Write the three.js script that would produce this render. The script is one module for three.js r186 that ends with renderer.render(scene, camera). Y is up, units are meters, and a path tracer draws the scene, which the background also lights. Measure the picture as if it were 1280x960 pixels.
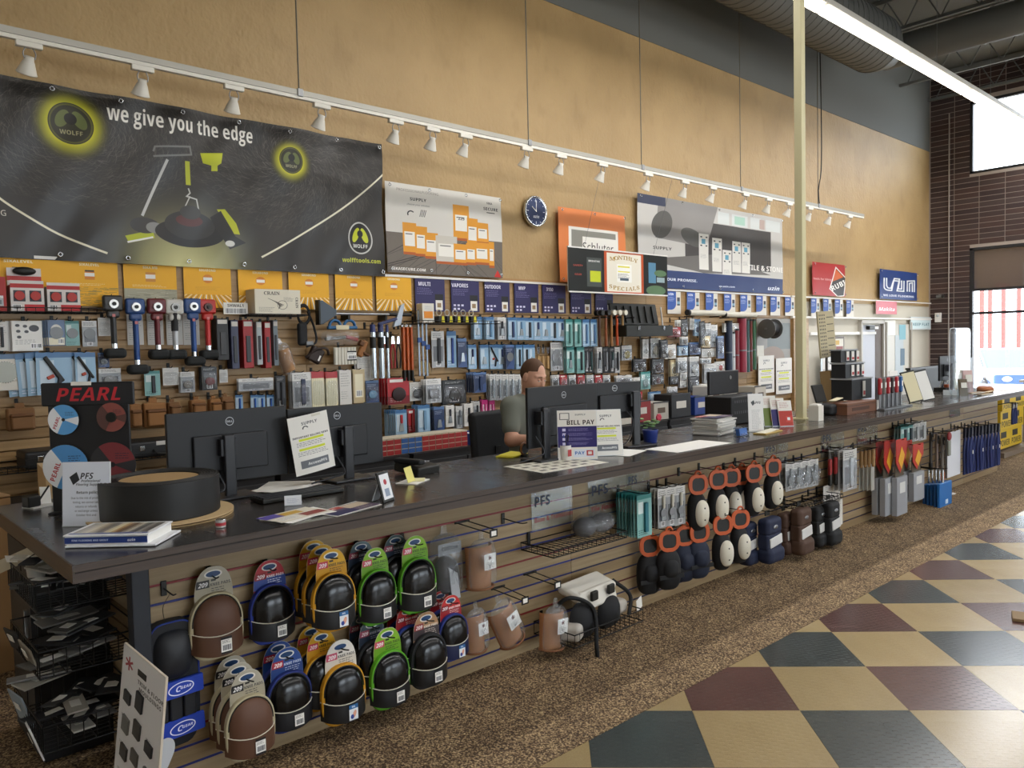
import * as THREE from 'three';
import { RoundedBoxGeometry } from 'three/addons/geometries/RoundedBoxGeometry.js';
import { mergeGeometries } from 'three/addons/utils/BufferGeometryUtils.js';
import { MarchingCubes } from 'three/addons/objects/MarchingCubes.js';
import { RectAreaLightUniformsLib } from 'three/addons/lights/RectAreaLightUniformsLib.js';

// ---------- camera, sky, lights, exposure ----------
const scene = new THREE.Scene();
const renderer = new THREE.WebGLRenderer({ antialias: true });
renderer.toneMapping = THREE.LinearToneMapping;
renderer.toneMappingExposure = 1.55;
renderer.shadowMap.enabled = true;
RectAreaLightUniformsLib.init();
const CAM = new THREE.Vector3(0, 1.7622, 0), FOCAL = 982.11;
const camera = new THREE.PerspectiveCamera(2 * Math.atan(480 / FOCAL) * 180 / Math.PI, 4 / 3, 0.05, 200);
const cr = new THREE.Vector3(0.73755, -0.02311, 0.6749), cu = new THREE.Vector3(0.04957, 0.99857, -0.01998), cf = new THREE.Vector3(0.67347, -0.04819, -0.73764);
camera.position.copy(CAM);
camera.quaternion.setFromRotationMatrix(new THREE.Matrix4().makeBasis(cr, cu, cf.clone().negate()));
scene.background = new THREE.Color(0.82, 0.91, 1.0);
scene.backgroundIntensity = 5.5;
const sun = new THREE.DirectionalLight(0xfff1dc, 5);
sun.position.set(30, 26, 14); sun.target.position.set(24, 0, -3); sun.castShadow = true;
Object.assign(sun.shadow.camera, { left: -20, right: 20, top: 20, bottom: -20, near: 1, far: 80 });
scene.add(sun, sun.target);
const STRIP = 27;                               // brightness of the fluorescent strips
const STRIP_COLOR = 0xf8f8fa;

// ---------- measures ----------
const H = 1.067, ZB = -3.251, ZF = -2.9, ZK = -3.805, ZW = -6.42, XE = 18.08, ZC = -2.3187, GR = 0.0767, YTAN = 5.69, YCEIL = 7.3;
// a point of the photograph taken back to a plane of the room
function ray(x, y) { return cf.clone().addScaledVector(cr, (x - 640) / FOCAL).addScaledVector(cu, -(y - 480) / FOCAL); }
function atZ(x, y, z) { const d = ray(x, y); return CAM.clone().addScaledVector(d, (z - CAM.z) / d.z); }
function atY(x, y, h) { const d = ray(x, y); return CAM.clone().addScaledVector(d, (h - CAM.y) / d.y); }
function atX(x, y, v) { const d = ray(x, y); return CAM.clone().addScaledVector(d, (v - CAM.x) / d.x); }
function seen(p) { const d = p.clone().sub(CAM), z = d.dot(cf); return [640 + FOCAL * d.dot(cr) / z, 480 - FOCAL * d.dot(cu) / z, z]; }
function rectZ(x0, y0, x1, y1, z) {             // rectangle in a plane of constant z between two picture points
  const a = atZ(x0, y0, z), b = atZ(x1, y1, z);
  return { x: (a.x + b.x) / 2, y: Math.min(a.y, b.y), w: Math.abs(b.x - a.x), h: Math.abs(a.y - b.y), z };
}
let seed = 20240611;
function rnd(a = 0, b = 1) { seed |= 0; seed = seed + 0x6D2B79F5 | 0; let t = Math.imul(seed ^ seed >>> 15, 1 | seed); t = t + Math.imul(t ^ t >>> 7, 61 | t) ^ t; return a + (b - a) * ((t ^ t >>> 14) >>> 0) / 4294967296; }
const pick = (a) => a[Math.floor(rnd(0, a.length * 0.99999))];

// ---------- objects ----------
const taken = new Map();
function numbered(n) { const k = taken.get(n) ?? 0; taken.set(n, k + 1); return k ? n + '_' + String(k).padStart(3, '0') : n; }
function shade(o) { o.castShadow = true; o.receiveShadow = true; return o; }
function thing(name, label, category, pos = [0, 0, 0], turn = 0, group) {
  const o = new THREE.Group(); o.name = numbered(name); o.position.set(...pos); o.rotation.y = turn;
  o.userData = { label, category }; if (group) o.userData.group = group;
  scene.add(o); return o;
}
function struct(name) { const o = new THREE.Group(); o.name = numbered(name); o.userData = { kind: 'structure' }; scene.add(o); return o; }
function part(parent, name, geo, mat, label) {
  const m = shade(new THREE.Mesh(Array.isArray(geo) ? join(geo) : geo, mat)); m.name = name; if (label) m.userData.label = label;
  parent.add(m); return m;
}
function again(src, pos, turn, label, group) {
  const c = src.clone(); c.name = numbered(src.name.replace(/_\d{3}$/, '')); scene.add(c);
  c.userData = { ...src.userData, label: label ?? src.userData.label }; if (group) c.userData.group = group;
  c.position.set(...pos); c.rotation.y = turn; return c;
}

// ---------- geometry ----------
function join(list) {
  const g = list.map((x) => { const n = x.index ? x.toNonIndexed() : x.clone(); for (const k of Object.keys(n.attributes)) if (!['position', 'normal', 'uv'].includes(k)) n.deleteAttribute(k); n.clearGroups(); return n; });
  return mergeGeometries(g);
}
function put(g, x = 0, y = 0, z = 0, rx = 0, ry = 0, rz = 0) { const m = new THREE.Matrix4().makeRotationFromEuler(new THREE.Euler(rx, ry, rz)); m.setPosition(x, y, z); return g.applyMatrix4(m); }
const bx = (w, h, d, x, y, z, rx, ry, rz) => put(new THREE.BoxGeometry(w, h, d), x, y, z, rx, ry, rz);
const rb = (w, h, d, x, y, z, r = 0.006, rx, ry, rz, s = 2) => put(new RoundedBoxGeometry(w, h, d, s, Math.min(r, w / 2.01, h / 2.01, d / 2.01)), x, y, z, rx, ry, rz);
const cy = (r0, r1, h, x, y, z, rx, ry, rz, n = 20) => put(new THREE.CylinderGeometry(r0, r1, h, n), x, y, z, rx, ry, rz);
const sp = (r, x, y, z, sx = 1, sy = 1, sz = 1, n = 16) => new THREE.SphereGeometry(r, n, Math.ceil(n * 0.7)).scale(sx, sy, sz).translate(x, y, z);
const lathe = (pts, x = 0, y = 0, z = 0, n = 28) => put(new THREE.LatheGeometry(pts.map((p) => new THREE.Vector2(...p)), n), x, y, z);
const torus = (R, r, x, y, z, rx, ry, rz, arc = Math.PI * 2, n = 24) => put(new THREE.TorusGeometry(R, r, 8, n, arc), x, y, z, rx, ry, rz);
const V = (a) => new THREE.Vector3(...a);
function tube(pts, r = 0.003, n = 0, k = 6) { return new THREE.TubeGeometry(pts.length > 2 ? new THREE.CatmullRomCurve3(pts.map(V), false, 'centripetal') : new THREE.LineCurve3(V(pts[0]), V(pts[1])), n || (pts.length > 2 ? pts.length * 6 : 1), r, k); }
function bars(list, r = 0.0025, k = 5) { return list.map(([a, b]) => tube([a, b], r, 1, k)); }
function ext(pts, d, x = 0, y = 0, z = 0, bevel = 0, rx, ry, rz) {
  const s = pts instanceof THREE.Shape ? pts : new THREE.Shape(pts.map((p) => new THREE.Vector2(...p)));
  const g = new THREE.ExtrudeGeometry(s, { depth: d, bevelEnabled: bevel > 0, bevelSize: bevel, bevelThickness: bevel, bevelSegments: 2, curveSegments: 10 });
  return put(g, x, y, z, rx, ry, rz);
}
function metreBox(w, h, d, x = 0, y = 0, z = 0) {   // a box whose texture runs in metres
  const g = new THREE.BoxGeometry(w, h, d), p = g.attributes.position, n = g.attributes.normal, u = g.attributes.uv;
  g.translate(x, y, z);
  for (let i = 0; i < p.count; i++) {
    const X = p.getX(i), Y = p.getY(i), Z = p.getZ(i);
    if (Math.abs(n.getX(i)) > 0.5) u.setXY(i, Z, Y); else if (Math.abs(n.getY(i)) > 0.5) u.setXY(i, X, Z); else u.setXY(i, X, Y);
  }
  return g;
}
const face = (w, h, x = 0, y = 0, z = 0, rx, ry, rz) => put(new THREE.PlaneGeometry(w, h), x, y, z, rx, ry, rz);

// ---------- materials ----------
const kept = new Map();
function mat(color, rough = 0.6, metal = 0, more) {
  const key = color + '|' + rough + '|' + metal + (more ? JSON.stringify(more) : '');
  if (!kept.has(key)) kept.set(key, new THREE.MeshPhysicalMaterial({ color, roughness: rough, metalness: metal, side: THREE.DoubleSide, ...more }));
  return kept.get(key);
}
function canvas(w, h, draw, opt = {}) {
  const c = document.createElement('canvas'); c.width = w; c.height = h; const g = c.getContext('2d'); draw(g, w, h);
  const t = new THREE.CanvasTexture(c); t.colorSpace = opt.data ? THREE.NoColorSpace : THREE.SRGBColorSpace; t.magFilter = THREE.LinearFilter;
  if (opt.tile) { t.wrapS = t.wrapT = THREE.RepeatWrapping; t.repeat.set(1 / opt.tile[0], 1 / opt.tile[1]); }
  return t;
}
function printed(w, h, draw, rough = 0.55, more) { return new THREE.MeshPhysicalMaterial({ map: canvas(w, h, draw), roughness: rough, side: THREE.DoubleSide, ...more }); }
function words(g, s, x, y, size, color, opt = {}) {
  g.save(); g.translate(x, y); if (opt.turn) g.rotate(opt.turn); if (opt.sx) g.scale(opt.sx, 1);
  g.font = (opt.italic ? 'italic ' : '') + (opt.bold === false ? '' : 'bold ') + size + 'px ' + (opt.face ?? 'sans-serif'); g.fillStyle = color; g.textAlign = opt.align ?? 'center'; g.textBaseline = 'middle'; g.fillText(s, 0, 0); g.restore();
}
function lines(g, x, y, w, n, step, color, thick = 2) { g.fillStyle = color; for (let i = 0; i < n; i++) { let a = x; const end = x + w * rnd(0.7, 1); while (a < end) { const l = rnd(4, 14); g.fillRect(a, y + i * step, Math.min(l, end - a), thick); a += l + 3; } } }
function bar(g, x, y, w, h) { g.fillStyle = '#fff'; g.fillRect(x, y, w, h); g.fillStyle = '#111'; for (let a = x + 2; a < x + w - 2;) { const l = rnd(1, 4); g.fillRect(a, y + 2, l, h - 4); a += l + rnd(1, 4); } }
// tiling value noise
function noiseField(n, cells, oct = 4, sx = 1, sy = 1) {
  const out = new Float32Array(n * n); let amp = 1, tot = 0;
  for (let o = 0; o < oct; o++) {
    const cx = Math.max(1, Math.round(cells * sx * 2 ** o)), cyy = Math.max(1, Math.round(cells * sy * 2 ** o)), grid = Float32Array.from({ length: cx * cyy }, () => rnd());
    for (let y = 0; y < n; y++) for (let x = 0; x < n; x++) {
      const fx = x / n * cx, fy = y / n * cyy, ix = Math.floor(fx), iy = Math.floor(fy); let a = fx - ix, b = fy - iy; a = a * a * (3 - 2 * a); b = b * b * (3 - 2 * b);
      const q = (i, j) => grid[(j % cyy) * cx + (i % cx)];
      out[y * n + x] += amp * ((q(ix, iy) * (1 - a) + q(ix + 1, iy) * a) * (1 - b) + (q(ix, iy + 1) * (1 - a) + q(ix + 1, iy + 1) * a) * b);
    }
    tot += amp; amp *= 0.55;
  }
  for (let i = 0; i < out.length; i++) out[i] /= tot;
  return out;
}
function dataTex(n, fn, tile, srgb = true) {
  const d = new Uint8Array(n * n * 4);
  for (let i = 0; i < n * n; i++) { const c = fn(i, i % n, Math.floor(i / n)); d[i * 4] = c[0]; d[i * 4 + 1] = c[1]; d[i * 4 + 2] = c[2]; d[i * 4 + 3] = 255; }
  const t = new THREE.DataTexture(d, n, n); t.colorSpace = srgb ? THREE.SRGBColorSpace : THREE.NoColorSpace; t.magFilter = THREE.LinearFilter; t.minFilter = THREE.LinearMipmapLinearFilter; t.generateMipmaps = true;
  t.wrapS = t.wrapT = THREE.RepeatWrapping; t.repeat.set(1 / tile[0], 1 / tile[1]); t.needsUpdate = true; return t;
}
const mix = (a, b, t) => a.map((v, i) => Math.max(0, Math.min(255, v + (b[i] - v) * t)));

const M = {};
{ // plaster: trowelled tan stucco
  const a = noiseField(512, 5, 5), b = noiseField(512, 26, 3, 1, 0.5), c = noiseField(512, 60, 2);
  M.stucco = new THREE.MeshPhysicalMaterial({ map: dataTex(512, (i) => mix(mix([168, 139, 93], [191, 161, 112], a[i]), [146, 116, 72], Math.max(0, b[i] - 0.6) * 0.7), [3.2, 3.2]), bumpMap: dataTex(512, (i) => { const v = 255 * Math.min(1, Math.max(0, 0.35 * c[i] + 0.9 * Math.abs(b[i] - 0.5) + 0.4 * a[i])); return [v, v, v]; }, [1.6, 1.6], false), bumpScale: 0.009, roughness: 0.55 });
  // pale slat board
  const s = noiseField(512, 3, 5, 0.6, 14), k = noiseField(512, 4, 4);
  const wood = (l, d) => dataTex(512, (i) => mix(mix(l, d, s[i] * 1.1 - 0.1), l, k[i] * 0.5), [1.2, 0.6]);
  const wt = wood([190, 158, 112], [140, 108, 68]), wg = wood([176, 156, 122], [130, 108, 78]), tint = [0xffffff, 0xf3efe9, 0xe6e0d6];
  M.slat = tint.map((color) => new THREE.MeshPhysicalMaterial({ map: wt, color, roughness: 0.45 }));
  M.slatGrey = tint.map((color) => new THREE.MeshPhysicalMaterial({ map: wg, color, roughness: 0.42 }));
  // worn dark laminate counter
  const m1 = noiseField(512, 4, 5), m2 = noiseField(512, 10, 4, 1, 0.35);
  M.top = new THREE.MeshPhysicalMaterial({ map: dataTex(512, (i) => mix(mix([34, 31, 29], [62, 57, 52], m1[i] * 1.3 - 0.2), [84, 70, 56], Math.max(0, m2[i] - 0.6) * 1.2), [1.5, 1.5]), roughnessMap: dataTex(256, (i) => { const v = 60 + 110 * m1[(i * 4) % m1.length]; return [v, v, v]; }, [1.1, 1.1], false), roughness: 0.55, clearcoat: 0.25, clearcoatRoughness: 0.2 });
  M.edge = new THREE.MeshPhysicalMaterial({ map: dataTex(256, (i, x, y) => mix([40, 29, 21], [72, 53, 38], s[(y * 2) * 512 + x * 2]), [0.8, 0.25]), roughness: 0.38 });
  // looped pebble carpet
  const pe = Float32Array.from({ length: 512 * 512 }, () => rnd()), l1 = noiseField(512, 110, 2), l2 = noiseField(512, 6, 3);
  M.carpet = new THREE.MeshPhysicalMaterial({ map: dataTex(512, (i) => { const v = l1[i] * 1.35 - 0.1 + (pe[i] - 0.5) * 0.35 + (l2[i] - 0.5) * 0.25; return v < 0.35 ? mix([38, 28, 20], [84, 64, 44], v / 0.35) : mix([84, 64, 44], [176, 150, 112], (v - 0.35) / 0.55); }, [0.75, 0.75]), bumpMap: dataTex(512, (i) => { const v = 255 * l1[i]; return [v, v, v]; }, [0.75, 0.75], false), bumpScale: 0.008, roughness: 0.95 });
  // rubber floor tiles with a raised coin relief
  const rel = dataTex(256, (i, x, y) => { const u = (x % 32) - 16, w = ((y + (Math.floor(x / 32) % 2) * 16) % 32) - 16, v = (Math.abs(u) < 11 && Math.abs(w) < 5) ? 200 : 70; return [v, v, v]; }, [0.3, 0.3], false);
  const ti = (a2, b2) => { const map = dataTex(256, (i) => mix(a2, b2, m1[(i * 2) % m1.length] * 0.6 + pe[i] * 0.45 - 0.1), [0.6, 0.6]); return [0xffffff, 0xf2f2f2].map((color) => new THREE.MeshPhysicalMaterial({ map, color, bumpMap: rel, bumpScale: 0.0006, roughness: 0.22 })); };
  M.tileTan = ti([180, 160, 118], [154, 132, 92]); M.tileBlue = ti([76, 82, 80], [54, 60, 59]); M.tileRed = ti([104, 76, 70], [84, 60, 55]);
  const bt = dataTex(64, (i) => mix([255, 255, 255], [190, 190, 190], pe[i] * 0.9), [0.3, 0.3]);
  M.brick = [0x4a3834, 0x543e38, 0x423230, 0x50403c].map((color) => new THREE.MeshPhysicalMaterial({ map: bt, color, roughness: 0.8 }));
}
M.mortar = mat(0xaa9e94, 0.9); M.grey = mat(0x6a6c69, 0.85); M.deck = mat(0x6c6e6b, 0.8); M.black = mat(0x14140f, 0.5); M.blackMatte = mat(0x17181a, 0.75); M.steel = mat(0x9a9c9e, 0.35, 0.9); M.white = mat(0xe9e6df, 0.5); M.wire = mat(0x121212, 0.4, 0.4); M.chrome = mat(0xc8ccd0, 0.18, 1); M.paper = mat(0xefede6, 0.7); M.tin = mat(0x7d7f80, 0.5, 0.7); M.navy = mat(0x1a2440, 0.6);
M.glass = new THREE.MeshPhysicalMaterial({ color: 0xffffff, roughness: 0, transmission: 1, thickness: 0, ior: 1.45, side: THREE.DoubleSide });
M.film = new THREE.MeshPhysicalMaterial({ color: 0xf4f6f8, roughness: 0.08, transmission: 0.92, thickness: 0, ior: 1.4, side: THREE.DoubleSide });
M.acrylic = new THREE.MeshPhysicalMaterial({ color: 0xf2f7fa, roughness: 0.03, transmission: 0.95, thickness: 0, side: THREE.DoubleSide });
M.lamp = new THREE.MeshStandardMaterial({ color: 0xffffff, emissive: 0xfff4e2, emissiveIntensity: 5, roughness: 0.6 });

// ---------- shell: floor ----------
const floor = struct('floor');
part(floor, 'subfloor', metreBox(27, 0.1, 18, 9.5, -0.057, 0), mat(0x8a7a5e, 0.8));
part(floor, 'carpet', metreBox(22.08, 0.012, ZC - ZW + 0.1, XE - 11.04, -0.004, (ZC + ZW - 0.1) / 2), M.carpet, 'brown and tan pebbled loop carpet');
{
  const T = 0.508, c45 = Math.SQRT1_2, ox = 2.7296, oz = -1.8003, rest = [];
  const clip = (poly, f) => { const o = []; poly.forEach((p, i) => { const q = poly[(i + 1) % poly.length], a = f(p), b = f(q); if (a >= 0) o.push(p); if (a * b < 0) { const t = a / (a - b); o.push([p[0] + (q[0] - p[0]) * t, p[1] + (q[1] - p[1]) * t]); } }); return o; };
  const made = [];
  for (let i = -14; i < 34; i++) for (let j = -16; j < 26; j++) {
    const e = 0.0015, P = (a, b) => [ox + T * c45 * (a + b), oz + T * c45 * (a - b)];
    let poly = clip([P(i + e, j + e), P(i + 1 - e, j + e), P(i + 1 - e, j + 1 - e), P(i + e, j + 1 - e)], (p) => p[1] - ZC - 0.002);
    poly = clip(poly, (p) => 3.5 - p[1]); poly = clip(poly, (p) => XE - 0.02 - p[0]); poly = clip(poly, (p) => p[0] + 3);
    if (poly.length < 3) continue;
    const cx = poly.reduce((s, p) => s + p[0], 0) / poly.length, cz = poly.reduce((s, p) => s + p[1], 0) / poly.length, s = seen(new THREE.Vector3(cx, 0, cz));
    const g = ext(poly.map(([x, z]) => [x, -z]), 0.008, 0, -0.007, 0, 0, -Math.PI / 2); g.deleteAttribute('uv');
    const pp = g.attributes.position, uv = new Float32Array(pp.count * 2); for (let k = 0; k < pp.count; k++) { uv[k * 2] = (pp.getX(k) + pp.getZ(k)) * c45; uv[k * 2 + 1] = (pp.getX(k) - pp.getZ(k)) * c45; }
    g.setAttribute('uv', new THREE.BufferAttribute(uv, 2));
    const tan = ((i - j) % 2 + 2) % 2 === 0, fam = tan ? M.tileTan : (j % 2 + 2) % 2 === 0 ? M.tileBlue : M.tileRed;
    made.push({ g, m: pick(fam), fam, v: s[2] > 0 && s[0] > -60 && s[0] < 1340 && s[1] > 400 && s[1] < 1060, d: s[2] });
  }
  made.sort((a, b) => (b.v - a.v) || a.d - b.d);
  made.slice(0, 290).filter((o) => o.v).forEach((o) => part(floor, 'tile', o.g, o.m));
  const left = made.filter((o, k) => !o.v || k >= 290);
  for (const fam of [M.tileTan, M.tileBlue, M.tileRed]) { const l = left.filter((o) => o.fam === fam); if (l.length) part(floor, 'tiles', join(l.map((o) => o.g)), fam[0]).userData.kind = 'stuff'; }
}
// ---------- back wall ----------
const wallBack = struct('wall_back');
part(wallBack, 'plaster', metreBox(24, YTAN - 2.4, 0.2, 6.08, (YTAN + 2.4) / 2, ZW - 0.13), M.stucco);
part(wallBack, 'lower_plaster', metreBox(14.6, 2.4, 0.2, 5.3, 1.2, ZW - 0.13), M.stucco);
part(wallBack, 'upper_wall', bx(24, YCEIL - YTAN, 0.2, 6.08, (YCEIL + YTAN) / 2, ZW - 0.12), M.grey, 'dark grey painted upper wall');
part(wallBack, 'backing', bx(13.6, 1.72, 0.004, 5.3, 1.65, ZW - 0.0275), mat(0xa8845a, 0.9));
{
  const y0 = 2.106, xs = [-1.5, 0.94, 3.38, 5.82, 8.26, 10.7, 12.1];
  for (let p = 0; p < xs.length - 1; p++) {
    const w = xs[p + 1] - xs[p] - 0.003, cx = (xs[p] + xs[p + 1]) / 2;
    part(wallBack, 'slat', metreBox(w, 2.455 - y0 - 0.008, 0.018, cx, (2.455 + y0) / 2 + 0.004, ZW - 0.008), M.slat[p % 3]);
    for (let k = 1; k <= 17; k++) part(wallBack, 'slat', metreBox(w, GR - 0.011, 0.018, cx, y0 - (k - 0.5) * GR, ZW - 0.008), M.slat[(k * 7 + p * 5) % 3]);
  }
}
// ---------- ends, front, ceiling ----------
const wallLeft = struct('wall_left'); part(wallLeft, 'plaster', metreBox(0.2, YCEIL, 16, -3.1, YCEIL / 2, 0), mat(0xbdbab2, 0.8));
const wallFront = struct('wall_front');
{ // unseen front wall: piers round three glazed openings added to light the counter
  const z = 7.5, op = [[1.2, 5], [6.6, 10.6], [12.2, 16.2]], pl = mat(0xb4b1a9, 0.8); let x = -3.2;
  for (const [a, b] of [...op, [XE + 0.2, XE + 0.2]]) { part(wallFront, 'pier', metreBox(a - x, YCEIL, 0.25, (a + x) / 2, YCEIL / 2, z), pl); x = b; }
  for (const [a, b] of op) { part(wallFront, 'head', metreBox(b - a, YCEIL - 2.9, 0.25, (a + b) / 2, (YCEIL + 2.9) / 2, z), pl); part(wallFront, 'sill', metreBox(b - a, 0.8, 0.25, (a + b) / 2, 0.4, z), pl); part(wallFront, 'pane', bx(b - a, 2.1, 0.01, (a + b) / 2, 1.85, z), M.glass); }
}
const wallRight = struct('wall_right');
const W1 = { z0: -5.67, z1: -2.4, y0: 5.08, y1: 6.55 }, W2 = { z0: -5.66, z1: -0.6, y0: 0.55, y1: 3.57 };
{
  const T = 0.25, X = XE + T / 2 + 0.009, zl = -6.6, zr = 7.6, seg = (z0, z1, y0, y1) => part(wallRight, 'core', bx(T, y1 - y0, z1 - z0, X, (y0 + y1) / 2, (z0 + z1) / 2), M.mortar);
  seg(zl, W1.z0, 0, YCEIL); seg(W1.z0, zr, W1.y1, YCEIL); seg(W1.z0, zr, W2.y1, W1.y0); seg(W1.z1, zr, W1.y0, W1.y1); seg(W2.z1, zr, 0, W2.y1); seg(W2.z0, W2.z1, 0, W2.y0);
  const bh = 0.095, bl = 0.455, far = [[], [], [], []]; let n = 0;
  for (let r = 0; r * 0.107 < YCEIL; r++) for (let c = -1; c < 31; c++) {
    let z0 = -6.42 + c * (bl + 0.014), z1 = z0 + bl; const y = r * 0.107 + bh / 2; z0 = Math.max(z0, -6.42);
    if (z1 < -6.4 || z0 > 7) continue;
    for (const w of [W1, W2]) if (y + bh / 2 > w.y0 && y - bh / 2 < w.y1) { if (z0 < w.z0 && z1 > w.z0) z1 = w.z0; else if (z0 < w.z1 && z1 > w.z1) z0 = w.z1; else if (z0 >= w.z0 && z1 <= w.z1) z1 = z0; }
    if (z1 - z0 < 0.02) continue;
    const s = seen(new THREE.Vector3(XE, y, (z0 + z1) / 2)), g = bx(0.022, bh, z1 - z0, XE + 0.012, y, (z0 + z1) / 2), q = Math.floor(rnd(0, 3.99));
    if (s[2] > 0 && s[0] < 1300 && s[1] > 60 && s[1] < 500 && n < 290) { part(wallRight, 'brick', g, M.brick[q]); n++; } else far[q].push(g);
  }
  far.forEach((l, q) => { if (l.length) part(wallRight, 'bricks', join(l), M.brick[q]).userData.kind = 'stuff'; });
  part(wallRight, 'conduit', tube([[XE - 0.02, 0, -6.05], [XE - 0.02, 6.4, -6.05]], 0.014, 1, 8), mat(0xa59a92, 0.6));
}
function windowUnit(n, w, mull, trans) {
  const o = struct('window_' + n), fm = mat(0x2b2b2d, 0.5, 0.3), X = XE + 0.06, f = 0.055;
  const zc = (w.z0 + w.z1) / 2, yc = (w.y0 + w.y1) / 2;
  part(o, 'window_frame', [bx(0.1, f, w.z1 - w.z0, X, w.y0 + f / 2, zc), bx(0.1, f, w.z1 - w.z0, X, w.y1 - f / 2, zc), bx(0.1, w.y1 - w.y0, f, X, yc, w.z0 + f / 2), bx(0.1, w.y1 - w.y0, f, X, yc, w.z1 - f / 2)], fm);
  const ys = [w.y0, ...trans, w.y1], zs = [w.z0, ...mull, w.z1];
  for (const t of trans) part(o, 'transom', bx(0.09, 0.05, w.z1 - w.z0, X, t, zc), fm);
  for (const t of mull) part(o, 'mullion', bx(0.09, w.y1 - w.y0, 0.05, X, yc, t), fm);
  for (let a = 0; a < ys.length - 1; a++) for (let b = 0; b < zs.length - 1; b++) part(o, 'pane', bx(0.008, ys[a + 1] - ys[a], zs[b + 1] - zs[b], X, (ys[a] + ys[a + 1]) / 2, (zs[b] + zs[b + 1]) / 2), M.glass);
}
windowUnit(1, W1, [-4.0], []); windowUnit(2, W2, [-3.1], [2.22, 2.7]);
{ // dark spandrel panel behind the top light of the lower window
  const o = struct('trim_1'); part(o, 'spandrel_panel', bx(0.03, 0.82, W2.z1 - W2.z0 - 0.1, XE + 0.13, 3.13, (W2.z0 + W2.z1) / 2), mat(0x6b5c54, 0.6));
}
const ceiling = struct('ceiling');
part(ceiling, 'deck', bx(22, 0.15, 14.6, 7.6, YCEIL + 0.075, 0.5), M.deck);
for (let k = 0; k < 12; k++) { // open web joists
  const x = 1.5 + k * 1.5, g = [bx(0.07, 0.06, 13.9, x, YCEIL - 0.05, 0.5), bx(0.07, 0.05, 13.9, x, YCEIL - 0.55, 0.5)];
  for (let z = -6.3; z < 7; z += 0.55) g.push(tube([[x, YCEIL - 0.55, z], [x, YCEIL - 0.05, z + 0.275]], 0.012, 1, 5), tube([[x, YCEIL - 0.05, z + 0.275], [x, YCEIL - 0.55, z + 0.55]], 0.012, 1, 5));
  part(ceiling, 'joist', g, M.deck);
}
for (const z of [-3.1, 1.2]) part(ceiling, 'beam', bx(20, 0.3, 0.16, 8, YCEIL - 0.75, z), M.deck);
// ---------- fluorescent strips ----------
function stripLight(z, y, x0, x1, n, where) {
  const L = (x1 - x0) / n;
  for (let k = 0; k < n; k++) {
    const x = x0 + (k + 0.5) * L, o = thing('strip_light', (z < -3 ? ['first', 'second', 'third', 'fourth', 'fifth', 'sixth'][k] + ' length of the ' : '') + where, 'light', [x, y, z], 0, 'fluorescent strip lights ' + (z < -3 ? 'in view' : 'overhead'));
    part(o, 'housing', rb(L - 0.01, 0.07, 0.18, 0, 0.045, 0, 0.01), mat(0xdedcd4, 0.5));
    part(o, 'diffuser', [cy(0.066, 0.066, L - 0.1, 0, -0.01, 0, 0, 0, Math.PI / 2, 14)], M.lamp, 'glowing white tube');
    part(o, 'end_cap', bx(0.012, 0.09, 0.13, L / 2 - 0.008, 0.012, 0), mat(0xc9c6bc, 0.6));
    part(o, 'hanger', tube([[0, 0.08, 0], [0, YCEIL - y - 0.02, 0]], 0.004, 1, 5), M.tin);
    const a = new THREE.RectAreaLight(STRIP_COLOR, z < -3 ? STRIP : STRIP * 0.72, L - 0.04, 0.14); a.position.set(x, y - 0.1, z); a.rotation.x = -Math.PI / 2; scene.add(a);
  }
}
stripLight(-4.2, 5.44, 4.0, 17.8, 6, 'fluorescent strip hanging below the dark ceiling above the counter');
stripLight(-0.6, 5.44, -1, 17, 6, 'fluorescent strip over the customer floor beside the counter');
stripLight(3.2, 5.44, -1, 17, 6, 'fluorescent strip over the shop floor near the entrance');
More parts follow.
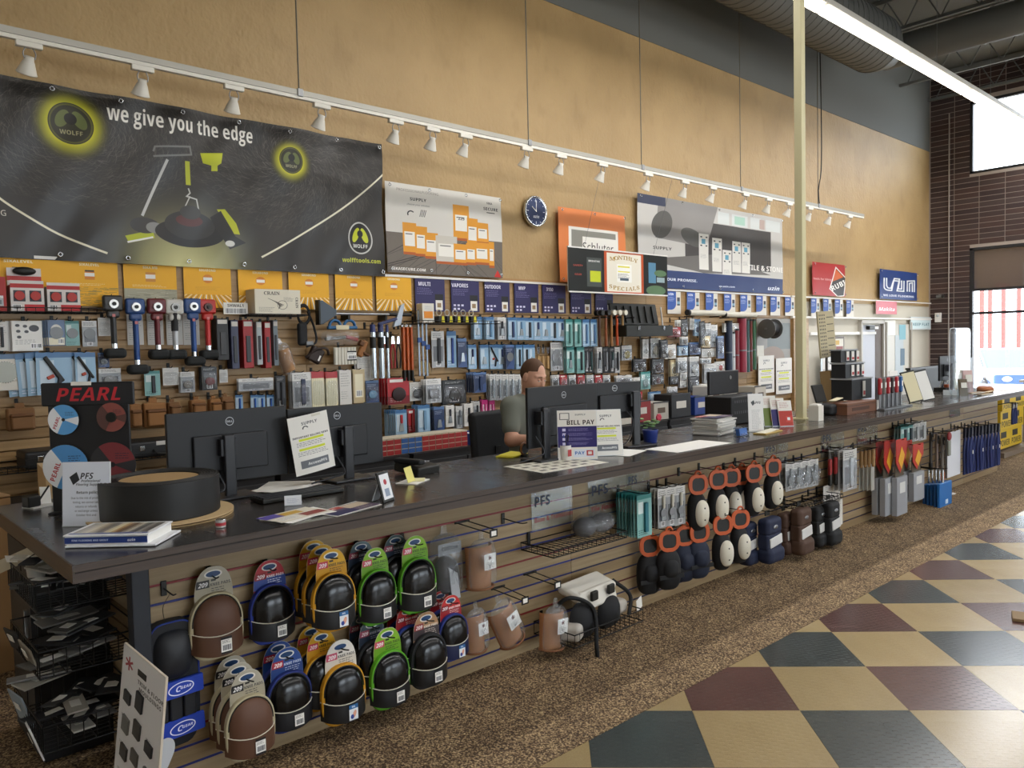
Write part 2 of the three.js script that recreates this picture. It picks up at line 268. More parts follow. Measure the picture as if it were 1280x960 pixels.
// ---------- service counter ----------
{
  const o = thing('service_counter', 'long dark laminate service counter with slatted front running down the shop', 'counter', [0, 0, 0]);
  const T = 0.062, x0 = 0.655, x1 = 12.6;
  const s = new THREE.Shape([[x0, -ZF], [x1, -ZF], [x1, -ZK], [1.42, -ZK], [1.42, 4.35], [x0, 4.35]].map((p) => new THREE.Vector2(...p)));
  const g = new THREE.ExtrudeGeometry(s, { depth: 0.006, bevelEnabled: false }); g.rotateX(-Math.PI / 2); g.translate(0, H - 0.006, 0); part(o, 'worktop', g, M.top, 'dark mottled glossy worktop');
  const s2 = new THREE.ExtrudeGeometry(s, { depth: T - 0.006, bevelEnabled: false }); s2.rotateX(-Math.PI / 2); s2.translate(0, H - T, 0); part(o, 'core', s2, mat(0x2a211b, 0.6));
  part(o, 'front_edge_strip', [metreBox(x1 - x0 + 0.012, T, 0.006, (x0 + x1) / 2, H - T / 2 + 0.0005, ZF + 0.003)], M.edge, 'brown wood-grain edge strip');
  part(o, 'end_edge_strip', [metreBox(0.006, T, 1.45, x0 - 0.003, H - T / 2 + 0.0005, ZF - 0.725)], M.edge);
  part(o, 'edge_groove', bx(x1 - x0, 0.004, 0.003, (x0 + x1) / 2, H - 0.026, ZF + 0.0065), mat(0x1a120c, 0.7));
  part(o, 'leg', rb(0.066, H - T, 0.066, 0.925, (H - T) / 2, -3.15, 0.005), mat(0x161b26, 0.5), 'dark blue-black steel leg');
  part(o, 'carcass', bx(10.4, H - T, 0.42, 6.25, (H - T) / 2, ZB - 0.24), mat(0x8f7a5a, 0.8));
  const xs = [0.985, 3.42, 5.86, 8.3, 10.2, 11.46], tops = 0.995, n = 13, cut = 0.9185;
  part(o, 'groove_backing', bx(10.46, 1.0, 0.004, 6.225, 0.5, ZB - 0.026), mat(0xa08a66, 0.9));
  for (let p = 0; p < xs.length - 1; p++) {
    const w = xs[p + 1] - xs[p] - 0.003, cx = (xs[p] + xs[p + 1]) / 2;
    for (let k = 0; k < n; k++) { // grooves at cut - k * GR
      const hi = k === 0 ? H - T : cut - (k - 1) * GR - 0.0055, lo = k === n - 1 ? 0.004 : cut - k * GR + 0.0055;
      part(o, 'slat', metreBox(w, hi - lo, 0.016, cx, (hi + lo) / 2, ZB - 0.008), M.slatGrey[(k * 5 + p * 7) % 3]);
    }
  }
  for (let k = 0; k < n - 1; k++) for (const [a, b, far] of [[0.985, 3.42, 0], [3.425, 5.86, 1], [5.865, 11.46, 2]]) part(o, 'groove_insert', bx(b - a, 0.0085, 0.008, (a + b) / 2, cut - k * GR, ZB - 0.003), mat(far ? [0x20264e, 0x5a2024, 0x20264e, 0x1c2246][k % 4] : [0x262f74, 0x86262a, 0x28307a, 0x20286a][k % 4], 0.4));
  // slatted end panel facing the left
  part(o, 'end_panel_backing', bx(0.01, 0.98, 0.52, 1.006, 0.51, -3.52), mat(0xa08a66, 0.9));
  for (let k = 0; k < 13; k++) part(o, 'slat', metreBox(0.014, GR - 0.011, 0.52, 0.988, 0.96 - k * GR, -3.52), M.slatGrey[k % 3]);
}
// ---------- knee pads ----------
function outline(w, h, pt = 2, pb = 3, n = 32) { const o = []; for (let i = 0; i < n; i++) { const a = i / n * 2 * Math.PI, c = Math.cos(a), s = Math.sin(a), p = s > 0 ? pt : pb; o.push([w / 2 * Math.sign(c) * Math.abs(c) ** (2 / p), h / 2 * Math.sign(s) * Math.abs(s) ** (2 / p)]); } return o; }
function dome(pts, D, e = 2.5, rings = 6, x = 0, y = 0, z = 0, wob = 0) {
  const n = pts.length, P = [], U = [], I = []; let mx = 0, my = 0; for (const p of pts) { mx = Math.max(mx, Math.abs(p[0])); my = Math.max(my, Math.abs(p[1])); }
  for (let k = 0; k <= rings; k++) { const s = Math.cos(k / rings * Math.PI / 2); for (const p of pts) { const q = k === rings ? 0.001 : s, b = wob && k ? 1 + wob * (rnd() - 0.5) : 1; P.push(x + p[0] * q, y + p[1] * q, z + D * b * (1 - q ** e) ** (1 / 1.6)); U.push(0.5 + p[0] * q / mx / 2, 0.5 + p[1] * q / my / 2); } }
  for (let k = 0; k < rings; k++) for (let i = 0; i < n; i++) { const a = k * n + i, b = k * n + (i + 1) % n; I.push(a, b, a + n, b, b + n, a + n); }
  const g = new THREE.BufferGeometry(); g.setAttribute('position', new THREE.Float32BufferAttribute(P, 3)); g.setAttribute('uv', new THREE.Float32BufferAttribute(U, 2)); g.setIndex(I); g.computeVertexNormals(); return g;
}
const shapeOf = (pts) => new THREE.Shape(pts.map((p) => new THREE.Vector2(...p)));
const tagMat = printed(64, 96, (g, w, h) => { g.fillStyle = '#f2f0ea'; g.fillRect(0, 0, w, h); g.fillStyle = '#16161a'; g.fillRect(0, 0, w, 14); lines(g, 6, 20, 50, 3, 6, '#444'); bar(g, 8, 44, 48, 34); g.fillStyle = '#16161a'; g.fillRect(0, 84, w, 12); });
const tagBlue = printed(64, 96, (g, w, h) => { g.fillStyle = '#e9eef2'; g.fillRect(0, 0, w, h); g.fillStyle = '#2d6aa3'; g.fillRect(0, 0, w, 26); words(g, 'GEL', 32, 13, 14, '#fff'); g.fillStyle = '#e2a489'; g.beginPath(); g.ellipse(38, 60, 12, 24, 0.4, 0, 7); g.fill(); g.fillStyle = '#31489a'; g.beginPath(); g.ellipse(22, 74, 12, 14, 0, 0, 7); g.fill(); });
const cardMat = (bg, hi, num, ink) => printed(128, 192, (g, w, h) => {
  g.fillStyle = bg; g.fillRect(0, 0, w, h); g.fillStyle = hi; g.fillRect(0, 58, w, 40); g.fillStyle = '#e8e6df'; g.beginPath(); g.ellipse(64, 24, 30, 13, 0, 0, 7); g.fill(); g.fillStyle = '#1c3f6b'; g.beginPath(); g.ellipse(64, 24, 24, 9, 0, 0, 7); g.fill();
  g.fillStyle = num; g.fillRect(6, 40, 44, 24); words(g, '209', 28, 53, 19, '#fff', { italic: true }); words(g, 'KNEE PADS', 86, 56, 13, ink); lines(g, 56, 68, 60, 4, 7, ink, 2); g.fillStyle = '#222'; g.fillRect(56, 40, 16, 6);
}, 0.35);
const PADKIND = {
  tan: { say: 'tan and brown leather', card: cardMat('#b3ad9c', '#a79f8a', '#15161a', '#333'), foam: mat(0xb5ab8c, 0.8), cap: mat(0x60402f, 0.55), strap: mat(0x5a3a26, 0.6) },
  blue: { say: 'blue trimmed black', card: cardMat('#2e4f94', '#23417f', '#a8273a', '#dfe6f2'), foam: mat(0x1c2c74, 0.7), cap: mat(0x0d0e10, 0.22), strap: mat(0x101218, 0.5) },
  redcard: { say: 'blue trimmed black red-carded', card: cardMat('#b02634', '#27418a', '#8b1722', '#fff'), foam: mat(0x1b2f86, 0.7), cap: mat(0x0c0d10, 0.22), strap: mat(0x101115, 0.5) },
  yellow: { say: 'yellow trimmed black', card: cardMat('#d8a626', '#c8941f', '#c43a55', '#222'), foam: mat(0xc98f10, 0.7), cap: mat(0x0c0d0f, 0.22), strap: mat(0x101114, 0.5) },
  white: { say: 'yellow trimmed black white-carded', card: cardMat('#e6e3dc', '#d8d2c6', '#c95470', '#333'), foam: mat(0xc98f10, 0.7), cap: mat(0x0c0d0f, 0.22), strap: mat(0x101114, 0.5) },
  green: { say: 'lime green trimmed black', card: cardMat('#83b72d', '#6a9e24', '#c74a62', '#1d2a10'), foam: mat(0x5aa61c, 0.7), cap: mat(0x0c0d0f, 0.22), strap: mat(0x101114, 0.5) },
  dark: { say: 'black dark-carded', card: cardMat('#4a5f66', '#2c3a4d', '#a84d63', '#dde'), foam: mat(0x15171b, 0.7), cap: mat(0x0c0d0f, 0.25), strap: mat(0x101114, 0.5) },
  red: { say: 'blue trimmed black crimson-carded', card: cardMat('#c22a2c', '#9b1c22', '#7a1420', '#fff'), foam: mat(0x182c7a, 0.7), cap: mat(0x0c0d10, 0.22), strap: mat(0x0f1a44, 0.5) },
  bronze: { say: 'plain black brown-carded', card: cardMat('#a8825f', '#3a3033', '#8c2f33', '#f2e8da'), foam: mat(0x17181b, 0.7), cap: mat(0x0c0d0f, 0.22), strap: mat(0x101114, 0.45) },
};
const padGeo = (() => {
  const o = outline(0.2, 0.25, 2.3, 3.4), base = ext(shapeOf(o), 0.016, 0, 0.125, -0.01, 0.005), cap = dome(outline(0.184, 0.212, 2.15, 4), 0.042, 2.6, 7, 0, 0.138, 0.009);
  const band = []; for (let i = 0; i <= 12; i++) { const a = (i / 12 - 0.5) * 2; band.push([a * 0.107, 0.072 - 0.02 * (1 - a * a), -0.012 + 0.068 * Math.sqrt(Math.max(0, 1 - a * a * 0.985))]); }
  const P = [], I = [], U = []; band.forEach((p, i) => { for (const [dy, k] of [[0.046, 0.94], [0, 1.02], [-0.034, 0.96]]) { P.push(p[0], p[1] + dy, p[2] * k); U.push(i / 12, dy * 8); } }); for (let i = 0; i < 12; i++) for (let j = 0; j < 2; j++) { const a = i * 3 + j; I.push(a, a + 1, a + 3, a + 1, a + 4, a + 3); }
  const strap = new THREE.BufferGeometry(); strap.setAttribute('position', new THREE.Float32BufferAttribute(P, 3)); strap.setAttribute('uv', new THREE.Float32BufferAttribute(U, 2)); strap.setIndex(I); strap.computeVertexNormals();
  const pipe = tube(band.map((p) => [p[0], p[1] + 0.046, p[2] * 0.94]), 0.0022, 12, 5);
  const card = ext(shapeOf(outline(0.15, 0.24, 2.4, 6)), 0.0016, 0, 0.235, -0.014); const cardFace = new THREE.ShapeGeometry(shapeOf(outline(0.149, 0.238, 2.4, 6)), 10);
  { const p = cardFace.attributes.position, u = cardFace.attributes.uv; for (let i = 0; i < p.count; i++) u.setXY(i, 0.5 + p.getX(i) / 0.15, 0.5 + p.getY(i) / 0.24); cardFace.translate(0, 0.235, -0.0118); }
  return { base, cap, strap, pipe, card, cardFace, tag: face(0.042, 0.066, 0.014, 0.06, 0.0605), trim: tube([...outline(0.188, 0.216, 2.15, 4).map((p) => [p[0], p[1] + 0.138, 0.011])].slice(0, 17), 0.0028, 30, 5) };
})();
function kneePad(kind, label, group, pos, turn = 0, tag = tagMat) {
  const k = PADKIND[kind], o = thing('knee_pad', label, 'knee pad', pos, turn, group);
  part(o, 'foam_base', padGeo.base, k.foam); part(o, 'cap', padGeo.cap, k.cap); part(o, 'strap', padGeo.strap, k.strap); part(o, 'piping', padGeo.pipe, mat(0xd8d2c0, 0.7)); part(o, 'trim', padGeo.trim, kind === 'tan' ? mat(0x22201c, 0.7) : k.strap);
  const c = part(o, 'header_card', padGeo.card, mat(0xcfc8ba, 0.8)); part(c, 'card_print', padGeo.cardFace, k.card); part(o, 'price_tag', padGeo.tag, tag);
  return o;
}
function pegHook(x, y, z0, len, label, group, zs = ZB) {
  const o = thing('peg_hook', label.split(' ').slice(0, 16).join(' '), 'hook', [x, y, z0 ?? zs], 0, group);
  part(o, 'bracket', rb(0.022, 0.06, 0.008, 0, 0, 0.005, 0.002), M.black); part(o, 'prong', tube([[0, 0, 0.008], [0, -0.004, len * 0.8], [0, 0.006, len]], 0.0032, 10, 6), M.wire); return o;
}
// kind, x and y of the front pad in the picture (its middle), how many hang one behind the other, wording
function padStack(kind, x, y, n, label, tag, s = 1, zf) {
  const front = zf ?? ZB + 0.06 + (n - 1) * 0.078, p = atZ(x, y, front);
  for (let i = 0; i < n; i++) { const z = front - i * 0.078, o = kneePad(kind, n > 1 ? (i === 0 ? 'front ' : i === n - 1 ? 'rear ' : 'middle ') + label : label, n > 1 ? label.split(' ').slice(0, 6).join(' ') + ' stack' : undefined, [p.x + rnd(-0.006, 0.006), p.y - 0.175 * s + i * 0.006, z], rnd(-0.03, 0.03), tag); o.scale.setScalar(s); }
  pegHook(p.x, p.y + 0.145 * s, ZB, Math.max(0.1, front - ZB + 0.05), 'black peg hook holding the ' + label.split(' ').slice(0, 9).join(' '));
}
padStack('tan', 269, 766, 1, 'single tan and brown knee pad high on the counter front near the dark leg', tagMat, 1.06);
padStack('redcard', 340, 752, 1, 'black knee pad with a red and blue header card', tagMat, 1);
padStack('yellow', 416, 738, 3, 'yellow knee pad in the upper stack of three', tagBlue, 1);
padStack('dark', 453, 722, 1, 'dark knee pad with a green-grey card behind the lime pad of the upper row', tagMat, 0.95, ZB + 0.05);
padStack('green', 471, 733, 1, 'lime green knee pad beside the upper yellow stack', tagMat, 1.0, ZB + 0.13);
padStack('dark', 498, 712, 1, 'dark knee pad half hidden behind the highest lime green pad', tagMat, 0.95, ZB + 0.05);
padStack('green', 522, 718, 1, 'lime green knee pad beside the bagged black pad', tagMat, 1.05, ZB + 0.13);
padStack('tan', 312, 893, 3, 'tan and brown knee pad in the lower stack of three', tagMat, 1.0);
padStack('blue', 361, 862, 2, 'blue-carded black knee pad in the lower stack of two', tagMat, 1);
padStack('yellow', 404, 838, 2, 'yellow knee pad behind the white-carded pad of the lower row', tagBlue, 0.98, ZB + 0.12);
padStack('white', 430, 852, 1, 'yellow and black knee pad with a white header card', tagBlue, 1.04, ZB + 0.19);
padStack('dark', 468, 820, 2, 'grey-carded black knee pad behind the lower lime green pad', tagMat, 0.98, ZB + 0.12);
padStack('green', 487, 835, 1, 'lime green knee pad in the lower row', tagMat, 1.04, ZB + 0.19);
padStack('red', 512, 800, 2, 'crimson-carded knee pad behind the brown-carded pad', tagMat, 0.92, ZB + 0.12);
padStack('bronze', 536, 812, 1, 'plain black knee pad with a brown and dark header card', tagMat, 1.02, ZB + 0.19);
padStack('red', 566, 785, 2, 'crimson-carded knee pad at the right end of the lower row', tagBlue, 0.92, ZB + 0.15);
{ // tall blue and black strapped pad beside the leg
  const p = atZ(218, 855, ZB + 0.05), o = thing('strapped_knee_pad', 'tall black knee pad with two bright blue straps beside the dark leg', 'knee pad', [p.x, p.y - 0.25, ZB + 0.01]);
  part(o, 'shell', [ext(shapeOf(outline(0.19, 0.5, 4, 4)), 0.03, 0, 0.25, 0, 0.008)], mat(0x1d1f24, 0.7)); part(o, 'piping', tube([...outline(0.2, 0.5, 4, 4).map((q) => [q[0], q[1] + 0.25, 0.036])].slice(0, 18), 0.004, 40, 5), mat(0x1d3a9a, 0.6));
  part(o, 'knee_cup', dome(outline(0.15, 0.2, 3, 3), 0.045, 2.4, 6, 0, 0.37, 0.035), mat(0x25272c, 0.5)); for (const x of [-0.055, 0, 0.055]) part(o, 'shin_rib', rb(0.05, 0.1, 0.02, x, 0.155, 0.045, 0.008), mat(0x1a1b1f, 0.6));
  const sm = printed(256, 96, (g, w, h) => { g.fillStyle = '#1d3fae'; g.fillRect(0, 0, w, h); g.strokeStyle = '#eef'; g.lineWidth = 6; g.beginPath(); g.ellipse(150, 48, 62, 34, -0.1, 0, 7); g.stroke(); words(g, 'C', 132, 48, 44, '#eef', { italic: true }); words(g, 'GEAR', 172, 46, 22, '#eef', { italic: true }); }, 0.7);
  for (const [y, t] of [[0.235, 0.02], [0.075, 0.05]]) { const b = part(o, 'strap', rb(0.215, 0.07, 0.02, 0, y, 0.055, 0.006, 0, 0, t), mat(0x1d3fae, 0.8), 'bright blue strap'); part(b, 'badge', face(0.2, 0.066, 0, y, 0.0655, 0, 0, t), sm); }
  part(o, 'hang_tag', [ext(shapeOf(outline(0.09, 0.14, 2, 6)), 0.0015, -0.07, 0.0, 0.075, 0, 0.2, 0, -0.35)], mat(0xd9dde2, 0.6)); part(o, 'cord', tube([[-0.02, 0.5, 0.02], [-0.03, 0.57, 0.04], [-0.01, 0.62, 0.06]], 0.0012, 8, 4), M.black);
  pegHook(p.x - 0.01, p.y + 0.38, ZB, 0.14, 'black peg hook above the tall blue and black knee pad');
}
{ // white sample board leaning at the leg
  const a = atX(150, 801, 0.83), b = atX(187, 829, 0.8), w = Math.abs(b.z - a.z) + 0.01, o = thing('sample_board', 'white sample board with dark trim swatches leaning against the dark leg', 'sample board', [0.76, 0.02, (a.z + b.z) / 2 + 0.02], -Math.PI / 2);
  const h = a.y - 0.02, sm = printed(256, 768, (g, W, Hh) => { g.fillStyle = '#e4e3e4'; g.fillRect(0, 0, W, Hh); g.fillStyle = '#a02a34'; for (let i = 0; i < 6; i++) { g.save(); g.translate(44, 60); g.rotate(i * 1.05); g.fillRect(-4, 0, 8, 26); g.restore(); } words(g, 'TRIM & FLOOR', 180, 96, 22, '#444'); words(g, 'MOULDINGS', 180, 120, 22, '#444'); for (let r = 0; r < 5; r++) for (let c = 0; c < 3; c++) lines(g, 20 + c * 78, 262 + r * 104, 40, 2, 6, '#777'); });
  const tilt = new THREE.Group(); tilt.name = 'panel'; o.add(tilt); tilt.rotation.x = -0.12;
  part(tilt, 'board', bx(w, h, 0.008, 0, h / 2, 0), mat(0xcfc3b0, 0.7)); part(tilt, 'print', face(w - 0.002, h - 0.002, 0, h / 2, 0.0046), sm);
  part(tilt, 'hang_slot', rb(w * 0.2, h * 0.03, 0.003, 0, h * 0.92, 0.005, 0.003), M.black);
  for (let r = 0; r < 6; r++) for (let c = 0; c < 3; c++) if (rnd() > 0.12) part(tilt, 'swatch', bx(w * 0.15, h * rnd(0.05, 0.085), 0.008, (c - 1) * w * 0.28 + rnd(-1, 1) * 0.01, h * (0.76 - r * 0.135 + (c === 1 ? 0.03 : 0)), 0.008, 0, 0, -0.1), mat(pick([0x3a3733, 0x55514a, 0x24252a, 0x6b6a66]), 0.5));
}
// ---------- wire baskets ----------
function wireBasket(label, pos, turn, w, d, h, n, m, group) {
  const o = thing('wire_basket', label, 'basket', pos, turn, group), R = 0.0028, rim = [], grid = [];
  for (const y of [0, h]) rim.push([[-w / 2, y, 0], [w / 2, y, 0]], [[-w / 2, y, d], [w / 2, y, d]], [[-w / 2, y, 0], [-w / 2, y, d]], [[w / 2, y, 0], [w / 2, y, d]]);
  for (let i = 0; i <= n; i++) { const x = -w / 2 + w * i / n; grid.push([[x, 0, 0], [x, 0, d]], [[x, 0, d], [x, h, d]]); }
  for (let i = 0; i <= m; i++) { const z = d * i / m; grid.push([[-w / 2, 0, z], [-w / 2, h, z]], [[w / 2, 0, z], [w / 2, h, z]]); if (i % 2 === 0) grid.push([[-w / 2, 0, z], [w / 2, 0, z]]); }
  part(o, 'rim', bars(rim, R * 1.3), M.wire); part(o, 'wire_grid', bars(grid, R * 0.8, 4), M.wire); for (const s of [-1, 1]) part(o, 'hook_plate', bx(0.02, 0.08, 0.006, s * w * 0.4, h + 0.01, 0), M.wire); return o;
}
{ // three baskets of samples on the end of the counter
  const names = ['top', 'middle', 'lowest'];
  [0.83, 0.58, 0.3].forEach((y, k) => {
    wireBasket(names[k] + ' black wire basket of samples on the counter end', [0.97, y, -3.52], -Math.PI / 2, 0.5, 0.36, 0.1, 14, 8);
    for (let i = 0; i < 13; i++) {
      const o = thing('flooring_sample', 'loose flooring sample heaped in the ' + names[k] + ' basket on the counter end', 'sample', [0.97 - rnd(0.07, 0.3), y + 0.012 + i * 0.012, -3.52 + rnd(-0.17, 0.17)], rnd(0, 3), 'samples in the ' + names[k] + ' basket');
      const c = pick([0x3c3f42, 0x1c1d20, 0x8f8f8d, 0x55544f, 0xb9b4a8, 0x26282c, 0x2a2c2e, 0xc8c6c0]), w = rnd(0.12, 0.24), d = rnd(0.06, 0.1); part(o, 'chip', bx(w, 0.007, d, 0, 0, 0, rnd(-0.1, 0.1), 0, rnd(-0.1, 0.1)), mat(c, 0.55)); part(o, 'label_strip', bx(w * 0.4, 0.0015, d * 0.5, 0, 0.005, 0), M.paper);
    }
  });
  [[25, 735, 0.5], [195, 460, 0], [40, 850, 0.2], [62, 805, 0.6], [25, 895, 0.3], [35, 935, 0.1]].forEach(([x, y], i) => { if (i === 1) return; const p = V([[0.62, 0.94, -3.7], 0, [0.6, 0.63, -3.66], [0.6, 0.64, -3.4], [0.6, 0.37, -3.6], [0.6, 0.32, -3.38]][i]), o = thing('sample_swatch', ['long cream sample swatch sticking out of the top basket', '', 'black sample swatch hanging low at the left edge', 'grey taupe sample swatch in front of the middle basket', 'pale blue sample swatch hanging at the left edge', 'white price sheet hanging under the lowest basket'][i], 'sample', [p.x, p.y, p.z], [-0.9, 0, -1.4, -1.5, -1.4, -1.6][i]); part(o, 'chip', bx(i === 0 ? 0.22 : 0.13, i > 3 ? 0.14 : i ? 0.09 : 0.05, 0.006, 0, 0, 0, 0.3, 0, i === 0 ? 0.4 : rnd(-0.2, 0.2)), mat([0xc9bfa6, 0, 0x202124, 0x8d8578, 0x9aa8b4, 0xd9d9d8][i], 0.6)); part(o, 'tag', bx(0.05, 0.03, 0.002, 0, 0.01, 0.012, 0.3), M.paper); });
}
{ const o = thing('added_dark_box', 'added black box that darkens the space under the left counter return', 'cabinet', [1.06, 0.003, -4.08]); part(o, 'carcass', bx(0.68, 0.98, 0.46, 0, 0.49, 0), mat(0x121214, 0.6)); const d = part(o, 'door', bx(0.02, 0.9, 0.42, -0.351, 0.49, 0), mat(0x17171a, 0.5)); part(d, 'handle', bx(0.015, 0.12, 0.015, -0.368, 0.6, 0.15), M.steel);  // black box added to darken the space below the left return
  const c = thing('cup_stack', 'short stack of white paper cups in the top basket at the counter end', 'cups', [0.7, 0.835, -3.72]); for (let i = 0; i < 4; i++) part(c, 'cup', lathe([[0, 0], [0.03, 0], [0.038, 0.09], [0.036, 0.09], [0.028, 0.004], [0, 0.004]], 0, i * 0.014, 0, 18), mat(0xd8d8d4, 0.5)); }
// ---------- bagged and hooked goods along the slats ----------
function scanHook(px, py, len, label) { const p = atZ(px, py, ZB), o = thing('display_hook', label, 'hook', [p.x, p.y, ZB]); part(o, 'bracket', rb(0.1, 0.012, 0.008, 0, 0, 0.004, 0.002), M.black); part(o, 'prong', [tube([[-0.04, 0, 0.006], [-0.04, -0.012, len]], 0.003, 1), tube([[0.03, 0, 0.006], [-0.03, 0.01, len]], 0.003, 1)], M.wire); const t = part(o, 'price_plate', bx(0.05, 0.04, 0.003, -0.036, -0.008, len), M.black); part(t, 'price_slip', face(0.032, 0.024, -0.036, -0.008, len + 0.0022), M.paper); return o; }
scanHook(577, 652, 0.3, 'empty black scan hook with a price plate above the bagged leather pads');
scanHook(622, 734, 0.26, 'black scan hook with a price plate holding the tilted leather pad');
scanHook(662, 716, 0.26, 'black scan hook with a price plate left of the white shelled kneeler');
pegHook(atZ(628, 648, ZB).x, atZ(628, 648, ZB).y, ZB, 0.2, 'empty black peg hook left of the clear base and transitions sign');
function bag(o, w, h, d, top = 0.05) { const f = outline(w, h, 3.5, 4.5, 28); part(o, 'bag', [dome(f, d, 3, 5, 0, h / 2, 0, 0.18), dome(f, -0.01, 3, 3, 0, h / 2, 0)], M.film, 'crinkled clear plastic bag'); part(o, 'bag_neck', [ext([[-w * 0.12, 0], [w * 0.12, 0], [w * 0.07, top], [-w * 0.07, top]], 0.004, 0, h - 0.01, 0)], M.film); }
const bagLabel = printed(96, 96, (g, w, h) => { g.fillStyle = '#f0eee8'; g.fillRect(0, 0, w, h); for (let i = 0; i < 6; i++) { g.save(); g.translate(48, 26); g.rotate(i * 1.05); g.fillStyle = '#5b3030'; g.fillRect(-3, 0, 6, 15); g.restore(); } lines(g, 14, 52, 70, 5, 8, '#555'); });
function leatherPad(x, y, w, h, tilt, label, z = ZB + 0.12) {
  const p = atZ(x, y, z), o = thing('leather_pad', label, 'knee pad', [p.x, p.y - h / 2, z], 0); o.rotation.z = tilt;
  const c = new THREE.CylinderGeometry(w * 0.52, w * 0.46, h * 0.82, 20, 1, true, -1.7, 3.4); part(o, 'leather_cup', c.scale(1, 1, 0.75).translate(0, h * 0.45, -0.03), mat(0xa9764d, 0.7), 'tan leather cup'); part(o, 'rim', torus(w * 0.49, 0.006, 0, h * 0.045, -0.03, Math.PI / 2, 0, -0.1, 3.3), mat(0x7d5132, 0.7)); part(o, 'label', face(w * 0.5, w * 0.52, 0.012, h * 0.58, w * 0.4 - 0.008), bagLabel); bag(o, w * 1.08, h, w * 0.42);
}
leatherPad(602, 705, 0.16, 0.27, 0, 'bagged tan leather pad hanging highest, beside the bagged black pad');
leatherPad(597, 788, 0.13, 0.24, 0.05, 'narrow bagged tan leather pad below the highest one');
leatherPad(643, 772, 0.16, 0.27, 0.42, 'tilted bagged tan leather pad with its open rim showing', ZB + 0.17);
leatherPad(691, 785, 0.16, 0.25, -0.08, 'bagged pinkish leather pad hanging lowest, beside the white shelled kneeler', ZB + 0.2);
{ const p = atZ(563, 712, ZB + 0.07), o = thing('bagged_pad', 'black and silver knee pad sealed in a clear bag', 'knee pad', [p.x, p.y - 0.18, ZB + 0.02]); part(o, 'pad', dome(outline(0.17, 0.22, 2, 3.5), 0.06, 2.5, 6, 0, 0.14, 0.005), mat(0x202226, 0.5)); part(o, 'insert', [ext([[-0.02, 0.03], [0.035, 0.03], [0.02, 0.16], [-0.035, 0.2]], 0.006, 0.01, 0, 0.066)], mat(0xb9bdc2, 0.4)); part(o, 'header', face(0.15, 0.06, 0, 0.29, 0.05), printed(128, 48, (g, w, h) => { g.fillStyle = '#8d9296'; g.fillRect(0, 0, w, h); words(g, 'CUSTOM', 64, 22, 22, '#2a2d33'); })); bag(o, 0.21, 0.36, 0.075); }
{ const p = atZ(690, 672, ZB); wireBasket('empty shallow black wire tray below the clear base and transitions sign', [p.x + 0.05, p.y - 0.02, ZB + 0.01], 0, 0.62, 0.26, 0.04, 16, 6); }
{ const p = atZ(745, 668, ZB + 0.12), o = thing('bagged_pads', 'grey pads in a crumpled clear bag lying on the wire tray', 'knee pad', [p.x, p.y + 0.0, ZB + 0.09]); for (const s of [-0.1, 0.06]) part(o, 'pad', sp(0.07, s, 0.062, 0.03, 1.15, 0.85, 0.9), mat(0x55565a, 0.6)); part(o, 'bag', [sp(0.1, -0.02, 0.072, 0.03, 1.75, 0.72, 0.95, 14)], M.film); }
{ // white shelled kneeler in a wire basket
  const p = atZ(726, 776, ZB + 0.1); wireBasket('black wire basket carrying the white shelled kneeler', [p.x, p.y - 0.02, ZB + 0.01], 0, 0.6, 0.32, 0.07, 14, 6);
  const o = thing('kneeler', 'white and black strapped kneeler lying in the wire basket', 'knee pad', [p.x, p.y, ZB + 0.14], 0.1); o.scale.setScalar(1.12);
  part(o, 'shell', [rb(0.34, 0.05, 0.15, 0.02, 0.185, 0, 0.02, 0.3), rb(0.3, 0.1, 0.04, 0.02, 0.15, 0.06, 0.015, -0.3)], mat(0xd9d5ca, 0.45), 'cream white hard shell'); for (const q of [dome(outline(0.2, 0.2, 2.5, 3), 0.07, 2, 6, -0.12, 0.06, 0.06), dome(outline(0.18, 0.18, 2.5, 3), 0.06, 2, 6, 0.1, 0.05, 0.07)]) part(o, 'foam_cup', q, mat(0x16171a, 0.8)); for (const q of [rb(0.12, 0.09, 0.12, -0.2, 0.03, 0.06, 0.03, 0, 0.4), rb(0.1, 0.08, 0.1, 0.2, 0.05, 0.06, 0.03)]) part(o, 'side_shell', q, mat(0xb4aea4, 0.5)); part(o, 'strap', [tube([[-0.25, 0.15, 0], [-0.22, 0.2, 0.06], [-0.1, 0.13, 0.12], [-0.14, -0.05, 0.17], [-0.1, -0.17, 0.15]], 0.011, 30), tube([[0.22, 0.18, 0.02], [0.27, 0.1, 0.1], [0.2, 0.02, 0.14]], 0.011, 20), tube([[-0.1, -0.17, 0.15], [-0.19, -0.19, 0.14], [-0.2, -0.1, 0.15]], 0.008, 16)], mat(0x111214, 0.8)); for (const s of [-0.05, 0.1]) part(o, 'buckle', rb(0.055, 0.05, 0.02, s, 0.175, 0.095, 0.008), M.black); part(o, 'hang_tag', bx(0.06, 0.07, 0.002, 0.3, 0.05, 0.14, 0.1, 0.1, 0.3), M.paper);
}
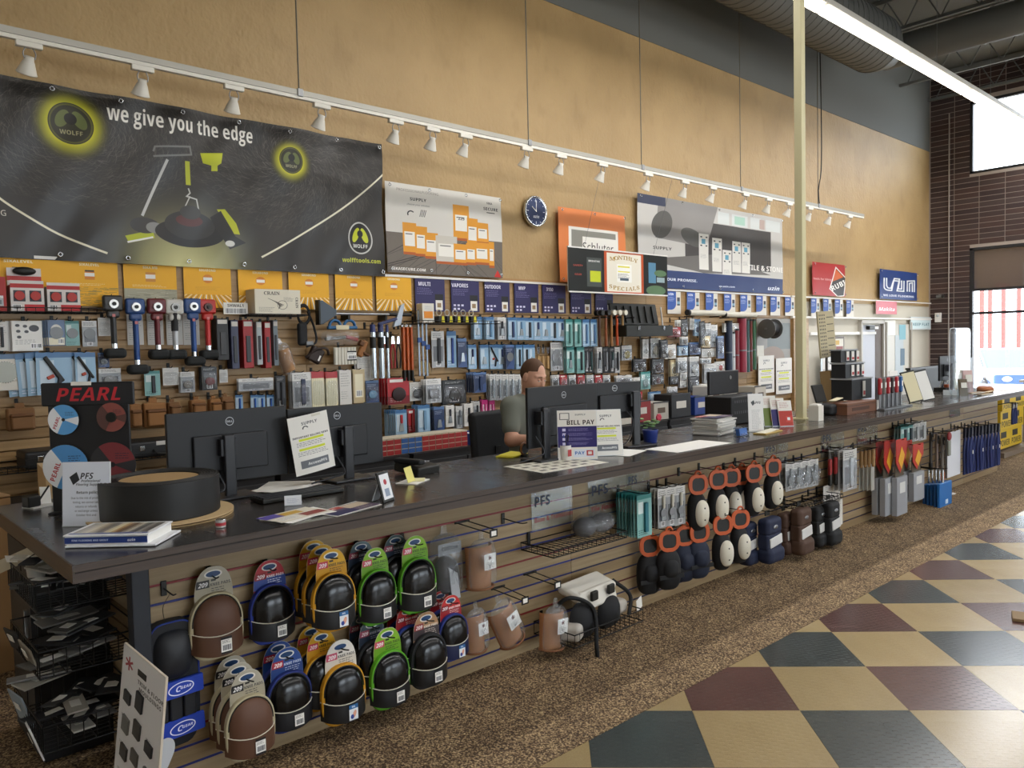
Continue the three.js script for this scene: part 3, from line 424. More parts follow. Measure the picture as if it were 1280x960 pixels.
// ---------- posters and banners on the back wall ----------
function banner(name, label, cat, x0, y0, x1, y1, z, draw, tw, th, opt = {}) {
  const r = rectZ(x0, y0, x1, y1, z), o = thing(name, label, cat, [r.x, r.y, z], 0, opt.group), nx = opt.n ?? 24, g = new THREE.PlaneGeometry(r.w, r.h, nx, Math.ceil(nx / 2));
  if (opt.wave) { const p = g.attributes.position; for (let i = 0; i < p.count; i++) { const x = p.getX(i), y = p.getY(i); p.setZ(i, opt.wave * (Math.sin(x * 5.1 + y * 2.2) * 0.5 + Math.sin(x * 11 - y * 6.3) * 0.3 + Math.sin(y * 9 + x * 2) * 0.3)); } g.computeVertexNormals(); }
  g.translate(0, r.h / 2, opt.wave ?? 0);
  part(o, 'sheet', g, draw.isMaterial ? draw : printed(tw, th, draw, opt.rough ?? 0.4));
  if (opt.eyelets) for (let i = 0; i <= opt.eyelets; i++) for (const y of [0.035, r.h - 0.035]) part(o, 'eyelet', torus(0.013, 0.004, -r.w / 2 + 0.04 + (r.w - 0.08) * i / opt.eyelets, y, 0.03 + (opt.wave ?? 0), 0, 0, 0, 7, 12), M.chrome);
  if (opt.board) part(o, 'backing', bx(r.w, r.h, 0.004, 0, r.h / 2, -0.004), mat(0xd8d4ca, 0.8));
  return o;
}
{
  const zb = ZW + 0.03, top = atZ(475, 181, zb), bot = atZ(480, 346, zb), x0 = 0.5, o = thing('hanging_banner', 'huge dark banner of yellow glowing eyes and floor machines', 'banner', [(x0 + top.x) / 2, bot.y, zb]);
  const w = top.x - x0, h = top.y - bot.y;
  const m = printed(2048, Math.round(2048 * h / w), (g, W, Hh) => {
    const at = (x, y) => { const q = atZ(x, y, zb); return [(q.x - x0) / w * W, (1 - (q.y - bot.y) / h) * Hh]; };
    g.fillStyle = '#2c2926'; g.fillRect(0, 0, W, Hh);
    for (const [ex, ey, ang] of [[88, 160, 0.5], [360, 205, -0.4]]) { const [cx, cyy] = at(ex, ey); for (let i = 0; i < 4200; i++) { const a = rnd(0, 6.28), d = 60 + rnd() ** 0.7 * 330, x = cx + Math.cos(a) * d * 1.3, y = cyy + Math.sin(a) * d * 0.8, l = rnd(14, 44), b = Math.round(rnd(44, 140 - d * 0.14)); g.strokeStyle = `rgba(${b + 14},${b + 9},${b + 2},0.5)`; g.lineWidth = rnd(1, 2.4); g.beginPath(); g.moveTo(x, y); const t = a + 0.9 + ang + rnd(-0.7, 0.7); g.quadraticCurveTo(x + Math.cos(t) * l * 0.6, y + Math.sin(t) * l * 0.6 - 5, x + Math.cos(t + 0.3) * l, y + Math.sin(t + 0.3) * l); g.stroke(); } }
    for (const [ex, ey, s] of [[88, 157, 1.15], [362, 203, 0.85]]) { const [cx, cyy] = at(ex, ey); const gr = g.createRadialGradient(cx, cyy, 40 * s, cx, cyy, 130 * s); gr.addColorStop(0, '#33310f'); gr.addColorStop(0.3, '#e2de2a'); gr.addColorStop(0.6, '#8d8a1a'); gr.addColorStop(1, 'rgba(60,58,20,0)'); g.fillStyle = gr; g.beginPath(); g.arc(cx, cyy, 130 * s, 0, 7); g.fill(); g.fillStyle = '#2d2c18'; g.beginPath(); g.arc(cx, cyy - 6, 72 * s, 0, 7); g.fill(); g.strokeStyle = '#5c5c22'; g.lineWidth = 6 * s; g.beginPath(); g.arc(cx, cyy - 6, 66 * s, 0, 7); g.stroke(); g.fillStyle = '#66703a'; g.beginPath(); g.ellipse(cx - 26 * s, cyy - 20 * s, 20 * s, 34 * s, 0.5, 0, 7); g.ellipse(cx + 28 * s, cyy - 20 * s, 20 * s, 34 * s, -0.5, 0, 7); g.fill(); g.fillStyle = '#15140d'; g.beginPath(); g.arc(cx, cyy - 22 * s, 20 * s, 0, 7); g.fill(); words(g, 'WOLFF', cx, cyy + 26 * s, 22 * s, '#a8a47a'); }
    const A = at(0, 245), B = at(130, 315), C = at(325, 322), D = at(476, 222);
    { const gx = (B[0] + C[0]) / 2, gr = g.createRadialGradient(gx, Hh + 40, 30, gx, Hh + 40, (C[0] - B[0]) * 0.62); gr.addColorStop(0, '#d8d394'); gr.addColorStop(0.45, '#8d8a5c'); gr.addColorStop(1, 'rgba(60,58,44,0)'); g.fillStyle = gr; g.fillRect(0, 0, W, Hh); }
    g.strokeStyle = '#f0ead0'; g.lineWidth = 9; g.beginPath(); g.moveTo(A[0] - 60, A[1] - 40); g.quadraticCurveTo(A[0] + 120, A[1] + 120, B[0] + 10, B[1] + 6); g.stroke(); g.beginPath(); g.moveTo(C[0], C[1]); g.quadraticCurveTo(D[0] - 200, D[1] + 190, D[0] + 10, D[1] - 20); g.stroke();
    const T = at(136, 142), T2 = at(313, 170); words(g, 'we give you the edge', (T[0] + T2[0]) / 2, (T[1] + T2[1]) / 2, 88, '#f4f1e8', { sx: (T2[0] - T[0]) / 860 });
    words(g, 'FLOORING', at(-20, 266)[0], at(0, 266)[1], 30, '#d8d4c8', { bold: false });
    const P = (x, y) => at(x, y), poly = (c, ...pts) => { g.fillStyle = c; g.beginPath(); pts.forEach((q, i) => { const [x, y] = P(...q); i ? g.lineTo(x, y) : g.moveTo(x, y); }); g.fill(); }, el = (c, x, y, a, b) => { const [u, v] = P(x, y); g.fillStyle = c; g.beginPath(); g.ellipse(u, v, a, b, 0, 0, 7); g.fill(); }, ln = (c, lw, ...pts) => { g.strokeStyle = c; g.lineWidth = lw; g.beginPath(); pts.forEach((q, i) => { const [x, y] = P(...q); i ? g.lineTo(x, y) : g.moveTo(x, y); }); g.stroke(); };
    ln('#c9c9c4', 12, [177, 270], [208, 200]); ln('#7a7a76', 8, [190, 190], [192, 184], [236, 184], [238, 194], [190, 196]); poly('#b9c21e', [155, 295], [190, 288], [192, 298], [160, 304]); el('#3a3836', 180, 282, 60, 34); el('#8f8f8b', 192, 285, 34, 24); ln('#efefe8', 8, [158, 303], [190, 297]);
    poly('#c8cf1d', [249, 192], [277, 192], [275, 205], [270, 208], [270, 215], [262, 215], [262, 208], [252, 205]); ln('#c6cc24', 20, [233, 202], [234, 232]); ln('#cfcfc8', 6, [234, 236], [236, 242], [232, 246], [244, 250], [250, 275]); ln('#cfcfc8', 5, [236, 246], [224, 272]); el('#1b1a19', 237, 292, 150, 60); el('#302e2c', 237, 282, 110, 62); el('#5a2c28', 236, 276, 60, 26); el('#3f3c38', 237, 266, 46, 30);
    poly('#c2c61f', [270, 262], [280, 262], [293, 280], [298, 294], [290, 293]); poly('#22201d', [262, 272], [275, 264], [292, 296], [306, 304], [286, 312], [270, 288]); el('#d8d8d0', 286, 305, 22, 14);
    const L = at(449, 298); g.fillStyle = '#11110f'; g.beginPath(); g.ellipse(L[0], L[1], 70, 78, 0, 0, 7); g.fill(); g.strokeStyle = '#c8c8c2'; g.lineWidth = 8; g.stroke(); g.fillStyle = '#c9d02a'; for (const s of [-1, 1]) { g.beginPath(); g.ellipse(L[0] + s * 26, L[1] - 14, 18, 40, -s * 0.4, 0, 7); g.fill(); } g.fillStyle = '#11110f'; g.beginPath(); g.arc(L[0], L[1] - 22, 18, 0, 7); g.fill(); words(g, 'WOLFF', L[0], L[1] + 42, 26, '#e8e8e0'); const U = at(451, 326); words(g, 'wolfftools.com', U[0], U[1], 31, '#cdd334');
  }, 0.34);
  const g = new THREE.PlaneGeometry(w, h, 70, 26), p = g.attributes.position; for (let i = 0; i < p.count; i++) { const x = p.getX(i), y = p.getY(i), sag = Math.sin((x / w + 0.5) * Math.PI * 6); p.setZ(i, 0.012 * Math.sin(x * 6 + y * 4) + 0.01 * Math.sin(x * 13 - y * 9) + 0.006 * sag); } g.computeVertexNormals(); g.translate(0, h / 2, 0.02);
  part(o, 'sheet', g, m); for (let i = 0; i <= 8; i++) for (const y of [0.04, h - 0.04]) part(o, 'eyelet', torus(0.014, 0.005, -w / 2 + 0.04 + (w - 0.08) * i / 8, y, 0.05, 0, 0, 0, 7, 12), M.chrome);
}
banner('hanging_banner', 'pale banner of orange bags and pails on a wood floor', 'banner', 480, 226, 628, 348, ZW + 0.03, (g, W, Hh) => {
  g.fillStyle = '#d9d5cc'; g.fillRect(0, 0, W, Hh * 0.55); g.fillStyle = '#6e655b'; g.fillRect(0, Hh * 0.55, W, Hh * 0.45); for (let i = 0; i < 26; i++) { g.strokeStyle = `rgba(40,34,28,${rnd(0.2, 0.6)})`; g.lineWidth = rnd(2, 8); g.beginPath(); g.moveTo(W * rnd(-0.3, 1.2), Hh); g.lineTo(W * 0.55 + rnd(-300, 300), Hh * 0.55); g.stroke(); }
  words(g, 'PROFESSIONALFLOORING', W * 0.26, Hh * 0.07, 30, '#8b867d', { bold: false }); words(g, 'SUPPLY', W * 0.26, Hh * 0.16, 38, '#222'); words(g, 'choose your solution', W * 0.26, Hh * 0.22, 20, '#555', { bold: false, italic: true }); g.strokeStyle = '#222'; g.lineWidth = 10; g.beginPath(); g.arc(W * 0.2, Hh * 0.33, 26, 2.6, 5.6); g.stroke(); for (let i = 0; i < 4; i++) { g.lineWidth = 5; g.beginPath(); g.moveTo(W * 0.27 + i * 13, Hh * 0.35); g.lineTo(W * 0.285 + i * 13, Hh * 0.27); g.stroke(); }
  words(g, 'SIKA', W * 0.89, Hh * 0.09, 26, '#222'); words(g, 'SECURE', W * 0.9, Hh * 0.16, 40, '#222'); g.fillStyle = '#222'; g.fillRect(W * 0.86, Hh * 0.2, 80, 8);
  const bagp = (x, y, w, h, c = '#e39a1c') => { g.fillStyle = c; g.fillRect(W * x, Hh * y, W * w, Hh * h); g.fillStyle = '#f0ece2'; g.fillRect(W * (x + w * 0.12), Hh * (y + h * 0.28), W * w * 0.76, Hh * h * 0.45); g.fillStyle = '#333'; g.fillRect(W * (x + w * 0.2), Hh * (y + h * 0.34), W * w * 0.5, 7); g.fillStyle = '#b5560f'; g.fillRect(W * x, Hh * (y + h - 0.03), W * w, Hh * 0.03); };
  bagp(0.55, 0.16, 0.14, 0.42); bagp(0.67, 0.3, 0.1, 0.36); bagp(0.76, 0.34, 0.11, 0.26); bagp(0.13, 0.43, 0.11, 0.36); bagp(0.23, 0.46, 0.1, 0.34); bagp(0.31, 0.52, 0.11, 0.3); bagp(0.4, 0.54, 0.18, 0.33, '#cfc9bc'); bagp(0.55, 0.62, 0.12, 0.25); bagp(0.66, 0.6, 0.09, 0.26); bagp(0.74, 0.58, 0.13, 0.27); bagp(0.87, 0.56, 0.05, 0.32); g.fillStyle = '#d9cf9a'; g.font = 'bold 44px sans-serif'; words(g, '225', W * 0.62, Hh * 0.32, 36, '#222'); words(g, 'SIKASECURE.COM', W * 0.17, Hh * 0.955, 34, '#f2efe8'); g.fillStyle = '#d2342c'; g.beginPath(); g.moveTo(W * 0.95, Hh * 0.9); g.lineTo(W * 0.985, Hh * 0.99); g.lineTo(W * 0.915, Hh * 0.99); g.fill();
}, 1024, 780, { wave: 0.008, eyelets: 3 });
banner('hanging_banner', 'orange bordered banner with a white centre panel', 'banner', 697, 258, 782, 357, ZW + 0.03, (g, W, Hh) => { g.fillStyle = '#e2813f'; g.fillRect(0, 0, W, Hh); g.fillStyle = '#efece4'; g.fillRect(W * 0.14, Hh * 0.24, W * 0.74, Hh * 0.7); g.fillStyle = '#8c8a80'; g.fillRect(W * 0.18, Hh * 0.28, W * 0.66, Hh * 0.26); g.fillStyle = '#efece4'; g.fillRect(W * 0.34, Hh * 0.36, W * 0.5, Hh * 0.3); words(g, 'Schluter', W * 0.57, Hh * 0.5, 92, '#2b2724', { sx: 0.7, bold: false }); words(g, 'Systems', W * 0.57, Hh * 0.62, 50, '#2b2724', { bold: false }); }, 512, 560, { wave: 0.008, eyelets: 2 });
banner('hanging_banner', 'wide tile and stone banner of grout boxes above a blue footer', 'banner', 796, 241, 978, 368, ZW + 0.03, (g, W, Hh) => {
  g.fillStyle = '#c9c6c0'; g.fillRect(0, 0, W, Hh); g.fillStyle = '#3f3a37'; g.fillRect(W * 0.28, Hh * 0.2, W * 0.62, Hh * 0.52); g.fillStyle = '#8e8a86'; g.beginPath(); g.moveTo(W * 0.12, 0); g.lineTo(W * 0.5, 0); g.lineTo(W * 0.42, Hh * 0.5); g.lineTo(W * 0.1, Hh * 0.45); g.fill(); g.fillStyle = '#55534f'; g.beginPath(); g.ellipse(W * 0.14, Hh * 0.3, 60, 110, 0.2, 0, 7); g.ellipse(W * 0.33, Hh * 0.4, 90, 60, 0.7, 0, 7); g.fill(); g.fillStyle = '#2b3350'; g.fillRect(0, 0, W * 0.16, Hh * 0.1); g.fillStyle = '#d5d9d6'; for (const [x, w] of [[0.5, 0.08], [0.6, 0.12], [0.74, 0.08], [0.86, 0.12]]) g.fillRect(W * x, Hh * 0.05, W * w, Hh * 0.14); g.fillStyle = '#a9cdbb'; g.fillRect(W * 0.62, Hh * 0.07, W * 0.08, Hh * 0.1); g.fillStyle = '#bba59a'; g.fillRect(W * 0.81, Hh * 0.06, W * 0.04, Hh * 0.12);
  g.fillStyle = '#6b6762'; g.beginPath(); g.moveTo(W * 0.02, Hh * 0.7); g.lineTo(W * 0.5, Hh * 0.56); g.lineTo(W * 0.9, Hh * 0.76); g.lineTo(W * 0.4, Hh * 0.8); g.fill();
  for (const [x, y, h] of [[0.37, 0.34, 0.42], [0.46, 0.37, 0.4], [0.53, 0.5, 0.3], [0.6, 0.38, 0.38], [0.67, 0.38, 0.38]]) { g.fillStyle = '#e3e0d8'; g.fillRect(W * x, Hh * y, W * 0.065, Hh * h); g.fillStyle = '#2b2b2b'; for (const [a, b] of [[0.01, 0.03], [0.045, 0.03], [0.01, 0.13], [0.045, 0.13]]) g.fillRect(W * (x + a), Hh * (y + b), 12, 10); g.fillStyle = '#5f9fb8'; g.fillRect(W * (x + 0.018), Hh * (y + 0.06), 26, 40); lines(g, W * (x + 0.01), Hh * (y + 0.24), 48, 4, 9, '#888'); }
  words(g, 'TILE & STONE', W * 0.86, Hh * 0.68, 62, '#f2efe8', { sx: 0.72 }); words(g, 'SUPPLY', W * 0.14, Hh * 0.56, 32, '#333'); g.fillStyle = '#24386b'; g.fillRect(0, Hh * 0.8, W, Hh * 0.2); words(g, 'OUR PROMISE.', W * 0.26, Hh * 0.9, 28, '#e8ecf4'); words(g, 'us.uzin.com', W * 0.56, Hh * 0.94, 20, '#e8ecf4'); words(g, 'uzin', W * 0.92, Hh * 0.93, 50, '#e8ecf4', { italic: true });
}, 1024, 700, { wave: 0.007, eyelets: 4 });
banner('hanging_banner', 'small red banner with a black and orange diamond logo', 'banner', 1015, 327, 1056, 371, ZW + 0.03, (g, W, Hh) => { g.fillStyle = '#b32a2b'; g.fillRect(0, 0, W, Hh); g.strokeStyle = '#efe9e2'; g.lineWidth = 8; g.fillStyle = '#231d1c'; g.beginPath(); g.moveTo(W * 0.7, Hh * 0.1); g.lineTo(W * 1.02, Hh * 0.4); g.lineTo(W * 0.96, Hh * 0.97); g.lineTo(W * 0.76, Hh); g.lineTo(W * 0.52, Hh * 0.78); g.closePath(); g.fill(); g.stroke(); g.fillStyle = '#d2632a'; g.beginPath(); g.moveTo(W * 0.7, Hh * 0.14); g.lineTo(W * 0.95, Hh * 0.38); g.lineTo(W * 0.6, Hh * 0.55); g.fill(); words(g, 'RUBI', W * 0.78, Hh * 0.66, 56, '#f4f0ea', { turn: -0.5 }); words(g, 'tools for tiling', W * 0.3, Hh * 0.5, 22, '#f0d8d4', { bold: false }); }, 256, 256, { wave: 0.005, eyelets: 1 });
banner('hanging_banner', 'small blue banner with a white outlined maze-like wordmark', 'banner', 1099, 336, 1146, 376, ZW + 0.03, (g, W, Hh) => { g.fillStyle = '#26407f'; g.fillRect(0, 0, W, Hh); g.strokeStyle = '#eef0f4'; g.lineWidth = 9; for (const o of [0, 16]) { g.beginPath(); g.moveTo(30 + o, 60); g.lineTo(30 + o, 130 - o); g.quadraticCurveTo(34 + o, 150 - o, 60, 150 - o); g.lineTo(80 - o * 0.3, 150 - o); g.lineTo(96 - o * 0.3, 60 + o); g.lineTo(130, 60 + o); g.lineTo(116 + o * 0.4, 150 - o); g.lineTo(160 - o, 150 - o); g.lineTo(160 - o, 70); g.stroke(); g.beginPath(); g.moveTo(184 + o, 150); g.lineTo(184 + o, 70 + o); g.lineTo(236 - o, 62 + o); g.lineTo(236 - o, 150); g.stroke(); } words(g, 'WE LOVE FLOORING', W / 2, 188, 22, '#eef0f4'); }, 256, 216, { wave: 0.006, eyelets: 1 });
banner('wall_sign', 'small pinkish red sign board with white wordmark under the blue banner', 'sign', 1095, 376, 1121, 393, ZW + 0.04, (g, W, Hh) => { g.fillStyle = '#cf5460'; g.fillRect(0, 0, W, Hh); words(g, 'Makita', W / 2, Hh * 0.62, 60, '#f8f2f0', { italic: true }); }, 256, 160, { board: 1 });
// monthly specials board hung in front of the wall
{
  const z = ZW + 0.32, r = rectZ(709, 308, 834, 370, z), o = thing('specials_board', 'hanging monthly specials board with an orange framed cream middle', 'sign', [r.x, r.y, z]);
  part(o, 'board', bx(r.w, r.h, 0.012, 0, r.h / 2, 0), mat(0xc9bfae, 0.7));
  part(o, 'print', face(r.w, r.h, 0, r.h / 2, 0.0066), printed(1024, 480, (g, W, Hh) => { g.fillStyle = '#1e211f'; g.fillRect(0, 0, W, Hh); g.fillStyle = '#4d5350'; g.fillRect(W * 0.17, Hh * 0.2, W * 0.14, Hh * 0.66); g.fillStyle = '#c5cf2c'; g.fillRect(W * 0.2, Hh * 0.5, W * 0.1, Hh * 0.25); words(g, 'SAFETY', W * 0.09, Hh * 0.4, 26, '#b34a3c'); words(g, 'GEAR', W * 0.09, Hh * 0.6, 26, '#b34a3c'); g.fillStyle = '#aaa'; words(g, 'BREATHE', W * 0.24, Hh * 0.28, 26, '#e8e8e4'); g.fillStyle = '#c2562c'; g.fillRect(W * 0.335, 0, W * 0.4, Hh); g.fillStyle = '#ebe5d4'; g.fillRect(W * 0.36, Hh * 0.05, W * 0.35, Hh * 0.9); [...'MONTHLY'].forEach((c, i) => words(g, c, W * (0.415 + i * 0.04), Hh * (0.2 - 0.06 * Math.sin((i + 0.5) / 7 * 3.14)), 62, '#a8863c', { face: 'serif' })); [...'SPECIALS'].forEach((c, i) => words(g, c, W * (0.395 + i * 0.04), Hh * (0.82 + 0.06 * Math.sin((i + 0.5) / 8 * 3.14)), 60, '#a8863c', { face: 'serif' })); g.fillStyle = '#f6f4ec'; g.fillRect(W * 0.46, Hh * 0.3, W * 0.15, Hh * 0.42); g.fillStyle = '#e3dc3a'; g.fillRect(W * 0.47, Hh * 0.34, W * 0.12, 16); g.fillRect(W * 0.47, Hh * 0.46, W * 0.12, 12); lines(g, W * 0.47, Hh * 0.52, 120, 5, 12, '#555', 4); g.fillStyle = '#4a5a66'; g.fillRect(W * 0.49, Hh * 0.62, 90, 30); g.fillStyle = '#5b8aa6'; g.fillRect(W * 0.79, Hh * 0.2, W * 0.08, Hh * 0.5); g.fillStyle = '#5f7d5a'; g.beginPath(); g.ellipse(W * 0.92, Hh * 0.45, 70, 40, 0, 0, 7); g.ellipse(W * 0.87, Hh * 0.88, 110, 60, 0, 0, 7); g.fill(); g.fillStyle = '#9ab0b4'; g.fillRect(W * 0.88, Hh * 0.55, 90, 60); }, 0.3));
  part(o, 'rail', [bx(r.w, 0.015, 0.02, 0, 0.004, 0.004), bx(r.w, 0.015, 0.02, 0, r.h, 0.004)], M.white);
  part(o, 'hanging_wire', [tube([[-r.w * 0.35, r.h, 0], [-r.w * 0.35, 3.75 - r.y, 0.3]], 0.002, 1, 4), tube([[r.w * 0.35, r.h, 0], [r.w * 0.35, 3.75 - r.y, 0.3]], 0.002, 1, 4)], M.tin);
}
{ // wall clock
  const p = atZ(671, 264, ZW + 0.05), o = thing('wall_clock', 'round wall clock with a blue face and chrome rim', 'clock', [p.x, p.y, ZW]);
  part(o, 'case', lathe([[0, 0], [0.17, 0], [0.178, 0.02], [0.172, 0.045], [0.158, 0.05], [0.15, 0.035], [0, 0.033]], 0, 0, 0, 36).rotateX(Math.PI / 2), M.chrome, 'polished chrome rim');
  part(o, 'dial', put(new THREE.CircleGeometry(0.152, 36), 0, 0, 0.037), printed(256, 256, (g) => { g.fillStyle = '#27375f'; g.fillRect(0, 0, 256, 256); for (let i = 0; i < 12; i++) { g.save(); g.translate(128, 128); g.rotate(i * Math.PI / 6); g.fillStyle = '#e8ecf2'; g.fillRect(-3, -118, 6, i % 3 ? 12 : 24); g.restore(); } words(g, 'uzin', 128, 176, 40, '#e8ecf2', { italic: true }); words(g, '12', 128, 34, 26, '#e8ecf2'); }));
  for (const [a, l, n] of [[0.9, 0.08, 'hour_hand'], [2.75 + 3.5, 0.115, 'minute_hand']]) part(o, n, bx(0.008, l, 0.003, Math.sin(-a) * l / 2, Math.cos(a) * l / 2, 0.041, 0, 0, a), mat(0xf2f2ee, 0.5)); part(o, 'centre_cap', cy(0.008, 0.008, 0.006, 0, 0, 0.042, Math.PI / 2), M.chrome);
}
// poster rails and product posters
{
  const o = struct('trim_2'); part(o, 'poster_rail', bx(12.9, 0.022, 0.03, 5.55, 2.468, ZW + 0.015), M.white); part(o, 'poster_rail', bx(6.0, 0.022, 0.03, 15.05, 2.468, ZW + 0.015), M.white); part(o, 'poster_rail', bx(6.0, 0.03, 0.05, 15.05, 2.13, ZW + 0.02), M.white);
}
const yellowA = printed(256, 224, (g, w, h) => { g.fillStyle = '#eeb01c'; g.fillRect(0, 0, w, h); words(g, 'SIKALEVEL', 128, 14, 18, '#f7ecd0'); g.fillStyle = '#d9832a'; g.fillRect(106, 44, 44, 46); g.fillStyle = '#f0ece2'; g.fillRect(106, 56, 44, 18); g.fillStyle = '#333'; g.fillRect(108, 42, 40, 8); lines(g, 40, 110, 180, 2, 7, '#f6e3b0'); g.fillStyle = '#8d7a45'; for (let i = 0; i < 120; i++) g.fillRect(rnd(0, w), rnd(128, h), rnd(12, 44), 1.6); });
const yellowB = printed(256, 224, (g, w, h) => { g.fillStyle = '#eeb01c'; g.fillRect(0, 0, w, h); words(g, 'SIKABOND', 128, 14, 18, '#f7ecd0'); g.fillStyle = '#d9832a'; g.beginPath(); g.ellipse(128, 62, 28, 24, 0, 0, 7); g.fill(); g.fillStyle = '#f0ece2'; g.fillRect(104, 54, 48, 18); lines(g, 60, 106, 140, 4, 6, '#d7971a'); for (let i = -14; i < 15; i++) { g.fillStyle = i % 2 ? '#f1ead8' : '#ad7a2c'; g.beginPath(); g.moveTo(128 + i * 13, 150); g.lineTo(128 + i * 13 + 5, 150); g.lineTo(128 + i * 26 + 12, h); g.lineTo(128 + i * 26, h); g.fill(); } });
const yellowC = printed(256, 224, (g, w, h) => { g.fillStyle = '#eeb01c'; g.fillRect(0, 0, w, h); words(g, 'SIKA MB', 128, 14, 18, '#f7ecd0'); g.fillStyle = '#cf8a3a'; g.fillRect(104, 40, 48, 50); g.fillStyle = '#f0ece2'; g.fillRect(104, 52, 48, 22); lines(g, 40, 108, 180, 2, 7, '#f6e3b0'); g.fillStyle = '#a9a48c'; g.fillRect(0, 128, w, 96); for (let i = 0; i < 90; i++) { g.fillStyle = pick(['#8b8a78', '#c3bfa6', '#6f7464']); g.fillRect(rnd(0, w), rnd(130, h), rnd(20, 60), 2); } });
const purples = ['MULTI', 'VAPORES', 'OUTDOOR', 'MVP', '3150', 'TURBO', 'GROUT'].map((t) => printed(192, 160, (g, w, h) => { g.fillStyle = '#2b2659'; g.fillRect(0, 0, w, h); words(g, t, 60, 26, 26, '#f0eef8'); lines(g, 12, 46, 110, 4, 9, '#8d88b8', 2); g.fillStyle = '#17171b'; g.fillRect(126, 74, 54, 34); g.fillStyle = '#ece8de'; g.fillRect(130, 104, 46, 50); g.fillStyle = '#9a7f5c'; g.fillRect(140, 118, 26, 22); g.fillStyle = '#d9d6ee'; for (const [x, y] of [[14, 122], [40, 122], [66, 122], [14, 140], [40, 140]]) g.fillRect(x, y, 16, 10); }));
const bluePoster = printed(160, 192, (g, w, h) => { g.fillStyle = '#ddd8cc'; g.fillRect(0, 0, w, h); g.fillStyle = '#2f55a4'; g.beginPath(); g.moveTo(0, 0); g.lineTo(104, 0); g.lineTo(104, 110); g.quadraticCurveTo(94, 156, 40, 158); g.lineTo(0, 158); g.fill(); words(g, 'UZIN', 44, 24, 26, '#eef0f6'); lines(g, 10, 50, 80, 4, 10, '#c9d2ea', 3); g.fillStyle = '#3a3d4a'; g.fillRect(116, 50, 34, 70); g.fillStyle = '#7fa3b8'; g.fillRect(116, 84, 34, 24); });
{
  const Y = [[-30, 76, yellowA, 'leftmost yellow product poster behind the red boxed display'], [76, 148, yellowA, 'yellow product poster right of the red boxed display'], [155, 221, yellowC, 'yellow product poster with a grey stone floor strip'], [230, 289, yellowB, 'yellow poster above the bright red carpet kicker'], [298, 353, yellowB, 'yellow poster behind the white tool box'], [361, 411, yellowB, 'yellow poster right of the white tool box'], [419, 465, yellowB, 'yellow poster second from the purple row'], [470, 514, yellowB, 'yellow poster next to the first purple poster']];
  for (const [a, b, m, l] of Y) { const z = ZW + 0.022, x0 = atZ(a, 360, z).x, x1 = atZ(b, 360, z).x, o = thing('product_poster', l, 'poster', [(x0 + x1) / 2, 2.13, z]); part(o, 'sheet', face(x1 - x0, 0.325, 0, 0.1625, 0.001), m); part(o, 'backing', bx(x1 - x0, 0.325, 0.003, 0, 0.1625, -0.002), mat(0xd2c79c, 0.8)); }
  const P = [[519, 556], [564, 599], [606, 637], [643, 673], [678, 707], [713, 739], [744, 766]];
  P.forEach(([a, b], i) => { const z = ZW + 0.022, x0 = atZ(a, 370, z).x, x1 = atZ(b, 370, z).x, o = thing('product_poster', ['first', 'second', 'third', 'fourth', 'fifth', 'sixth', 'seventh'][i] + ' purple pail poster from the yellow row', 'poster', [(x0 + x1) / 2, 2.13, z]); part(o, 'sheet', face(x1 - x0, 0.325, 0, 0.1625, 0.001), purples[i]); part(o, 'backing', bx(x1 - x0, 0.325, 0.003, 0, 0.1625, -0.002), mat(0x3a3560, 0.8)); });
  const B = [[833, 852], [857, 876], [880, 899], [903, 921], [923, 941], [943, 960], [961, 977], [979, 995], [1012, 1026], [1027, 1041], [1042, 1055], [1056, 1069]];
  B.forEach(([a, b], i) => { const z = ZW + 0.024, x0 = atZ(a, 378, z).x, x1 = atZ(b, 378, z).x, w = Math.min(x1 - x0, 0.3), o = thing('product_poster', 'blue and cream poster, ' + (i < 8 ? ['first', 'second', 'third', 'fourth', 'fifth', 'sixth', 'seventh', 'eighth'][i] + ' of those under the tile banner' : ['first', 'second', 'third', 'fourth'][i - 8] + ' of those right of the yellow post'), 'poster', [(x0 + x1) / 2, 2.15, z]); part(o, 'sheet', face(w, 0.3, 0, 0.15, 0.001), bluePoster); part(o, 'backing', bx(w, 0.3, 0.003, 0, 0.15, -0.002), mat(0xbdb8ac, 0.8)); });
}
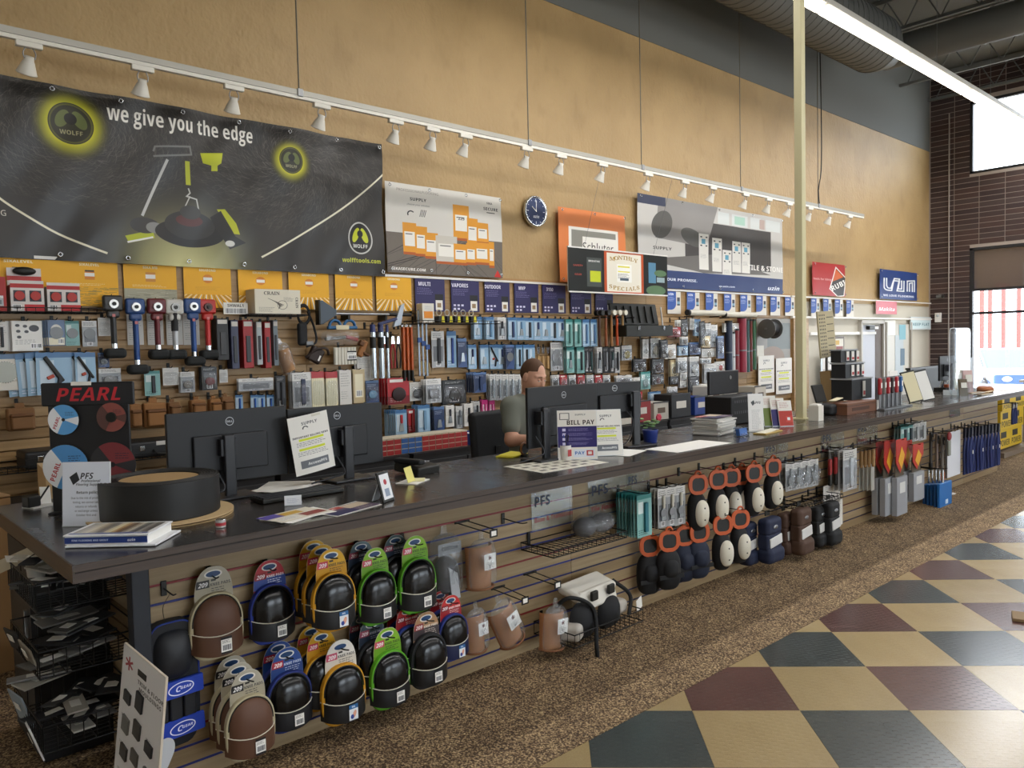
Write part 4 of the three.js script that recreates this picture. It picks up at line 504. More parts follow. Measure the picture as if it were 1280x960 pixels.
// ---------- spot track ----------
{
  const z = -5.8, y = 3.79, x0 = -1.5, x1 = 13.35, o = thing('light_track', 'long suspended track with galvanised channel above the banners', 'track', [0, 0, 0]);
  part(o, 'channel', [bx(x1 - x0, 0.042, 0.042, (x0 + x1) / 2, y + 0.02, z)], mat(0xa9a69c, 0.45, 0.5)); part(o, 'track_rail', bx(x1 - x0, 0.026, 0.036, (x0 + x1) / 2, y - 0.016, z), mat(0xe6e2d6, 0.5));
  for (const px of [375, 660, 801, 925, 1022, -60]) { const q = atZ(px, 150, z); part(o, 'suspension_cable', tube([[q.x, y + 0.04, z], [q.x, YCEIL, z]], 0.006, 1, 6), mat(0x6a655a, 0.5, 0.4)); part(o, 'clamp', rb(0.05, 0.06, 0.06, q.x, y + 0.02, z, 0.005), M.steel); }
  part(o, 'supply_cord', tube([[atZ(1024, 150, z).x, y + 0.03, z], [atZ(1021, 150, z).x, y + 0.25, z + 0.02], [atZ(1026, 150, z).x, y + 0.55, z], [atZ(1024, 150, z).x, YCEIL, z]], 0.009, 30), M.black);
  const xs = [40, 180, 293, 402, 494, 540, 581, 657, 700, 752, 809, 855, 890, 931, 960, 986, 1012, 1037, 1062], nth = ['first', 'second', 'third', 'fourth', 'fifth', 'sixth', 'seventh', 'eighth', 'ninth', 'tenth', 'eleventh', 'twelfth', 'thirteenth', 'fourteenth', 'fifteenth', 'sixteenth', 'seventeenth', 'eighteenth', 'nineteenth'];
  const cone = lathe([[0.0, 0.0], [0.03, 0.0], [0.034, -0.03], [0.042, -0.045], [0.068, -0.12], [0.072, -0.125], [0.068, -0.13], [0.06, -0.118], [0.0, -0.1]], 0, 0, 0, 22), adapter = rb(0.15, 0.035, 0.04, 0, 0.0, 0, 0.006), yoke = join([tube([[0.02, -0.015, 0], [0.035, -0.05, 0], [0.03, -0.085, 0]], 0.004), tube([[-0.02, -0.015, 0], [-0.035, -0.05, 0], [-0.03, -0.085, 0]], 0.004)]), lens = put(new THREE.CircleGeometry(0.058, 20), 0, -0.119, 0, Math.PI / 2);
  xs.forEach((px, i) => { const q = atZ(px, 130, z), s = thing('spot_lamp', nth[i] + ' white cone spot lamp from the left on the ceiling track', 'lamp', [q.x, y - 0.047, z], 0, 'spot lamps on the track'); part(s, 'adapter', adapter, mat(0xe6e2d6, 0.5)); part(s, 'yoke', yoke, M.steel); const sh = part(s, 'cone_shade', cone, mat(0xd9d4c8, 0.4)); sh.position.set(0, -0.07, 0); sh.scale.setScalar(0.86); sh.rotation.set(0.5, 0, i % 3 * 0.06 - 0.1); const l = part(sh, 'lens', lens, M.black); l.userData.label = 'dark unlit lens'; });
}
// ---------- duct, post ----------
{
  const o = thing('air_duct', 'big grey round ribbed duct below the ceiling along the back wall', 'duct', [0, 0, 0]); const y = 6.3, z = -5.3, r = 0.42, x0 = 2, x1 = 12.6;
  part(o, 'trunk', cy(r, r, x1 - x0, (x0 + x1) / 2, y, z, 0, 0, Math.PI / 2, 32), mat(0x5a5c5a, 0.6)); for (let x = x0; x < x1; x += 0.16) part(o, 'seam_rib', torus(r + 0.002, 0.008, x, y, z, 0, Math.PI / 2, 0, 7, 28), mat(0x5a5c5a, 0.6));
  part(o, 'end_cone', cy(0.26, r, 0.5, x1 + 0.25, y, z, 0, 0, -Math.PI / 2, 32), mat(0x5a5c5a, 0.6)); part(o, 'branch', [cy(0.24, 0.24, 2.6, x1 + 0.6, y, z + 1.2, Math.PI / 2, 0, 0, 24)], mat(0x5a5c5a, 0.6)); for (const x of [4, 8, 12]) part(o, 'strap', [tube([[x, y + r, z - 0.2], [x, YCEIL, z - 0.2]], 0.01, 1), tube([[x, y + r, z + 0.2], [x, YCEIL, z + 0.2]], 0.01, 1)], M.deck);
  const d = thing('ceiling_diffuser', 'round stepped grey air diffuser under a short duct near the window', 'vent', [14.2, 6.35, -2.9]); part(d, 'cone_ring', lathe([[0.02, 0], [0.08, 0.03], [0.09, 0.0], [0.17, 0.04], [0.18, 0.0], [0.26, 0.06], [0.22, 0.08]], 0, 0, 0, 32), mat(0x777976, 0.6)); part(d, 'neck', cy(0.19, 0.19, 0.75, 0, 0.45, 0), mat(0x5a5c5a, 0.6)); part(d, 'collar', torus(0.2, 0.015, 0, 0.1, 0, Math.PI / 2, 0, 0, 7), mat(0x6a6c69, 0.6));
}
{ const o = thing('steel_post', 'cream painted square post rising from the counter to the ceiling', 'post', [6.45, H, -3.34]); part(o, 'shaft', rb(0.07, YCEIL - H - 0.02, 0.07, 0, (YCEIL - H - 0.02) / 2 + 0.005, 0, 0.006), mat(0xcfc79e, 0.5)); part(o, 'flange', bx(0.14, 0.012, 0.14, 0, 0.006, 0), mat(0xcfc79e, 0.5)); }
// ---------- carded goods on the back wall ----------
const cardArt = {}; {
  const art = (k, bg, fn) => { cardArt[k] = printed(96, 144, (g, w, h) => { g.fillStyle = bg; g.fillRect(0, 0, w, h); fn(g, w, h); }, 0.35); };
  art('blue', '#8fb2cc', (g) => { g.fillStyle = '#3f6f9f'; g.fillRect(0, 0, 96, 18); g.fillStyle = '#c5d6e2'; g.fillRect(10, 26, 40, 90); lines(g, 8, 124, 80, 2, 8, '#eef'); });
  art('navy', '#2a3a5c', (g) => { g.fillStyle = '#53729f'; g.fillRect(0, 0, 96, 16); g.fillStyle = '#3d5585'; g.beginPath(); g.moveTo(0, 144); g.lineTo(96, 70); g.lineTo(96, 144); g.fill(); lines(g, 10, 24, 70, 3, 7, '#c8d2e6'); });
  art('teal', '#7fb0ac', (g) => { g.fillStyle = '#2f7f7b'; g.fillRect(0, 0, 96, 16); g.fillStyle = '#d5e4e0'; g.fillRect(8, 24, 34, 40); lines(g, 8, 120, 78, 3, 7, '#244'); });
  art('white', '#e6e4de', (g) => { g.fillStyle = '#333'; for (const [x, y] of [[12, 16], [36, 20], [14, 44], [40, 46], [16, 72]]) { g.beginPath(); g.arc(x + 6, y + 6, 7, 0, 7); g.fill(); } g.fillStyle = '#2b2b2e'; g.beginPath(); g.arc(70, 36, 16, 0, 7); g.fill(); lines(g, 10, 92, 76, 3, 9, '#777'); bar(g, 58, 110, 32, 22); });
  art('plain', '#dcd9d2', (g) => { lines(g, 10, 14, 76, 6, 10, '#8a8a86'); lines(g, 10, 90, 60, 4, 9, '#9a9a94'); });
  art('red', '#b02830', (g) => { g.fillStyle = '#e8e4de'; g.fillRect(10, 8, 60, 16); g.fillStyle = '#7d161d'; g.fillRect(0, 100, 96, 44); lines(g, 10, 112, 70, 3, 8, '#f0d8d6'); });
  art('grey', '#a7aaac', (g) => { g.fillStyle = '#dddcd8'; g.fillRect(0, 0, 96, 34); lines(g, 10, 10, 70, 3, 7, '#444'); g.fillStyle = '#6c7074'; g.fillRect(12, 60, 72, 60); bar(g, 30, 120, 36, 18); });
  art('black', '#232427', (g) => { g.fillStyle = '#4b4d52'; g.fillRect(10, 30, 76, 70); lines(g, 10, 10, 70, 2, 7, '#c8c8c4'); bar(g, 28, 110, 38, 24); });
  art('tan', '#c8b48a', (g) => { g.fillStyle = '#efe6c6'; g.fillRect(14, 20, 66, 100); bar(g, 24, 90, 44, 26); });
  art('magenta', '#c22a78', (g) => { g.fillStyle = '#f2e4ec'; g.fillRect(18, 30, 60, 50); lines(g, 24, 40, 46, 3, 8, '#a2246a'); });
  art('cream', '#e6dfb8', (g) => { for (let i = 0; i < 14; i++) { g.fillStyle = i % 2 ? '#efe9cc' : '#d8d0a4'; g.fillRect(i * 7, 0, 6, 144); } g.fillStyle = '#b02a2c'; g.fillRect(0, 0, 96, 26); });
  art('disc', '#5c7396', (g) => { g.fillStyle = '#c6453a'; g.beginPath(); g.arc(48, 56, 32, 0, 3.2); g.fill(); g.fillStyle = '#e0ddd4'; g.beginPath(); g.arc(48, 56, 32, 3.2, 7); g.fill(); g.fillStyle = '#222'; g.beginPath(); g.arc(48, 56, 5, 0, 7); g.fill(); g.fillStyle = '#e6dfc4'; g.fillRect(4, 98, 88, 42); bar(g, 56, 106, 30, 26); });
  art('saw', '#d8d2c4', (g) => { g.fillStyle = '#4e6f94'; g.fillRect(0, 0, 96, 20); g.fillStyle = '#e8e6e0'; g.fillRect(8, 90, 60, 20); });
}
function pack(style, x0, y0, x1, y1, n, label, o = {}) {
  const step = Math.max(o.step ?? 0.02, o.bag ? o.bag * 1.2 + 0.006 : 0, o.tool ? 0.022 : 0), Zb = o.base ?? ZW, z = Zb + 0.03 + (n - 1) * step + (o.dz ?? 0.03), r = rectZ(x0, y0, x1, y1, z), w = r.w, h = r.h;
  const first = thing(o.name ?? 'carded_tool', n > 1 ? 'frontmost: ' + label : label, o.cat ?? 'packet', [r.x, r.y, z], 0, n > 1 ? 'stack: ' + label : undefined);
  part(first, 'card', bx(w, h, 0.003, 0, h / 2, -0.002), mat(o.card ?? 0xc7c9c8, 0.7)); part(first, 'print', face(w, h, 0, h / 2, 0), cardArt[style]);
  const d = Math.min(0.016, step * 0.8);
  if (o.tool === 'disc') part(first, 'disc', cy(w * 0.4, w * 0.4, 0.004, 0, h * 0.5, 0.004, Math.PI / 2, 0, 0, 24), M.tin);
  if (o.tool === 'saw') { const q = []; for (let i = 0; i < 60; i++) { const a = i / 60 * 2 * Math.PI, k = i % 2 ? 0.44 : 0.4; q.push([Math.cos(a) * w * k, Math.sin(a) * w * k]); } part(first, 'saw_blade', ext(q, 0.003, 0, h * 0.5, 0.002), mat(0x7a786e, 0.35, 0.8)); }
  if (o.tool === 'blade' || o.tool === 'knife') part(first, 'blade', ext([[-w * 0.22, 0], [w * 0.22, 0], [w * 0.12, h * 0.3], [-w * 0.12, h * 0.3]], d * 0.5, 0, h * 0.2, 0.002), mat(0xaab0b4, 0.3, 0.8));
  if (o.tool === 'knife') part(first, 'grip', rb(w * 0.2, h * 0.32, d, 0, h * 0.66, d / 2 + 0.001, 0.006), mat(o.grip ?? 0x1b2a55, 0.5));
  if (o.tool === 'bar') part(first, 'bar', rb(w * 0.22, h * 0.7, d, w * 0.05, h * 0.46, d / 2 + 0.001, 0.004), mat(o.grip ?? 0x23252a, 0.45));
  if (o.tool === 'gun') { part(first, 'barrel', rb(w * 0.14, h * 0.7, 0.018, 0, h * 0.6, 0.01, 0.008, 0, 0, 0.55), M.black); part(first, 'grip', rb(w * 0.13, h * 0.34, 0.02, w * 0.14, h * 0.27, 0.01, 0.008, 0, 0, -0.2), mat(0x23242a, 0.5)); part(first, 'trigger', rb(w * 0.22, h * 0.08, 0.014, -w * 0.1, h * 0.42, 0.008, 0.004, 0, 0, 0.4), mat(0xb4462f, 0.5)); }
  if (o.bag) part(first, 'blister', dome(outline(w * 0.92, h * 0.7, 5, 5, 24), o.bag, 3, 4, 0, h * 0.4, 0.002, 0.3), M.film, 'clear plastic blister'); if (o.fill) part(first, 'contents', sp(Math.min(w, h) * 0.3, 0, h * 0.38, 0.008, 1.1, 0.9, 0.12, 12), mat(o.fill, 0.5));
  for (let i = 1; i < n; i++) { const c = again(first, [r.x + (o.fan ?? 0) * i + rnd(-0.004, 0.004), r.y + rnd(-0.004, 0.004), z - i * step], rnd(-0.01, 0.01), (i === n - 1 ? 'rearmost: ' : ['', 'second: ', 'third: ', 'fourth: ', 'fifth: ', 'sixth: ', 'seventh: '][i]) + label); if (o.tilt) c.rotation.z = o.tilt * i; }
  if (!o.nohook) pegHook(r.x, r.y + h + 0.006, Zb, Math.max(0.08, z - Zb + 0.04), 'peg hook carrying the ' + label.split(' ').slice(0, 10).join(' '));
  return first;
}
pack('plain', -8, 402, 11, 438, 3, 'white sheet pack cut off by the left edge of the picture', { tool: 'bar' });
pack('white', 14, 401, 54, 438, 4, 'large white tool card with black prints at the far left', { fan: -0.008 });
pack('disc', 59, 400, 82, 432, 4, 'navy card with a red and white grinding disc', { tool: 'disc', fan: -0.01 });
pack('teal', 81, 401, 100, 432, 1, 'teal card with a copper round pad', { tool: 'disc' });
pack('grey', 102, 401, 122, 433, 1, 'grey carded disc right of the teal card', { tool: 'disc' });
pack('plain', 122, 397, 139, 420, 1, 'small white bag left of the black carpet kicker', { bag: 0.02 });
pack('saw', -14, 443, 26, 487, 2, 'circular saw blade on a pale card at the left edge', { tool: 'saw', cat: 'saw blade' });
pack('blue', 44, 441, 90, 492, 4, 'caulking gun on a blue card in the fanned stack above the black display', { tool: 'gun', fan: -0.05, step: 0.03, tilt: 0.03 });
pack('blue', 93, 441, 121, 486, 4, 'sealant gun on a narrow blue card beside the fanned stack', { tool: 'gun', fan: -0.03, step: 0.03 });
pack('navy', 122, 441, 137, 459, 1, 'small blue and clear bag under the black carpet kicker', { bag: 0.02, fill: 0x9aa2aa });
pack('grey', 123, 461, 152, 484, 1, 'clear header bag of two grey fittings', { bag: 0.03, fill: 0x8b8b88 });
pack('teal', 180, 464, 201, 494, 1, 'tilted teal card under the tall blue carpet kicker', { tool: 'bar' });
pack('plain', 203, 460, 224, 481, 1, 'white sachet under the maroon and silver kickers', { bag: 0.015 });
pack('grey', 225, 465, 244, 490, 2, 'grey blister pack of nails left of the dark red pack', { bag: 0.02, fill: 0x77746c });
pack('black', 252, 459, 272, 487, 3, 'dark red and black pack under the bright red kicker', { fill: 0x6b2028, bag: 0.02 });
pack('plain', 274, 462, 285, 478, 1, 'tiny white bag beside the dark red pack', { bag: 0.015 });
pack('grey', 298, 474, 342, 487, 2, 'short wide clear pack above the blue handled cutters', { bag: 0.03 });
for (const [x, i] of [[294, 0], [313, 1], [322, 2], [333, 3]]) pack('blue', x, 494, x + 10, 515, 1, ['first', 'second', 'third', 'fourth'][i] + ' small blue cutter card above the left monitor', { tool: 'bar', grip: 0x1d55a8 });
pack('black', 345, 470, 358, 510, 3, 'long dark blade pack left of the cable tie packs', { tool: 'bar' });
pack('grey', 365, 466, 390, 509, 3, 'clear pack of cable ties with a dark label', { bag: 0.03, tool: 'bar', grip: 0x2a3350 });
pack('cream', 389, 465, 406, 508, 3, 'pack of white ties with a red header', { bag: 0.02 });
pack('cream', 407, 465, 423, 508, 3, 'pack of yellowish ties with a dark red header', { bag: 0.02 });
pack('plain', 424, 463, 440, 505, 3, 'white printed tie pack left of the framed tan pack', {});
pack('tan', 441, 462, 457, 503, 3, 'framed tan pack at the end of the tie row', {});
pack('plain', 446, 446, 468, 476, 2, 'tilted white printed sheet pack beside the silver cylinders', { tilt: 0.1 });
pack('navy', 457, 476, 474, 503, 2, 'blue pack with clear goggles', { bag: 0.04, fill: 0x5f94b8 });
pack('red', 484, 473, 512, 504, 4, 'red carton with a looped black strap', { fan: -0.012, step: 0.03, fill: 0x2a1214 });
pack('plain', 512, 478, 532, 500, 1, 'clear bag of black clips', { bag: 0.03, fill: 0x26262a });
pack('grey', 532, 474, 552, 503, 3, 'white header bag of grey brackets', { bag: 0.03, fill: 0x8a8c90 });
pack('black', 553, 476, 583, 503, 2, 'clear bag of dark clamps with a red hook', { bag: 0.03, fill: 0x1f2024 });
pack('blue', 494, 513, 509, 545, 6, 'blue card with a red handled cutter', { tool: 'knife', grip: 0xb0242c, fan: -0.008, step: 0.026 });
pack('red', 510, 512, 519, 540, 3, 'brown and red carded cutter between the blue cards', { tool: 'bar', grip: 0x7a2420 });
pack('blue', 522, 507, 538, 540, 5, 'blue card of slim blades left of the wide blade card', { tool: 'bar', grip: 0x6a90b0, step: 0.026 });
pack('navy', 542, 509, 556, 540, 4, 'navy edged blue blade card', { tool: 'blade', step: 0.022 });
pack('plain', 557, 507, 568, 533, 4, 'white header pack of small chisels', { tool: 'knife', grip: 0x3a3c44 });
pack('grey', 570, 508, 579, 535, 3, 'silver tipped tool pack beside the chisels', { tool: 'knife', grip: 0x6b6f76 });
pack('plain', 580, 505, 592, 532, 4, 'white header pack of long bits', { tool: 'knife', grip: 0x2a2b30 });
pack('grey', 592, 502, 600, 526, 3, 'grey striped pack left of the magenta tools', { tool: 'bar' });
pack('magenta', 602, 500, 610, 527, 2, 'magenta handled tool pack, left of the two', { tool: 'knife', grip: 0xb8206e });
pack('magenta', 611, 500, 619, 527, 2, 'magenta handled tool pack, right of the two', { tool: 'knife', grip: 0xb8206e });
// tall window boxes and the blue rows
pack('grey', 539, 414, 556, 459, 1, 'tall clear boxed tool with a black grip', { tool: 'bar', step: 0.04 });
pack('blue', 558, 414, 571, 459, 1, 'tall clear boxed tool with a blue grip', { tool: 'bar', grip: 0x24448c });
pack('navy', 572, 423, 584, 459, 2, 'curved white and navy blade box', { tool: 'blade' });
const rowSay = ['first', 'second', 'third', 'fourth', 'fifth', 'sixth', 'seventh', 'eighth', 'ninth', 'tenth', 'eleventh', 'twelfth'];
[592, 607, 622, 635, 646, 656, 667, 677, 687, 697].forEach((x, i) => pack(i === 2 ? 'grey' : 'blue', x, 396 + i * 0.3, x + 11, 424 + i * 0.2, i === 1 || i === 2 ? 5 : 3, rowSay[i] + ' pack from the left in the top row of blue cards', { tool: ['blade', 'bar', 'knife', 'bar', 'knife', 'bar', 'knife'][i % 7], grip: [0x2a3c66, 0x5d87ab, 0x23252b][i % 3], step: 0.024 }));
[707, 718, 728, 738].forEach((x, i) => pack(i < 2 ? 'teal' : 'blue', x, 399, x + 9, 433, 4, rowSay[i] + ' long pack left of the hanging mallets', { tool: 'bar', grip: i < 2 ? 0x3c6f68 : 0x4a6f96, step: 0.026 }));
[585, 600, 612, 622, 632, 645, 654, 661].forEach((x, i) => pack(i === 4 ? 'navy' : 'blue', x, 431, x + (i > 4 ? 8 : 11), 461, i > 3 ? 4 : 2, rowSay[i] + ' pack from the left in the second row of blue cards', { tool: ['knife', 'blade', 'gun', 'knife', 'disc', 'bar', 'bar', 'blade'][i], step: 0.024 }));
[672, 678, 684].forEach((x, i) => { const r = rectZ(x, 434, x + 5, 461, ZW + 0.1), o = thing('scraper', rowSay[i] + ' wooden handled scraper above the seated man', 'scraper', [r.x, r.y, ZW + 0.08]); part(o, 'handle', rb(r.w * 0.6, r.h * 0.6, 0.018, 0, r.h * 0.3, 0, 0.006), mat(0xb08a56, 0.5)); part(o, 'blade', ext([[-r.w * 0.5, 0], [r.w * 0.5, 0], [r.w * 0.25, -r.h * 0.3], [-r.w * 0.25, -r.h * 0.3]], 0.004, 0, r.h, 0), M.chrome); pegHook(r.x, r.y + r.h + 0.005, ZW, 0.12, 'peg hook of the ' + rowSay[i] + ' wooden handled scraper'); });
pack('grey', 688, 428, 704, 463, 1, 'round reel in a clear pack above the monitor of the man', { tool: 'disc', bag: 0.03 });
[708, 721, 730, 735, 746, 754, 762, 768].forEach((x, i) => pack(i < 2 ? 'teal' : i % 3 === 1 ? 'grey' : 'black', x, 434, x + (i < 2 ? 10 : 7), 466, 3, rowSay[i] + ' pack from the left in the dark row under the mallets', { tool: i % 2 ? 'bar' : 'knife', grip: [0x2b4a48, 0x1b1c20, 0x8a8c90][i % 3], step: 0.024 }));
pack('navy', 592, 466, 608, 490, 5, 'dark navy pack left of the clear bag row', { tool: 'bar', grip: 0x22355c, step: 0.03 });
[612, 620, 628, 636, 644].forEach((x, i) => pack('grey', x, 468, x + 8, 500, 3, rowSay[i] + ' clear header bag left of the seated man', { tool: 'bar', grip: 0x9aa4ab, bag: 0.02 }));
[690, 700, 711, 722, 733, 744, 754].forEach((x, i) => pack(i % 2 ? 'red' : 'grey', x, 469, x + 9, 484, 2, rowSay[i] + ' short red or grey pack just above the monitor of the man', { fill: i % 2 ? 0x701820 : 0x2a2b2e, bag: 0.015 }));
// crowded corner right of the mallets
[['grey', 777, 432, 790, 450, 0xa89a60], ['plain', 803, 424, 811, 448, 0x8a8a80], ['grey', 813, 423, 826, 447, 0x9a9484], ['black', 792, 449, 808, 464, 0x2a2624], ['black', 815, 449, 830, 466, 0x3a2026], ['red', 836, 409, 851, 421, 0x7a1c24], ['plain', 831, 431, 845, 448, 0xb4a694], ['black', 852, 399, 860, 420, 0x4b4238], ['plain', 862, 398, 868, 412, 0x9a9a90], ['blue', 868, 399, 876, 420, 0x2b3a5a], ['grey', 882, 404, 889, 434, 0x707478], ['grey', 889, 406, 897, 434, 0x9aa0a4], ['plain', 905, 404, 925, 415, 0xc8c0a8], ['blue', 848, 432, 860, 444, 0x5a6c84], ['navy', 862, 428, 876, 443, 0x2c3c64], ['grey', 862, 446, 874, 470, 0xb0b2ae], ['tan', 838, 450, 848, 470, 0x8a7a58], ['black', 838, 470, 848, 480, 0x5a5650], ['plain', 850, 466, 859, 475, 0xd8d4c8], ['plain', 850, 476, 859, 484, 0xd8d4c8], ['grey', 880, 455, 896, 478, 0xb0aea6], ['plain', 877, 436, 895, 446, 0xa8a294], ['plain', 895, 452, 906, 464, 0xb85048], ['grey', 770, 470, 790, 480, 0x4a4a4c], ['teal', 801, 465, 813, 486, 0x88a0a0], ['black', 815, 468, 830, 480, 0x5a3034], ['plain', 792, 472, 800, 484, 0xa0907a], ['red', 795, 490, 803, 502, 0x9a2430], ['blue', 812, 490, 826, 503, 0x4a6a94]].forEach(([s, a, b, c, d, f], i) => pack(s, a, b, c, d, 2, 'small ' + { grey: 'grey', plain: 'whitish', black: 'black', red: 'red', blue: 'light blue', navy: 'navy', tan: 'tan', teal: 'teal' }[s] + ' hanging pack ' + rowSay[i % 12] + ' in ' + ['the cluster under the open black case', 'the cluster left of the upright tubes', 'the cluster above the paper stack'][Math.floor(i / 12)], { fill: f, bag: 0.02 }));
// ---------- carpet kickers ----------
function kicker(px, y0, y1, head, tubeC, label, dial = 0xd8d6d0, grip) {
  const z = ZW + 0.13, t = atZ(px, y0, z), b = atZ(px + 6, y1, z), h = t.y - b.y, o = thing('carpet_kicker', label, 'carpet kicker', [t.x, b.y, z]);
  part(o, 'head', [rb(0.14, 0.12, 0.05, 0, h - 0.06, 0, 0.02), rb(0.09, 0.06, 0.045, 0, h - 0.14, 0, 0.02)], mat(head, 0.4)); part(o, 'dial', [cy(0.032, 0.034, 0.02, 0, h - 0.065, 0.032, Math.PI / 2)], mat(dial, 0.3, 0.6)); part(o, 'dial_cap', cy(0.014, 0.014, 0.012, 0, h - 0.065, 0.046, Math.PI / 2), M.black);
  part(o, 'tube', [cy(0.021, 0.021, h - 0.2, 0, h / 2 - 0.02, 0)], mat(tubeC, 0.35, 0.2)); if (grip) part(o, 'grip', cy(0.026, 0.026, h * 0.3, 0, h * 0.62, 0), mat(grip, 0.7)); else part(o, 'sticker', rb(0.022, 0.022, 0.004, 0, h * 0.68, 0.021, 0.002), mat(0xc77b78, 0.6)); part(o, 'ferrule', cy(0.022, 0.022, 0.05, 0, 0.085, 0), M.chrome); part(o, 'bumper', rb(0.15, 0.075, 0.1, 0, 0.038, 0.01, 0.03), mat(0x1e2020, 0.8), 'black foam bumper');
  pegHook(t.x, t.y - 0.0, ZW, 0.12, 'double hook of the ' + label);
}
kicker(140, 369, 448, 0x34322f, 0x2c2b2a, 'dark grey carpet kicker, leftmost of the row'); kicker(168, 373, 468, 0x27477c, 0x234680, 'tall blue carpet kicker second in the row'); kicker(195, 373, 449, 0x611a20, 0x5e161c, 'maroon carpet kicker third in the row'); kicker(217, 374, 449, 0xc4c2ba, 0xb9bbbd, 'silver carpet kicker with a black grip', 0x8f8d88, 0x222222); kicker(240, 373, 457, 0x27477c, 0x234680, 'blue carpet kicker next to the bright red one'); kicker(258, 374, 449, 0xb5261d, 0xb0221c, 'bright red carpet kicker at the right end of the row', 0x47312c);
[158, 183, 207, 228].forEach((x, i) => { const r = rectZ(x, 392, x + 22, 431, ZW + 0.01), o = thing('instruction_sheet', rowSay[i] + ' white printed sheet hanging behind the carpet kickers', 'sheet', [r.x, r.y, ZW + 0.01]); part(o, 'sheet', bx(r.w, r.h, 0.0015, 0, r.h / 2, 0), M.paper); part(o, 'print', face(r.w, r.h, 0, r.h / 2, 0.0012), cardArt.plain); });
// red boxed display on the top wire shelf
{
  const shelf = atZ(60, 389, ZW + 0.15); wireBasket('black wire shelf under the red boxed display', [shelf.x - 0.2, shelf.y - 0.01, ZW + 0.01], 0, 1.1, 0.22, 0.03, 20, 5);
  const art = printed(192, 192, (g, w, h) => { g.fillStyle = '#d9d2cc'; g.fillRect(0, 0, w, h); g.fillStyle = '#b5302f'; g.fillRect(0, 20, w, 26); for (const x of [50, 142]) { g.fillStyle = '#3a3d44'; g.fillRect(x - 34, 62, 68, 70); g.fillStyle = '#c8392f'; g.beginPath(); g.arc(x, 96, 28, 0, 7); g.fill(); g.strokeStyle = '#6d1b18'; g.lineWidth = 6; g.stroke(); } g.fillStyle = '#c22b2e'; g.fillRect(w * 0.4, 150, w * 0.6, 42); bar(g, 8, 152, 50, 30); });
  for (const [a, b, c, d, l] of [[12, 350, 56, 389, 'left of the two red and white boxed disc displays'], [58, 353, 101, 389, 'right of the two red and white boxed disc displays']]) { const z = ZW + 0.2, r = rectZ(a, b, c, d, z), o = thing('display_box', l, 'box', [r.x, r.y, z]); part(o, 'carton', bx(r.w, r.h * 0.85, 0.14, 0, r.h * 0.425, -0.071), mat(0xb8b0aa, 0.6)); part(o, 'front_print', face(r.w, r.h, 0, r.h / 2, 0.0012), art); for (const s of [-1, 1]) part(o, 'disc', cy(r.w * 0.15, r.w * 0.15, 0.012, s * r.w * 0.24, r.h * 0.5, 0.006, Math.PI / 2), mat(0xb32f26, 0.5)); }
  { const r = rectZ(8, 334, 52, 352, ZW + 0.06), o = thing('header_card', 'white and red header card with a black sander behind the boxed discs', 'sign', [r.x, r.y, ZW + 0.05]); part(o, 'card', bx(r.w, r.h * 1.8, 0.004, 0, r.h * 0.1, 0), mat(0xdad5d0, 0.6)); part(o, 'red_band', bx(r.w, r.h * 0.35, 0.002, 0, r.h * 0.2, 0.003), mat(0xb8322f, 0.5)); part(o, 'sander', sp(0.06, 0, r.h * 0.75, 0.02, 1.2, 0.5, 0.4), M.black); }
  { const r = rectZ(-20, 345, 9, 389, ZW + 0.2), o = thing('display_box', 'red carton cut off by the left edge beside the disc displays', 'box', [r.x, r.y, ZW + 0.2]); part(o, 'carton', bx(r.w, r.h, 0.14, 0, r.h / 2, -0.07), mat(0xa8241f, 0.5)); part(o, 'panel', face(r.w * 0.7, r.h * 0.3, 0, r.h * 0.3, 0.001), cardArt.grey); }
}
// leather pouches
[[8, 506, 45, 537], [161, 500, 178, 534], [179, 499, 209, 533], [210, 500, 226, 520], [238, 497, 258, 517], [262, 496, 277, 515], [277, 493, 292, 514]].forEach(([a, b, c, d], i) => { const z = ZW + 0.15, r = rectZ(a, b, c, d, z), o = thing('tool_pouch', 'brown leather tool pouch, ' + rowSay[i] + ' of the row under the small packs', 'pouch', [r.x, r.y, z]); const lm = mat([0x7c5733, 0x8a5f35, 0x96683a][i % 3], 0.75); part(o, 'body', [rb(r.w, r.h * 0.85, 0.07, 0, r.h * 0.42, -0.03, 0.015)], lm); part(o, 'pocket', rb(r.w * 0.8, r.h * 0.5, 0.05, 0, r.h * 0.3, 0.02, 0.015), lm); part(o, 'flap', rb(r.w * 0.84, r.h * 0.12, 0.055, 0, r.h * 0.58, 0.022, 0.01), mat(0x6b4626, 0.7)); part(o, 'belt_loop', rb(r.w * 0.35, r.h * 0.3, 0.012, 0, r.h * 0.88, -0.05, 0.004), lm); pegHook(r.x, r.y + r.h, ZW, 0.1, 'hook of the ' + rowSay[i] + ' leather tool pouch'); });
